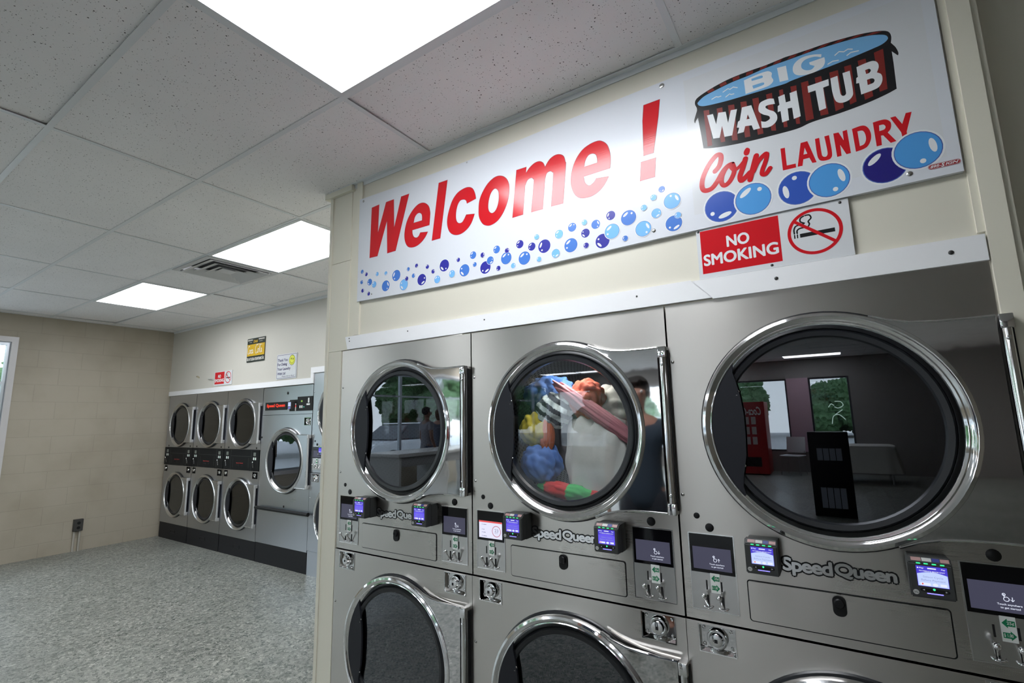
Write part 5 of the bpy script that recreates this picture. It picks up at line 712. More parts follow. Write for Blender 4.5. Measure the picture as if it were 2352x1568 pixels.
def drum(P, cx, cz, R, depth=0.62):
    m = MB(); m.m = 1; m.lathe([(R * 0.90, 0.004), (R * 0.90, 0.045), (R * 1.08, 0.05)], cx, cz, 48)
    m.m = 0; m.lathe([(R * 1.08, 0.05), (R * 1.08, depth)], cx, cz, 48, uvr=R * 1.08); m.m = 1; m.lathe([(R * 1.08, depth), (0.0, depth + 0.0001)], cx, cz, 48)
    for a in (0.6, 2.7, 4.8):
        px, pz = math.cos(a), math.sin(a); m.m = 1
        q = MB(); q.box(-0.03, 0.03, 0.06, depth - 0.02, R * 0.90, R * 1.07, 0.01)
        m.join(q.bm, Matrix.Translation((cx, 0, cz)) @ Matrix.Rotation(a, 4, 'Y'))
    return m.build('drum', [PERF, DARKM], P)
def holed(x0, x1, z0, z1, holes): return [rect(x0, x1, z0, z1)] + [circ(a, b, r, 64) for a, b, r in holes]

def control_panel(P, x0, x1, z0, z1, mode, detail=True, arrow='down'):
    """steel insert with black touch display and two coin slides"""
    W = x1 - x0; H = z1 - z0; X = lambda u: x0 + u * W
    m = MB(); m.m = 1; m.prism([rect(x0, x1, z0, z1), rect(x0 + 0.0022, x1 - 0.0022, z0 + 0.0022, z1 - 0.0022)], -0.0022, 0.0); m.m = 0; m.prism([rect(x0 + 0.0022, x1 - 0.0022, z0 + 0.0022, z1 - 0.0022)], -0.0012, 0.0)
    m.m = 2
    for sx_ in (0.345, 0.665):
        m.prism([rect(X(sx_) - 0.0022, X(sx_) + 0.0022, z0 + 0.061, z0 + 0.089)], -0.0018, -0.0010)
        m.prism([rect(X(sx_) - 0.0038, X(sx_) + 0.0038, z0 + 0.012, z0 + 0.046)], -0.0018, -0.0010)
    cp = m.build('control_panel', [STEEL_SM, CHROME, VOID], P, smooth=False)
    dz0 = z0 + 0.111 * H / 0.228; dz1 = z1 - 0.003
    MB().box(x0 + 0.0035, x1 - 0.0035, -0.003, -0.0012, dz0, dz1).build('display', BLACKG, cp, smooth=False)
    s0, s1 = X(0.085), X(0.915); q0, q1 = dz0 + 0.010, z0 + 0.187 * H / 0.228; y = -0.003
    m = MB()
    if mode == 'idle':
        m.m = 0; m.poly([rect(s0, s1, q0, q1)], y)
        if detail:
            m.m = 1; tx0, tx1 = X(0.44), X(0.76)
            add_text(m, 'Touch anywhere', tx0, tx1, q0 + 0.0145, q0 + 0.0200, y - 0.0004, 0.01); add_text(m, 'to get started', tx0 + 0.005, tx1 - 0.004, q0 + 0.0070, q0 + 0.0125, y - 0.0004, 0.01)
            hx, hz = (tx0 + tx1) / 2 - 0.004, q0 + 0.030
            m.poly([circ(hx, hz, 0.0055, 16), circ(hx, hz, 0.0042, 16)], y - 0.0004); stroke(m, [(hx - 0.003, hz + 0.004), (hx - 0.004, hz + 0.010)], 0.0016, y - 0.0004); m.poly([circ(hx - 0.0035, hz + 0.010, 0.0033, 14), circ(hx - 0.0035, hz + 0.010, 0.0020, 14)], y - 0.0004)
            ax = hx + 0.0105; t_ = 1 if arrow == 'up' else -1
            stroke(m, [(ax, hz - 0.004), (ax, hz + 0.005)], 0.0013, y - 0.0004); stroke(m, [(ax - 0.003, hz + 0.0005 + t_ * 0.001), (ax, hz + 0.0005 + t_ * 0.0045), (ax + 0.003, hz + 0.0005 + t_ * 0.001)], 0.0012, y - 0.0004)
        m.build('screen', [E_SCR, E_TXT], cp, smooth=False)
    else:
        m.m = 0; m.poly([rect(s0, s1, q0, q1)], y); m.m = 1; m.poly([rect(s0, s1, q1 - 0.006, q1)], y - 0.0003)
        cx, cz = X(0.715), (q0 + q1) / 2 - 0.004; m.m = 2; m.poly([circ(cx, cz, 0.0215, 36), circ(cx, cz, 0.0190, 36)], y - 0.0003)
        m.m = 3; add_text(m, '23', cx - 0.009, cx + 0.009, cz - 0.003, cz + 0.009, y - 0.0003); add_text(m, 'MINUTES', cx - 0.008, cx + 0.008, cz - 0.009, cz - 0.006, y - 0.0003)
        for v, l in ((0.84, 0.016), (0.55, 0.006), (0.38, 0.012), (0.17, 0.018)):
            zz = q0 + v * (q1 - q0) - 0.004; m.poly([circ(X(0.20), zz, 0.0016, 10)], y - 0.0003); m.poly([rect(X(0.24), X(0.24) + l, zz - 0.001, zz + 0.001)], y - 0.0003)
        m.build('screen', [E_WHT, E_REDB, E_RING, E_GREY], cp, smooth=False)
    # price label
    l0, l1, w0, w1 = X(0.435), X(0.64), z0 + 0.055 * H / 0.228, z0 + 0.112 * H / 0.228
    m = MB(); m.m = 0; m.poly([rect(l0, l1, w0, w1)], -0.0032, 0.0004); lw = l1 - l0; m.m = 1; yy = -0.0036
    def arr(zc, d):
        a, b = l0 + 0.10 * lw, l1 - 0.06 * lw
        if d < 0: pts = [(a, zc), (a + 0.010, zc + 0.0105), (a + 0.010, zc + 0.0062), (b, zc + 0.0062), (b, zc - 0.0062), (a + 0.010, zc - 0.0062), (a + 0.010, zc - 0.0105)]
        else: pts = [(b, zc), (b - 0.010, zc - 0.0105), (b - 0.010, zc - 0.0062), (a, zc - 0.0062), (a, zc + 0.0062), (b - 0.010, zc + 0.0062), (b - 0.010, zc + 0.0105)]
        m.poly([pts], yy)
    za, zb = w1 - 0.0155, w0 + 0.0145; arr(za, -1); arr(zb, 1)
    if detail:
        m.m = 0; add_text(m, '25¢', l0 + 0.42 * lw, l1 - 0.12 * lw, za - 0.0042, za + 0.0042, yy - 0.0004, 0.015); add_text(m, '$ 1.00', l0 + 0.14 * lw, l1 - 0.28 * lw, zb - 0.0042, zb + 0.0042, yy - 0.0004, 0.015)
    m.build('price_label', [LABELW, GREEN], cp, smooth=False)
    for sx_ in (0.325, 0.645):
        m = MB(); bx, bz = X(sx_), z0 + 0.050
        m.ball((bx - 0.001, -0.030, bz), 0.0085, 2); m.tube([(bx, -0.028, bz - 0.004), (bx + 0.002, -0.016, bz - 0.022), (bx + 0.004, -0.006, bz - 0.036)], 0.0032, 10)
        fz = bz - 0.038; m.tube([(bx + 0.004 + 0.0125 * math.cos(a), -0.004 - 0.006 * math.sin(a), fz + 0.0015 * math.cos(2 * a)) for a in [math.pi * i / 10 for i in range(11)]], 0.0022, 8)
        m.prism([rrect(bx - 0.009, bx + 0.017, fz - 0.002, fz + 0.002, 0.0015)], -0.005, 0.0)
        m.build('coin_slide', CHROME, cp)
    return cp

def card_reader(P, x0, x1, z0, z1, violet=False, detail=True, depth=0.075):
    m = MB(); W = x1 - x0; H = z1 - z0; cx = (x0 + x1) / 2
    m.box(x0 + 0.004, x1 - 0.001, -depth * 0.55, 0.0, z0 - 0.002, z1 - 0.003, 0.003)
    m.box(x0 + 0.010, x1 - 0.010, -depth * 0.60, -0.001, z0 + 0.004, z1 - 0.006, 0.001)
    # front shell with chamfered top
    t = bmesh.new(); ys = [-depth, -depth * 0.56]
    prof = [(ys[0], z0), (ys[0], z1 - 0.013), (ys[0] + 0.014, z1), (ys[1], z1), (ys[1], z0)]
    A = [t.verts.new((x0, p[0], p[1])) for p in prof]; B = [t.verts.new((x1, p[0], p[1])) for p in prof]
    t.faces.new(A); t.faces.new(list(reversed(B)))
    for i in range(5): t.faces.new((A[i], B[i], B[(i + 1) % 5], A[(i + 1) % 5]))
    bmesh.ops.recalc_face_normals(t, faces=t.faces); bmesh.ops.bevel(t, geom=list(t.edges), offset=0.0028, segments=2, affect='EDGES'); m.join(t)
    cr = m.build('card_reader', CHAR, P)
    y = -depth; X = lambda u: x0 + u * W; Z = lambda v: z0 + v * H
    m = MB(); m.m = 0; m.poly([rect(X(0.185), X(0.87), Z(0.295), Z(0.80))], y)
    a = [(X(0.195) + (X(0.86) - X(0.195)) * i / 12, Z(0.60) + 0.0055 * math.sin(math.pi * i / 12)) for i in range(13)]
    m.m = 3 if violet else 1; m.poly([[(X(0.195), Z(0.305)), (X(0.86), Z(0.305))] + list(reversed(a))], y - 0.0003)
    m.m = 2; m.poly([rrect(X(0.24), X(0.47), Z(0.325), Z(0.385), 0.0012)], y - 0.0006); m.poly([ell(X(0.57), Z(0.355), 0.005, 0.0035)], y - 0.0006); m.poly([rect(X(0.68), X(0.82), Z(0.33), Z(0.39))], y - 0.0006)
    if detail:
        add_text(m, 'Pay', X(0.26), X(0.36), Z(0.725), Z(0.765), y - 0.0006, 0.03); add_text(m, 'Pay', X(0.74), X(0.83), Z(0.725), Z(0.765), y - 0.0006, 0.03); m.poly([rect(X(0.44), X(0.63), Z(0.735), Z(0.765))], y - 0.0006); m.poly([circ(X(0.225), Z(0.748), 0.0016, 10)], y - 0.0006)
        add_text(m, 'PAYMENTS MADE EASY', X(0.25), X(0.82), Z(0.662), Z(0.690), y - 0.0006, 0.02)
        m.m = 4; add_text(m, 'Select Cycle', X(0.32), X(0.76), Z(0.50), Z(0.56), y - 0.0006); add_text(m, 'Before Payment', X(0.27), X(0.80), Z(0.42), Z(0.48), y - 0.0006)
        m.m = 5; m.poly([circ(X(0.29), Z(0.355), 0.0018, 10)], y - 0.0009)
    m.build('screen', [E_BLU, E_PALE, E_TXT, E_VIO, emis('reader_text_dim', (0.35, 0.42, 0.75), 0.8), E_REDB], cr, smooth=False)
    m = MB(); m.m = 0
    for u in (0.25, 0.42, 0.60, 0.78): m.poly([rrect(X(u) - 0.0042, X(u) + 0.0042, Z(0.845), Z(0.875), 0.0012)], y)
    m.poly([circ(X(0.53), Z(0.235), 0.0026, 12)], y - 0.0004); m.m = 1; m.poly([rrect(X(0.36), X(0.72), Z(0.115), Z(0.140), 0.001)], y)
    m.build('indicator_lights', [E_GRN, E_BAR], cr, smooth=False)
    m = MB(); m.m = 2; m.poly([rrect(X(0.22), X(0.87), Z(0.165), Z(0.245), 0.004)], y - 0.0001); m.m = 0; m.poly([circ(X(0.12), Z(0.13), 0.0058, 18)], y); m.m = 2; add_text(m, 'VG', X(0.075), X(0.165), Z(0.105), Z(0.155), y - 0.0004)
    m.m = 0; m.poly([[(X(0.27), Z(0.205)), (X(0.32), Z(0.185)), (X(0.32), Z(0.225))]], y - 0.0004); m.poly([[(X(0.82), Z(0.205)), (X(0.77), Z(0.185)), (X(0.77), Z(0.225))]], y - 0.0004)
    m.build('keypad', [mat('badge_grey', (0.55, 0.56, 0.55), 0.4), BLACK, BLACK], cr, smooth=False)
    # payment stickers on the sloping top
    m = MB()
    for q, (u0, u1) in enumerate(((0.10, 0.33), (0.345, 0.56), (0.575, 0.74), (0.755, 0.95))):
        m.m = (0, 1, 2, 0)[q]; n0 = len(m.bm.faces)
        v = [m.bm.verts.new(p) for p in ((X(u0), y + 0.0040, z1 - 0.0085), (X(u1), y + 0.0040, z1 - 0.0085), (X(u1), y + 0.0108, z1 - 0.0018), (X(u0), y + 0.0108, z1 - 0.0018))]; f = m.bm.faces.new(v); m._tag(n0)
    m.build('payment_stickers', [mat('sticker_pink', (0.42, 0.25, 0.24), 0.4), mat('sticker_grey', (0.55, 0.55, 0.53), 0.4), mat('sticker_blue', (0.04, 0.05, 0.25), 0.4)], cr, smooth=False)
    return cr

def coin_lock(P, x0, x1, z0, z1, black=False, yf=0.0):
    cx, cz = (x0 + x1) / 2 - 0.001, (z0 + z1) / 2 + 0.002; s = (z1 - z0) / 0.08
    m = MB(); m.m = 1 if black else 0; Y = lambda v: v + yf
    m.prism([rect(x0, x1, z0, z1), rect(x0 + 0.003, x1 - 0.003, z0 + 0.003, z1 - 0.003)], Y(-0.0022), Y(0.013))
    m.prism([rect(x0 + 0.0025, x1 - 0.0025, z0 + 0.0025, z1 - 0.0025)], Y(0.012), Y(0.0135))
    m.m = 0
    if not black:
        n0 = len(m.bm.faces); v = [m.bm.verts.new(p) for p in ((x0 + 0.003, Y(-0.001), z0 + 0.003), (x1 - 0.003, Y(-0.001), z0 + 0.003), (x1 - 0.003, Y(0.0118), z0 + 0.013), (x0 + 0.003, Y(0.0118), z0 + 0.013))]; m.bm.faces.new(v); m._tag(n0)
        for a in (x0 + 0.014, x1 - 0.014):
            for b in (z0 + 0.020, z1 - 0.013): m.dome(a, b, 0.0055, 0.003, y=Y(0.012), seg=12)
    m.m = 2; r = 0.030 * s if not black else 0.022
    m.lathe([(r, Y(0.012)), (r, Y(0.003)), (r * 0.92, Y(-0.002)), (r * 0.82, Y(0.001)), (r * 0.78, Y(0.001)), (r * 0.70, Y(-0.004)), (r * 0.60, Y(-0.012)), (r * 0.45, Y(-0.013)), (0, Y(-0.013))], cx, cz, 32)
    m.m = 3; m.prism([rect(cx - 0.005, cx + 0.004, cz - 0.006, cz + 0.004)], Y(-0.0138), Y(-0.0128))
    return m.build('coin_box_lock', [POLISH, BLACK, CHROME, VOID], P)

def cabinet(P, W, H, D, z0, st, holes_up, zs, zb, cuts=()):
    """sheet steel front panels + body"""
    m = MB(); g = 0.003
    m.prism([[(g, zs + 0.0025), (W - g, zs + 0.0025), (W - g, H), (g, H)]] + [circ(a, b, r, 64) for a, b, r in holes_up if b > zs], 0.0, 0.018)
    up = m.build('upper_panel', st, P, smooth=False)
    m = MB(); m.prism([[(g * 0.3, zb), (W - g * 0.3, zb), (W - g * 0.3, zs - 0.0025), (g * 0.3, zs - 0.0025)]] + [circ(a, b, r, 64) for a, b, r in holes_up if b <= zs] + [rect(*c) for c in cuts], -0.004, 0.014)
    lo = m.build('lower_panel', st, P, smooth=False)
    m = MB(); 
    for a in ((g + 0.004, g + 0.009), (W - g - 0.009, W - g - 0.004)): m.box(a[0], a[1], 0.022, D, z0, H - 0.004)
    m.box(g + 0.010, W - g - 0.010, 0.022, D, H - 0.010, H - 0.004); m.box(g + 0.010, W - g - 0.010, D - 0.008, D, z0, H - 0.012); m.box(g + 0.010, W - g - 0.010, 0.030, D - 0.01, zs - 0.01, zs); m.box(g + 0.010, W - g - 0.010, 0.022, D - 0.01, z0, z0 + 0.01)
    m.build('body', mat('cabinet_shell', (0.03, 0.03, 0.033), 0.6), P, smooth=False)
    return up, lo

def logo(P, x0, x1, z0, z1):
    m = MB(); k = x0 + (x1 - x0) * 0.465; k2 = x0 + (x1 - x0) * 0.482; d = (z1 - z0) * 0.19
    for s_, a, b, lo, hi in (('Speed', x0, k, z0, z1), ('Queen', k2, x1, z0 + d, z1)):
        m.m = 1; add_text(m, s_, a - 0.0042, b + 0.0042, lo - 0.0042, hi + 0.0042, -0.0010, 0.05, 0, 0.93, fat=0.0060)
        m.m = 0; add_text(m, s_, a, b, lo, hi, -0.0016, 0.03, 0, 0.92, fat=0.0019)
    return m.build('logo', [SILVER, BLACK], P, smooth=False)

def stack_dryer(x, W, label, loc_y=YF, lift=0.0, st=STEEL, left_mode='idle', group=None, detail=True, readers=(True, True), violet=True, arrows=('down', 'down'), gl=DGLASS):
    t = thing('stacked_dryer', label, 'dryer', (x, loc_y, 0), group=group); s = W / 0.85; L = lift; H = 1.853 + L; zs = 0.848 + L; cx = 0.438 * s; cu = 1.4345 + L; cl = 0.452 + L
    up, lo = cabinet(t, W, H, 0.88, 0.0, st, [(cx, cu, 0.296), (cx, cl, 0.296)], zs, 0.10 + (L if L else 0), [(0.040 * s, 0.143 * s, 0.763 + L, 0.837 + L), (0.708 * s, 0.814 * s, 0.763 + L, 0.839 + L)])
    if L: MB().prism([rect(0.003, W - 0.003, 0.0, 0.097 + L)], 0.0, 0.014).build('kick_panel', st, t, smooth=False)
    else: MB().prism([rect(0.003, W - 0.003, 0.0, 0.097)], 0.01, 0.02).build('kick_panel', BASEB, t, smooth=False)
    for cz in (cu, cl):
        drum(t, cx, cz, 0.300)
        # hinge side shadow well pressed into the sheet + raised bead above the hinge plate
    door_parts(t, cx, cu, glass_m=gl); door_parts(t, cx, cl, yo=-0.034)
    bead = [(cx + 0.16, -0.0052, cl + 0.305), (cx + 0.20, -0.0056, cl + 0.290), (cx + 0.26, -0.0056, cl + 0.276), (cx + 0.32, -0.0056, cl + 0.270), (cx + 0.40, -0.0052, cl + 0.268)]
    MB().tube(bead, 0.0052, 8).build('pressed_bead', st, t)
    control_panel(t, 0.025 * s, 0.163 * s, 0.880 + L, 1.108 + L, left_mode, detail, arrows[0]); control_panel(t, 0.688 * s, 0.826 * s, 0.880 + L, 1.108 + L, 'idle', detail, arrows[1])
    if readers[0]: card_reader(t, 0.204 * s, 0.290 * s, 1.028 + L, 1.121 + L, violet, detail)
    if readers[1]: card_reader(t, 0.580 * s, 0.667 * s, 1.028 + L, 1.121 + L, violet, detail)
    if detail: logo(t, 0.291 * s, 0.560 * s, 1.018 + L, 1.067 + L)
    m = MB(); m.m = 1; m.prism([rrect(0.190 * s, 0.661 * s, 0.873 + L, 0.989 + L, 0.009), list(reversed(rrect(0.193 * s, 0.658 * s, 0.876 + L, 0.986 + L, 0.007)))], -0.0006, 0.0)
    m.m = 0; m.prism([rrect(0.1935 * s, 0.6575 * s, 0.8765 + L, 0.9855 + L, 0.007)], -0.0035, 0.0); ap = m.build('access_panel', [st, BLACK], t, smooth=False)
    m = MB(); kx = 0.423 * s; m.prism([rrect(kx - 0.016, kx + 0.016, 0.930 + L, 0.982 + L, 0.014)], -0.009, -0.0035); m.lathe([(0.0125, -0.009), (0.0125, -0.014), (0.010, -0.016), (0.0, -0.016)], kx, 0.964 + L, 20); m.prism([rect(kx - 0.001, kx + 0.001, 0.959 + L, 0.969 + L)], -0.0175, -0.016); m.build('key_lock', BLACK, ap)
    coin_lock(t, 0.037 * s, 0.146 * s, 0.760 + L, 0.840 + L, yf=-0.004); coin_lock(t, 0.705 * s, 0.817 * s, 0.760 + L, 0.842 + L, yf=-0.004)
    for a, b, r in ((0.057, 1.160, 0.0095), (0.094, 1.127, 0.013), (0.757, 1.128, 0.0145)):
        m = MB(); m.dome(a * s, b + L, r, r * 0.35); m.build('hole_plug', BLACK, t)
    for a, b in ((0.016, 1.656), (0.018, 1.222), (0.016, 0.60)):
        m = MB(); m.dome(a * s, b + L, 0.0055, 0.004, y=0.0 if b > 0.85 else -0.004); m.build('screw', SCREWM, t)
    return t
G3 = 'large stacked dryers in the near bulkhead'
D1 = stack_dryer(-2.188, 0.879, 'leftmost large steel stacked dryer, right beside the beige pillar', group=G3)
D2 = stack_dryer(-1.309, 0.850, 'middle large steel stacked dryer with colourful laundry and a lit screen reading 23', left_mode='run', group=G3, gl=DGLASS2)
D3 = stack_dryer(-0.459, 0.836, 'rightmost large steel stacked dryer, under the large NO SMOKING sign', group=G3, violet=False, arrows=('up', 'down'))
DE = stack_dryer(-4.500, 0.875, 'steel stacked dryer ending the far bank, mostly hidden by the beige pillar', loc_y=YB, lift=0.127, st=STEEL_FAR, detail=False, readers=(True, True), group='dryers along the far wall')

fill_disc = MB(); fill_disc.lathe([(0.05, 0.0), (0.05, 0.012), (0, 0.013)], 0, 0, 20)  # glowing disc added out of sight in the drum to brighten the laundry
lo_ = fill_disc.build('added_drum_fill', emis('added_drum_fill_glow', (1.0, 0.98, 0.93), 75.0), D2); lo_.rotation_euler = (math.radians(-90), 0, 0); lo_.location = (0.438, 0.085, 1.4345 + 0.300)
# small stacks with one black control strip
def small_stack(x, W, label, order):
    t = thing('stacked_dryer', label, 'dryer', (x, YB, 0), group='dryers along the far wall'); s = W / 0.785; st = STEEL_FAR; H = 1.872
    cx, cu, cl, R = 0.405 * s, 1.478, 0.572, 0.286
    m = MB(); m.prism([rect(0.003, W - 0.003, 1.182, H), circ(cx, cu, R * 0.9, 56)], 0.0, 0.018); m.build('upper_panel', st, t, smooth=False)
    m = MB(); m.prism([rect(0.003, W - 0.003, 0.200, 0.945), circ(cx, cl, R * 0.9, 56), rect(0.033 * s, 0.102 * s, 0.865, 0.933), rect(0.658 * s, 0.752 * s, 0.865, 0.933)], 0.0, 0.018); m.build('lower_panel', st, t, smooth=False)
    m = MB(); 
    for a in (0.006, W - 0.011): m.box(a, a + 0.005, 0.022, 0.88, 0.02, H - 0.004)
    m.box(0.012, W - 0.012, 0.022, 0.88, H - 0.010, H - 0.004); m.box(0.012, W - 0.012, 0.87, 0.88, 0.02, H - 0.012); m.build('body', mat('cabinet_shell', (0.03, 0.03, 0.033), 0.6), t, smooth=False)
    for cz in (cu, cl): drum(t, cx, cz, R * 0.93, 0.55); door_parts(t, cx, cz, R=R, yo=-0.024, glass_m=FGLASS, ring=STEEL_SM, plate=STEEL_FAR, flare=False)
    m = MB(); m.m = 0; m.box(0.004, W - 0.004, -0.006, 0.012, 0.948, 1.179, 0.002); m.m = 1
    for a in (0.17, 0.62): m.box(a * s, (a + 0.002) * s, -0.0066, -0.0055, 0.955, 1.172)
    m.box(0.18 * s, 0.615 * s, -0.0066, -0.0055, 1.103, 1.105); 
    m.m = 2; m.box(0.30 * s, 0.375 * s, -0.0085, -0.0055, 0.985, 1.005); m.box(0.40 * s, 0.445 * s, -0.0085, -0.0055, 0.985, 1.003)
    m.m = 1
    for a, d in ((0.22, 1), (0.565, -1)):
        X0 = a * s; z0_, z1_ = 0.975, 1.085
        pts = [(X0 - 0.006, z0_), (X0 + 0.006, z0_), (X0 + 0.006, z1_ - 0.02), (X0 + 0.014, z1_ - 0.02), (X0, z1_), (X0 - 0.014, z1_ - 0.02), (X0 - 0.006, z1_ - 0.02), (X0 - 0.006, z0_)]
        if d < 0: pts = [(p[0], z0_ + z1_ - p[1]) for p in pts]
        stroke(m, pts, 0.0016, -0.0064)
    cp = m.build('control_panel', [mat('control_strip_black', (0.007, 0.008, 0.009), 0.5, spec=0.15), mat('strip_line', (0.07, 0.075, 0.075), 0.5), VOID], t, smooth=False)
    m = MB(); m.m = 0; add_text(m, 'Speed Queen', 0.300 * s, 0.448 * s, 1.018, 1.032, -0.0066, 0.03); m.build('red_lettering', mat('strip_red', (0.50, 0.03, 0.03), 0.4), cp, smooth=False)
    for a in (0.092, 0.690):
        X0 = a * s; m = MB(); m.m = 0; m.box(X0 - 0.024, X0 + 0.022, -0.009, -0.0055, 1.112, 1.150); m.m = 1
        m.poly([rect(X0 - 0.032, X0 - 0.008, 1.068, 1.096)], -0.0064); m.poly([rect(X0 + 0.008, X0 + 0.030, 1.068, 1.096)], -0.0064); m.m = 2; m.poly([rect(X0 - 0.008, X0 + 0.008, 1.074, 1.092)], -0.0064)
        m.build('coin_display', [mat('lcd_grey', (0.16, 0.18, 0.16), 0.3), LABELW, GREEN], cp, smooth=False)
        m = MB(); m.ball((X0 + 0.004, -0.03, 1.046), 0.008, 2); m.tube([(X0 + 0.004, -0.028, 1.04), (X0 - 0.016, -0.012, 1.005), (X0 - 0.022, -0.008, 0.985)], 0.0035, 8); m.build('coin_slide', CHROME, cp)
    coin_lock(t, 0.030 * s, 0.105 * s, 0.862, 0.936, True); coin_lock(t, 0.655 * s, 0.755 * s, 0.862, 0.936, True)
    for a in (0.095, 0.705): MB().dome(a * s, 1.20, 0.011, 0.004).build('hole_plug', BLACK, t)
    m = MB(); m.box(0.004, W - 0.004, 0.004, 0.86, 0.0, 0.197); m.m = 1; m.prism([rrect(0.33 * s, 0.46 * s, 0.085, 0.125, 0.012), list(reversed(rrect(0.335 * s, 0.455 * s, 0.09, 0.12, 0.009)))], 0.002, 0.005)
    m.build('base', [BASEB, BLACK], t, smooth=False)
    return t
small_stack(-7.782, 0.785, 'small steel stacked dryer in the far corner, touching the block wall', 0)
small_stack(-6.994, 0.785, 'small steel stacked dryer, second from the block wall', 1)
small_stack(-6.206, 0.775, 'small steel stacked dryer standing beside the tall single-door machine', 2)

# single tall machine with one big door
def tall_dryer(x, W):
    t = thing('tumble_dryer', 'tall single-door steel dryer with red lit name and black lift bar', 'dryer', (x, YB, 0), group='dryers along the far wall')
    st = STEEL_FAR; cx, cz, R = 0.500, 1.082, 0.338
    m = MB(); m.prism([rect(0.003, W - 0.003, 1.566, 1.868)], 0.0, 0.018); m.build('upper_panel', st, t, smooth=False)
    m = MB(); m.prism([rect(0.003, W - 0.003, 0.205, 1.562), circ(cx, cz, R * 0.9, 60), rect(0.798, 0.902, 1.451, 1.523)], -0.002, 0.016); m.build('lower_panel', st, t, smooth=False)
    m = MB()
    for a in (0.006, W - 0.011): m.box(a, a + 0.005, 0.022, 0.88, 0.02, 1.864)
    m.box(0.012, W - 0.012, 0.022, 0.88, 1.858, 1.864); m.box(0.012, W - 0.012, 0.87, 0.88, 0.02, 1.856); m.build('body', mat('cabinet_shell', (0.03, 0.03, 0.033), 0.6), t, smooth=False)
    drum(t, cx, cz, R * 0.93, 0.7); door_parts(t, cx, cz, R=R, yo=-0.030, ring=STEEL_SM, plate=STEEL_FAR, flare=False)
    m = MB(); m.box(0.055, 0.473, -0.004, 0.0, 1.616, 1.704); np_ = m.build('name_plate', BLACK, t, smooth=False)
    m = MB(); add_text(m, 'Speed Queen', 0.085, 0.437, 1.640, 1.685, -0.0045, 0.045); m.build('lit_lettering', E_LED, np_, smooth=False)
    m = MB(); m.m = 0; m.box(0.521, 0.665, -0.004, 0.0, 1.598, 1.719); m.box(0.661, 0.926, -0.005, 0.0, 1.598, 1.747); m.m = 1
    m.poly([rect(0.845, 0.868, 1.68, 1.73)], -0.0052); m.poly([rect(0.70, 0.722, 1.628, 1.655)], -0.0052); m.poly([rect(0.733, 0.753, 1.628, 1.655)], -0.0052); m.poly([rect(0.622, 0.640, 1.600, 1.640)], -0.0042); m.poly([rect(0.622, 0.640, 1.665, 1.678)], -0.0042); m.poly([rect(0.822, 0.880, 1.655, 1.672)], -0.0052)
    m.m = 2; m.poly([rect(0.724, 0.750, 1.690, 1.708)], -0.0052); m.m = 3; m.poly([rect(0.622, 0.640, 1.640, 1.660)], -0.0042); m.m = 4; m.poly([circ(0.778, 1.638, 0.007, 12)], -0.0052)
    m.build('control_panel', [BLACK, LABELW, emis('lcd_green', (0.45, 0.8, 0.15), 0.6), E_REDB, emis('led_teal', (0.1, 0.8, 0.6), 0.8)], t, smooth=False)
    m = MB(); m.m = 0; m.box(0.548, 0.612, -0.045, 0.0, 1.622, 1.702, 0.004); m.m = 1; m.poly([rect(0.558, 0.604, 1.648, 1.692)], -0.0453); m.m = 2; m.poly([rect(0.562, 0.600, 1.628, 1.636)], -0.0453); m.build('card_reader', [CHAR, E_PALE, E_BAR], t, smooth=False)
    coin_lock(t, 0.795, 0.905, 1.448, 1.526, yf=-0.002)
    MB().dome(0.473, 1.796, 0.016, 0.005).build('hole_plug', BLACK, t); MB().dome(0.02, 1.32, 0.011, 0.005, y=-0.002).build('hole_plug', BLACK, t); MB().dome(0.50, 0.61, 0.012, 0.005, y=-0.002).build('hole_plug', BLACK, t)
    m = MB(); m.tube([(0.03, -0.035, 0.573), (W + 0.045, -0.035, 0.573)], 0.019, 12); m.box(0.10, 0.13, -0.03, 0.0, 0.56, 0.585); m.box(0.80, 0.83, -0.03, 0.0, 0.56, 0.585); m.build('lift_bar', BLACK, t)
    m = MB(); m.box(0.003, W - 0.003, 0.002, 0.86, 0.0, 0.202); m.build('base', BASEB, t, smooth=False)
tall_dryer(-5.428, 0.925)

# ================================================================== outlet on the block wall
t = thing('wall_outlet', 'dark outlet box with two pipes to the floor on the block wall', 'outlet', (XL, 2.255, 0))
m = MB(); m.box(0.0, 0.045, -0.045, 0.045, 0.235, 0.372, 0.003); m.build('box', mat('outlet_brown', (0.035, 0.033, 0.030), 0.5), t)
m = MB(); m.box(0.045, 0.048, -0.040, 0.040, 0.24, 0.367); m.build('cover_plate', mat('outlet_plate', (0.05, 0.048, 0.045), 0.4), t, smooth=False)
m = MB()
for z in (0.275, 0.330): m.tube([(0.048, 0, z), (0.050, 0, z)], 0.017, 20)
m.build('socket', BLACK, t)
for y in (-0.028, 0.025): MB().tube([(0.022, y, 0.0), (0.022, y, 0.236)], 0.011, 12).build('pipe', mat('pipe_paint', (0.42, 0.40, 0.35), 0.5), t)

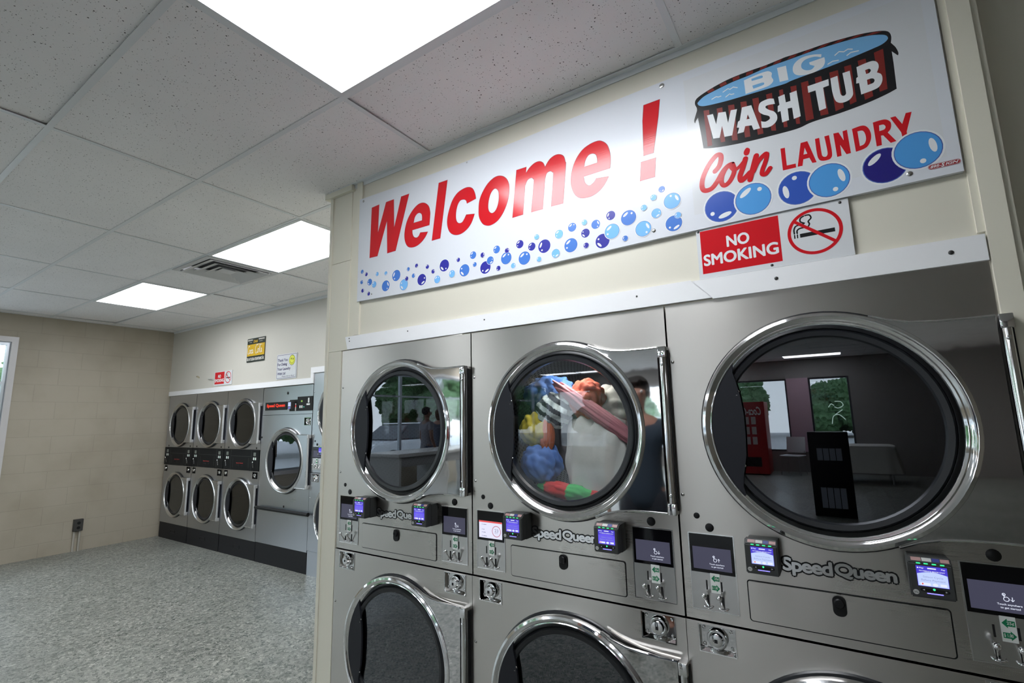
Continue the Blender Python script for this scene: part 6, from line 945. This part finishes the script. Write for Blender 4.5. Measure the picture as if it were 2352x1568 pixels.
# ================================================================== LAUNDRY in the middle dryer
cx0 = 0.438; zc = 1.4345
def cloth_blob(name, label, cx, cy, cz, rx, ry, rz, col, seed, rough=0.8, stripe=None, fold=(1, 0.6, 0.35)):
    """crumpled garment"""
    t = bmesh.new(); bmesh.ops.create_icosphere(t, subdivisions=5, radius=1.0); r = random.Random(seed)
    fr = [(Vector((r.uniform(-1, 1) * fold[0], r.uniform(-1, 1) * fold[1], r.uniform(-1, 1) * fold[2])).normalized() * r.uniform(2.0, 9), r.uniform(0, 6.28), r.uniform(0.010, 0.036)) for _ in range(20)]
    for v in t.verts:
        p = v.co.copy(); f = 1.0
        for k, ph, a in fr: q = math.sin(p.dot(k) + ph); f += a * (abs(q) * 2 - 1)
        v.co = Vector((p.x * rx * f * 1.25, p.y * ry * f, p.z * rz * f * 1.25))
    m = MB(); m.join(t)
    if stripe:
        m.bm.faces.ensure_lookup_table()
        for f in m.bm.faces:
            c = f.calc_center_median(); u = (c.x / rx * stripe[1] + c.z / rz * stripe[2]) * stripe[3]
            f.material_index = int(math.floor(u)) % 2
    mm = [mat('cloth_' + name + '_%d' % seed, col, rough, bump=((90, 90, 90), 0.3, 0.002))]
    if stripe: mm.append(mat('cloth_' + name + '_%db' % seed, stripe[0], rough))
    o = m.build(name, mm); o.location = (-1.309 + cx0 + (cx - cx0) * 1.12, YF + cy, zc + (cz - zc) * 1.12); tag(o, label, 'laundry', 'laundry tumbling in the middle dryer')
    return o
cloth_blob('bed_sheet', 'large off-white sheet filling the lower right of the middle dryer door', cx0 + 0.085, 0.13, zc - 0.115, 0.115, 0.06, 0.135, (0.62, 0.62, 0.56), 1, fold=(1, 0.6, 0.15))
cloth_blob('towel', 'grey towel in shade at the centre of the middle dryer', cx0 - 0.005, 0.19, zc - 0.03, 0.11, 0.06, 0.12, (0.20, 0.18, 0.18), 2)
cloth_blob('bed_sheet', 'pale crumpled sheet flung across the upper right of the drum', cx0 + 0.15, 0.17, zc + 0.055, 0.11, 0.05, 0.075, (0.42, 0.41, 0.37), 12, fold=(0.5, 0.5, 1))
cloth_blob('t_shirt', 'orange red shirt at the top centre of the tumbling laundry', cx0 + 0.045, 0.12, zc + 0.10, 0.055, 0.04, 0.055, (0.42, 0.07, 0.03), 3)
cloth_blob('scarf', 'long pink band curving across the tumbling laundry', cx0 + 0.10, 0.085, zc + 0.045, 0.17, 0.018, 0.022, (0.42, 0.16, 0.18), 4, fold=(0.1, 1, 1)).rotation_euler = (0, math.radians(35), 0)
cloth_blob('jeans', 'blue denim at the upper left of the tumbling laundry', cx0 - 0.12, 0.16, zc + 0.12, 0.09, 0.06, 0.06, (0.035, 0.10, 0.28), 5)
cloth_blob('t_shirt', 'dark shirt with white patches left of the pink band', cx0 - 0.08, 0.10, zc + 0.065, 0.055, 0.04, 0.05, (0.04, 0.05, 0.06), 6, stripe=((0.6, 0.68, 0.66), 0.7, 1, 2.2))
cloth_blob('t_shirt', 'yellow shirt at the left edge of the tumbling laundry', cx0 - 0.155, 0.10, zc - 0.005, 0.055, 0.04, 0.05, (0.50, 0.40, 0.03), 7)
cloth_blob('sock', 'orange sock next to the yellow shirt', cx0 - 0.105, 0.085, zc - 0.02, 0.022, 0.02, 0.055, (0.55, 0.12, 0.03), 8)
cloth_blob('t_shirt', 'light blue shirt at the lower left of the tumbling laundry', cx0 - 0.135, 0.09, zc - 0.125, 0.065, 0.045, 0.055, (0.10, 0.22, 0.55), 9)
cloth_blob('beach_towel', 'green towel with yellow and red ends along the bottom of the drum', cx0 - 0.02, 0.075, zc - 0.215, 0.10, 0.03, 0.022, (0.05, 0.42, 0.10), 10, stripe=((0.55, 0.03, 0.03), 1, 0, 1.0)).rotation_euler = (0, math.radians(6), 0)
cloth_blob('jeans', 'dark blue cloth at the right edge of the tumbling laundry', cx0 + 0.21, 0.18, zc + 0.09, 0.05, 0.04, 0.08, (0.05, 0.12, 0.35), 11)

# ================================================================== BEHIND THE CAMERA (seen mirrored in the doors)
WOODW = mat('laminate_white', (0.62, 0.62, 0.60), 0.35)
t = thing('folding_table', 'long white folding table by the left windows behind the camera', 'table', (-6.5, -4.4, 0))
MB().box(-0.42, 0.42, -1.9, 1.9, 0.86, 0.92, 0.01).build('tabletop', WOODW, t)
for y in (-1.85, -0.6, 0.6, 1.80): MB().box(-0.38, 0.38, y, y + 0.05, 0, 0.86).build('leg', WOODW, t, smooth=False)
MB().box(-0.38, 0.38, -1.80, 1.80, 0.70, 0.858).build('apron', mat('laminate_grey', (0.33, 0.33, 0.33), 0.5), t, smooth=False)
# drinks machine
RED = mat('vending_red', (0.36, 0.015, 0.02), 0.35)
t = thing('drinks_machine', 'red soft drink vending machine mirrored in the rightmost near dryer', 'vending machine', (-1.78, -10.3, 0))
m = MB(); m.box(-0.36, 0.36, -0.38, 0.38, 0.03, 1.74, 0.015); m.build('body', RED, t)
m = MB(); 
for r_ in range(3):
    for c_ in range(3): m.box(-0.25 + c_ * 0.15, -0.15 + c_ * 0.15, 0.379, 0.385, 0.72 + r_ * 0.24, 0.90 + r_ * 0.24)
m.build('selection_window', mat('can_panel', (0.55, 0.50, 0.50), 0.3), t, smooth=False)
m = MB(); add_text(m, 'Coca-Cola', -0.28, 0.28, 1.42, 1.62, -0.383, 0.02, 0.3); lt = m.build('lettering', SWH, t, smooth=False); lt.rotation_euler = (0, 0, math.pi)
MB().box(-0.2, 0.2, 0.379, 0.39, 0.2, 0.42).build('dispensing_slot', BLACK, t, smooth=False)
# cloth covered table
t = thing('side_table', 'table under a pale cloth mirrored in the rightmost near dryer', 'table', (0.25, -9.6, 0))
MB().box(-0.68, 0.68, -0.42, 0.42, 0.72, 0.75).build('tabletop', WOODW, t, smooth=False)
for a in (-0.6, 0.6):
    for b in (-0.36, 0.36): MB().tube([(a, b, 0), (a, b, 0.72)], 0.02, 10).build('leg', mat('leg_grey', (0.3, 0.3, 0.3), 0.4, 0.8), t)
cl = MB(); nu = 72
def ringpt(i, e, z, wv):
    a = 2 * math.pi * i / nu; c, s_ = math.cos(a), math.sin(a); p = 0.28
    x = math.copysign(abs(c) ** p, c) * (0.70 + e); y = math.copysign(abs(s_) ** p, s_) * (0.44 + e); f = 1 + wv * math.sin(a * 11)
    return cl.bm.verts.new((0.25 + x * f, -9.6 + y * f, z))
rings = [[ringpt(i, e, z, wv) for i in range(nu)] for e, z, wv in ((-0.02, 0.758, 0), (0.005, 0.750, 0), (0.02, 0.70, 0.004), (0.05, 0.5, 0.015), (0.10, 0.22, 0.03))]
cl.bm.faces.new(rings[0])
for a, b in zip(rings, rings[1:]):
    for i in range(nu): cl.bm.faces.new((a[i], a[(i + 1) % nu], b[(i + 1) % nu], b[i]))
tag(cl.build('tablecloth', mat('cloth_cream', (0.55, 0.54, 0.50), 0.8)), 'pale tablecloth hanging over the table behind the camera', 'tablecloth')
# brochure stand
t = thing('brochure_stand', 'black brochure stand mirrored in the rightmost near dryer', 'brochure stand', (-0.13, -5.3, 0))
m = MB(); m.box(-0.25, 0.25, -0.15, 0.15, 0.0, 1.18, 0.01); m.build('body', BLACK, t)
BRO = mat('brochure_print', (0.35, 0.38, 0.45), 0.5, bump=None)
for zz, hh in ((0.78, 0.17), (0.12, 0.28)):
    m = MB()
    for c_ in range(4): m.box(-0.15 + c_ * 0.078, -0.082 + c_ * 0.078, 0.151, 0.16, zz, zz + hh)
    m.build('brochures', [BRO], t, smooth=False)
# chairs
def chair(x, y, rz, col, label):
    t = thing('plastic_chair', label, 'chair', (x, y, 0), rz, 'plastic chairs by the storefront'); c = mat('chair_' + col[0], col[1], 0.4); mt = mat('leg_grey', (0.3, 0.3, 0.3), 0.4, 0.8)
    m = MB(); m.box(-0.22, 0.22, -0.21, 0.21, 0.43, 0.455, 0.01); m.build('seat', c, t)
    q = MB(); q.box(-0.21, 0.21, -0.012, 0.012, 0, 0.38, 0.011); m = MB(); m.join(q.bm, Matrix.Translation((0, -0.21, 0.50)) @ Matrix.Rotation(math.radians(10), 4, 'X')); m.build('backrest', c, t)
    for a in (-0.19, 0.19):
        for b in (-0.18, 0.18): MB().tube([(a, b, 0.44), (a * 1.1, b * 1.1, 0)], 0.011, 8).build('leg', mt, t)
        MB().tube([(a, -0.18, 0.44), (a, -0.215, 0.55)], 0.010, 8).build('back_post', mt, t)
    return t
chair(-0.95, -10.35, 0.3, ('white', (0.6, 0.6, 0.62)), 'white plastic chair by the storefront window, beside the drinks machine')
chair(-0.15, -10.55, 0.0, ('blue', (0.03, 0.08, 0.25)), 'dark blue plastic chair behind the cloth covered table')

# neon sign in the storefront window
NEON = emis('neon_glow', (0.75, 1.0, 0.85), 2.5)
t = thing('neon_sign', 'curly pale neon sign hanging in the storefront window behind the cloth covered table', 'neon sign', (-0.02, -10.93, 1.15))
for pts in ([(-0.10, 0.42), (-0.04, 0.50), (0.02, 0.46)], [(0.04, 0.56), (0.16, 0.55), (0.20, 0.46), (0.10, 0.40), (0.02, 0.43)], [(-0.06, 0.02), (-0.02, 0.20), (0.10, 0.24), (0.22, 0.12)], [(0.02, 0.24), (0.18, 0.36)]):
    MB().tube([(p[0], 0.0, p[1]) for p in curved(pts, 6)], 0.009, 8).build('neon_tube', NEON, t)
MB().box(-0.16, 0.26, -0.012, -0.006, 0.30, 0.312).build('bracket', BLACK, t, smooth=False)
for x_ in (-0.14, 0.24): MB().tube([(x_, -0.009, 0.312), (x_, -0.009, 1.17)], 0.002, 6).build('hanging_wire', BLACK, t)

# outdoors
struct(MB().box(-40, 30, -40, 16, -0.16, -0.1).build('ground', mat('asphalt', (0.40, 0.39, 0.38), 0.8), smooth=False))
LEAF = mat('tree_leaves', (0.075, 0.16, 0.06), 0.7); BARK = mat('bark', (0.10, 0.07, 0.05), 0.9)
def tree(x, y, h, r, seed, label):
    t = thing('tree', label, 'tree', (x, y, -0.1), group='trees beyond the windows'); rr = random.Random(seed); m = MB()
    for k in range(26):
        a = rr.uniform(0, 6.28); d = r * rr.random() ** 0.5; z = h * 0.25 + rr.random() * h * 0.7
        s_ = r * rr.uniform(0.22, 0.40); q = bmesh.new(); bmesh.ops.create_icosphere(q, subdivisions=4, radius=s_)
        for v in q.verts: v.co *= 1 + 0.16 * math.sin(v.co.x * 17 + k) * math.sin(v.co.y * 19) + rr.uniform(-0.11, 0.11)
        m.join(q, Matrix.Translation((d * math.cos(a) * (1.1 - z / h * 0.5), d * math.sin(a) * (1.1 - z / h * 0.5), z)))
    m.build('foliage', LEAF, t, smooth=False); MB().tube([(0, 0, 0), (0.05, 0, h * 0.4)], 0.18, 10, r2=0.12).build('trunk', BARK, t)
for k, (x, y, h, r) in enumerate([(-22, 6, 4.2, 2.6), (-23, -0.5, 4.0, 2.6), (-22, -7, 4.6, 2.6), (-23, -13.5, 6.2, 2.8), (-22, -19.5, 6.6, 3.0), (-20, -26, 6.0, 3.0), (-13, -30, 4.0, 2.8), (-6, -33, 3.6, 2.8), (1, -34, 3.2, 2.8), (8, -33, 3.6, 2.8)]):
    tree(x, y, h, r, 40 + k, 'green leafy tree ' + ('outside the left windows, nearest the block wall', 'outside the left windows, behind the first gap', 'outside the left windows, taller, behind the white car', 'outside the left windows, third from the block wall side corner', 'outside the left windows, tallest of the row', 'at the corner of the car park', 'outside the storefront, left end', 'outside the storefront, behind the drinks machine', 'outside the storefront, lowest of the row', 'outside the storefront, right end')[k])
def car(x, y, rz, label):
    t = thing('car', label, 'car', (x, y, -0.1), rz, 'cars parked outside'); paint = mat('car_white', (0.75, 0.76, 0.78), 0.2, coat=0.6); dk = mat('car_glass', (0.02, 0.025, 0.03), 0.05)
    def side(pts, w0, w1, name, mt, bev=0.05):
        q = bmesh.new(); A = [q.verts.new((p[0], -w0 if p[1] < 0.95 else -w1, p[1])) for p in pts]; B = [q.verts.new((p[0], w0 if p[1] < 0.95 else w1, p[1])) for p in pts]
        q.faces.new(A); q.faces.new(list(reversed(B)))
        for i in range(len(pts)): q.faces.new((A[i], B[i], B[(i + 1) % len(pts)], A[(i + 1) % len(pts)]))
        bmesh.ops.recalc_face_normals(q, faces=q.faces); bmesh.ops.bevel(q, geom=list(q.edges), offset=bev, segments=2, affect='EDGES'); m = MB(); m.join(q); return m.build(name, mt, t)
    side([(-2.2, 0.35), (2.2, 0.35), (2.25, 0.7), (2.1, 0.85), (1.1, 0.94), (-1.7, 0.94), (-2.2, 0.9)], 0.9, 0.9, 'body', paint)
    side([(-1.7, 0.93), (1.15, 0.93), (0.5, 1.42), (-1.1, 1.46)], 0.8, 0.66, 'cabin', dk); MB().box(-1.0, 0.45, -0.6, 0.6, 1.44, 1.485, 0.02).build('roof', paint, t)
    for a in (-1.4, 1.35):
        for b in (-0.92, 0.70): MB().lathe([(0, b), (0.33, b), (0.33, b + 0.22), (0, b + 0.22)], a, 0.33, 24).build('wheel', BLACK, t)
car(-12.6, -9.0, math.radians(90), 'white car parked outside the left windows'); car(-5.5, -15.5, 0.2, 'white car parked outside the storefront')

# ------------------------------------------------------------------ people
def skinned(name, pts, edges, mt, parent, sub=2):
    me = bpy.data.meshes.new(name); me.from_pydata([p[:3] for p in pts], edges, []); o = bpy.data.objects.new(name, me); COL.objects.link(o); o.parent = parent; me.materials.append(mt)
    md = o.modifiers.new('skin', 'SKIN'); md.use_smooth_shade = True
    if not me.skin_vertices: 
        bm_ = bmesh.new(); bm_.from_mesh(me); bm_.verts.layers.skin.verify(); bm_.to_mesh(me); bm_.free()
    for i, p in enumerate(pts): me.skin_vertices[0].data[i].radius = (p[3], p[4] if len(p) > 4 else p[3]); me.skin_vertices[0].data[i].use_root = (i == 0)
    s_ = o.modifiers.new('subsurf', 'SUBSURF'); s_.levels = sub; s_.render_levels = sub
    return o
def person(loc, rz, label, shirt, trousers, hair, skin, H=1.72, long_hair=False, arm_fwd=0.0):
    t = thing('person', label, 'person', loc, rz, None); k = H / 1.72; sk = mat('skin_' + hair[0], skin, 0.5)
    P = [(0, 0, 0.93, 0.13, 0.10), (0, 0, 1.10, 0.125, 0.09), (0, 0, 1.28, 0.15, 0.10), (0, 0, 1.40, 0.13, 0.085), (0, 0, 1.47, 0.052), (0, 0.005, 1.53, 0.05), (0, 0.012, 1.60, 0.075, 0.088), (0, 0.008, 1.66, 0.066, 0.080)]
    E_ = [(0, 1), (1, 2), (2, 3), (3, 4), (4, 5), (5, 6), (6, 7)]
    for sd in (-1, 1):
        b = len(P); P += [(sd * 0.165, 0, 1.38, 0.055), (sd * 0.215, -0.01, 1.22, 0.046), (sd * 0.235, 0.0 + arm_fwd * 0.05, 1.09, 0.038), (sd * 0.235, 0.06 + arm_fwd * 0.14, 0.95 + arm_fwd * 0.08, 0.030), (sd * 0.232, 0.085 + arm_fwd * 0.17, 0.87 + arm_fwd * 0.12, 0.024)]
        E_ += [(3, b), (b, b + 1), (b + 1, b + 2), (b + 2, b + 3), (b + 3, b + 4)]
        hx, hy, hz = P[-1][:3]; pb = len(P); P.append((hx, hy + 0.015, hz - 0.045, 0.026, 0.016)); E_.append((pb - 1, pb))
        for f, (fy, ln) in enumerate(((-0.030, 0.070), (-0.010, 0.080), (0.010, 0.075), (0.029, 0.060))):
            c = len(P); P += [(hx - sd * 0.004, hy + 0.018 + fy, hz - 0.085, 0.0095), (hx - sd * 0.012, hy + 0.022 + fy, hz - 0.085 - ln * 0.55, 0.0085), (hx - sd * 0.026, hy + 0.026 + fy, hz - 0.085 - ln, 0.007)]; E_ += [(pb, c), (c, c + 1), (c + 1, c + 2)]
        c = len(P); P += [(hx - sd * 0.012, hy + 0.050, hz - 0.030, 0.010), (hx - sd * 0.024, hy + 0.066, hz - 0.062, 0.009)]; E_ += [(pb, c), (c, c + 1)]
        b = len(P); P += [(sd * 0.09, 0, 0.86, 0.085), (sd * 0.10, 0.01, 0.66, 0.068), (sd * 0.10, 0.015, 0.48, 0.055), (sd * 0.105, 0.0, 0.28, 0.050), (sd * 0.105, -0.01, 0.09, 0.036), (sd * 0.11, 0.02, 0.045, 0.040), (sd * 0.115, 0.13, 0.035, 0.033)]
        E_ += [(0, b)] + [(b + q, b + q + 1) for q in range(6)]
    body = skinned('body', P, E_, sk, t)
    S_ = [(0, 0, 0.80, 0.165, 0.135), (0, 0, 0.98, 0.158, 0.128), (0, 0, 1.14, 0.148, 0.110), (0, 0, 1.28, 0.168, 0.118), (0, 0, 1.40, 0.140, 0.095), (0, 0, 1.45, 0.075)]; F_ = [(0, 1), (1, 2), (2, 3), (3, 4), (4, 5)]
    for sd in (-1, 1): b = len(S_); S_ += [(sd * 0.165, 0, 1.385, 0.072), (sd * 0.212, -0.01, 1.24, 0.062)]; F_ += [(4, b), (b, b + 1)]
    skinned('shirt', S_, F_, mat('shirt_' + shirt[0], shirt[1], 0.8), body)
    T_ = [(0, 0, 0.90, 0.142, 0.115), (0, 0, 1.03, 0.140, 0.112)]; F_ = [(0, 1)]
    for sd in (-1, 1): b = len(T_); T_ += [(sd * 0.09, 0, 0.84, 0.098), (sd * 0.10, 0.01, 0.66, 0.080), (sd * 0.10, 0.015, 0.46, 0.068), (sd * 0.105, 0.0, 0.14, 0.060)]; F_ += [(0, b), (b, b + 1), (b + 1, b + 2), (b + 2, b + 3)]
    skinned('trousers', T_, F_, mat('trousers_' + trousers[0], trousers[1], 0.8), body)
    for sd in (-1, 1):
        m = MB(); m.box(sd * 0.11 - 0.045, sd * 0.11 + 0.045, -0.07, 0.20, 0.0, 0.075, 0.02); m.build('shoe', mat('shoe_dark', (0.03, 0.03, 0.03), 0.5), body)
        m = MB(); m.ball((sd * 0.030, 0.094, 1.628), 0.0115, 2); m.m = 1; m.ball((sd * 0.030, 0.1035, 1.628), 0.0045, 2); m.build('eye', [mat('eye_white', (0.7, 0.7, 0.7), 0.2), BLACK], body)
        m = MB(); m.ball((sd * 0.080, 0.0, 1.615), 0.030, 2, (0.35, 0.6, 1)); m.build('ear', sk, body)
    m = MB(); m.ball((0, 0.100, 1.602), 0.016, 2, (0.8, 1.1, 1.5)); m.build('nose', sk, body)
    m = MB(); m.ball((0, 0.090, 1.566), 0.022, 2, (1, 0.35, 0.28)); m.build('mouth', mat('lips', (0.35, 0.10, 0.09), 0.5), body)
    q = bmesh.new(); bmesh.ops.create_icosphere(q, subdivisions=3, radius=1.0)
    for v in q.verts:
        a = v.co; cut = a.y > 0.45 and a.z < 0.45
        v.co = Vector((a.x * 0.090, a.y * (0.104 if not cut else 0.03) - 0.010, a.z * (0.098 if a.z > 0 else (0.20 if long_hair else 0.085)) + 1.648))
    m = MB(); m.join(q); m.build('hair', mat('hair_' + hair[0], hair[1], 0.7), body)
    t.scale = (k, k, k); return t
person((-7.10, -4.25, 0), math.radians(200), 'person with short dark hair in a grey T-shirt by the left windows', ('grey', (0.20, 0.20, 0.23)), ('denim', (0.04, 0.05, 0.09)), ('dark', (0.012, 0.010, 0.010)), (0.20, 0.11, 0.08))
person((-7.50, -5.08, 0), math.radians(160), 'person with long brown hair and dark top by the left windows', ('slate', (0.10, 0.11, 0.15)), ('black', (0.02, 0.02, 0.03)), ('brown', (0.09, 0.05, 0.025)), (0.38, 0.22, 0.17), H=1.70, long_hair=True)
person((-1.18, -0.15, 0), math.radians(-20), 'person in a dark blue T-shirt mirrored in the middle dryer door hinge plate', ('navy', (0.018, 0.032, 0.050)), ('dark', (0.02, 0.025, 0.035)), ('black', (0.015, 0.012, 0.010)), (0.34, 0.17, 0.12), H=1.74, arm_fwd=0.6)
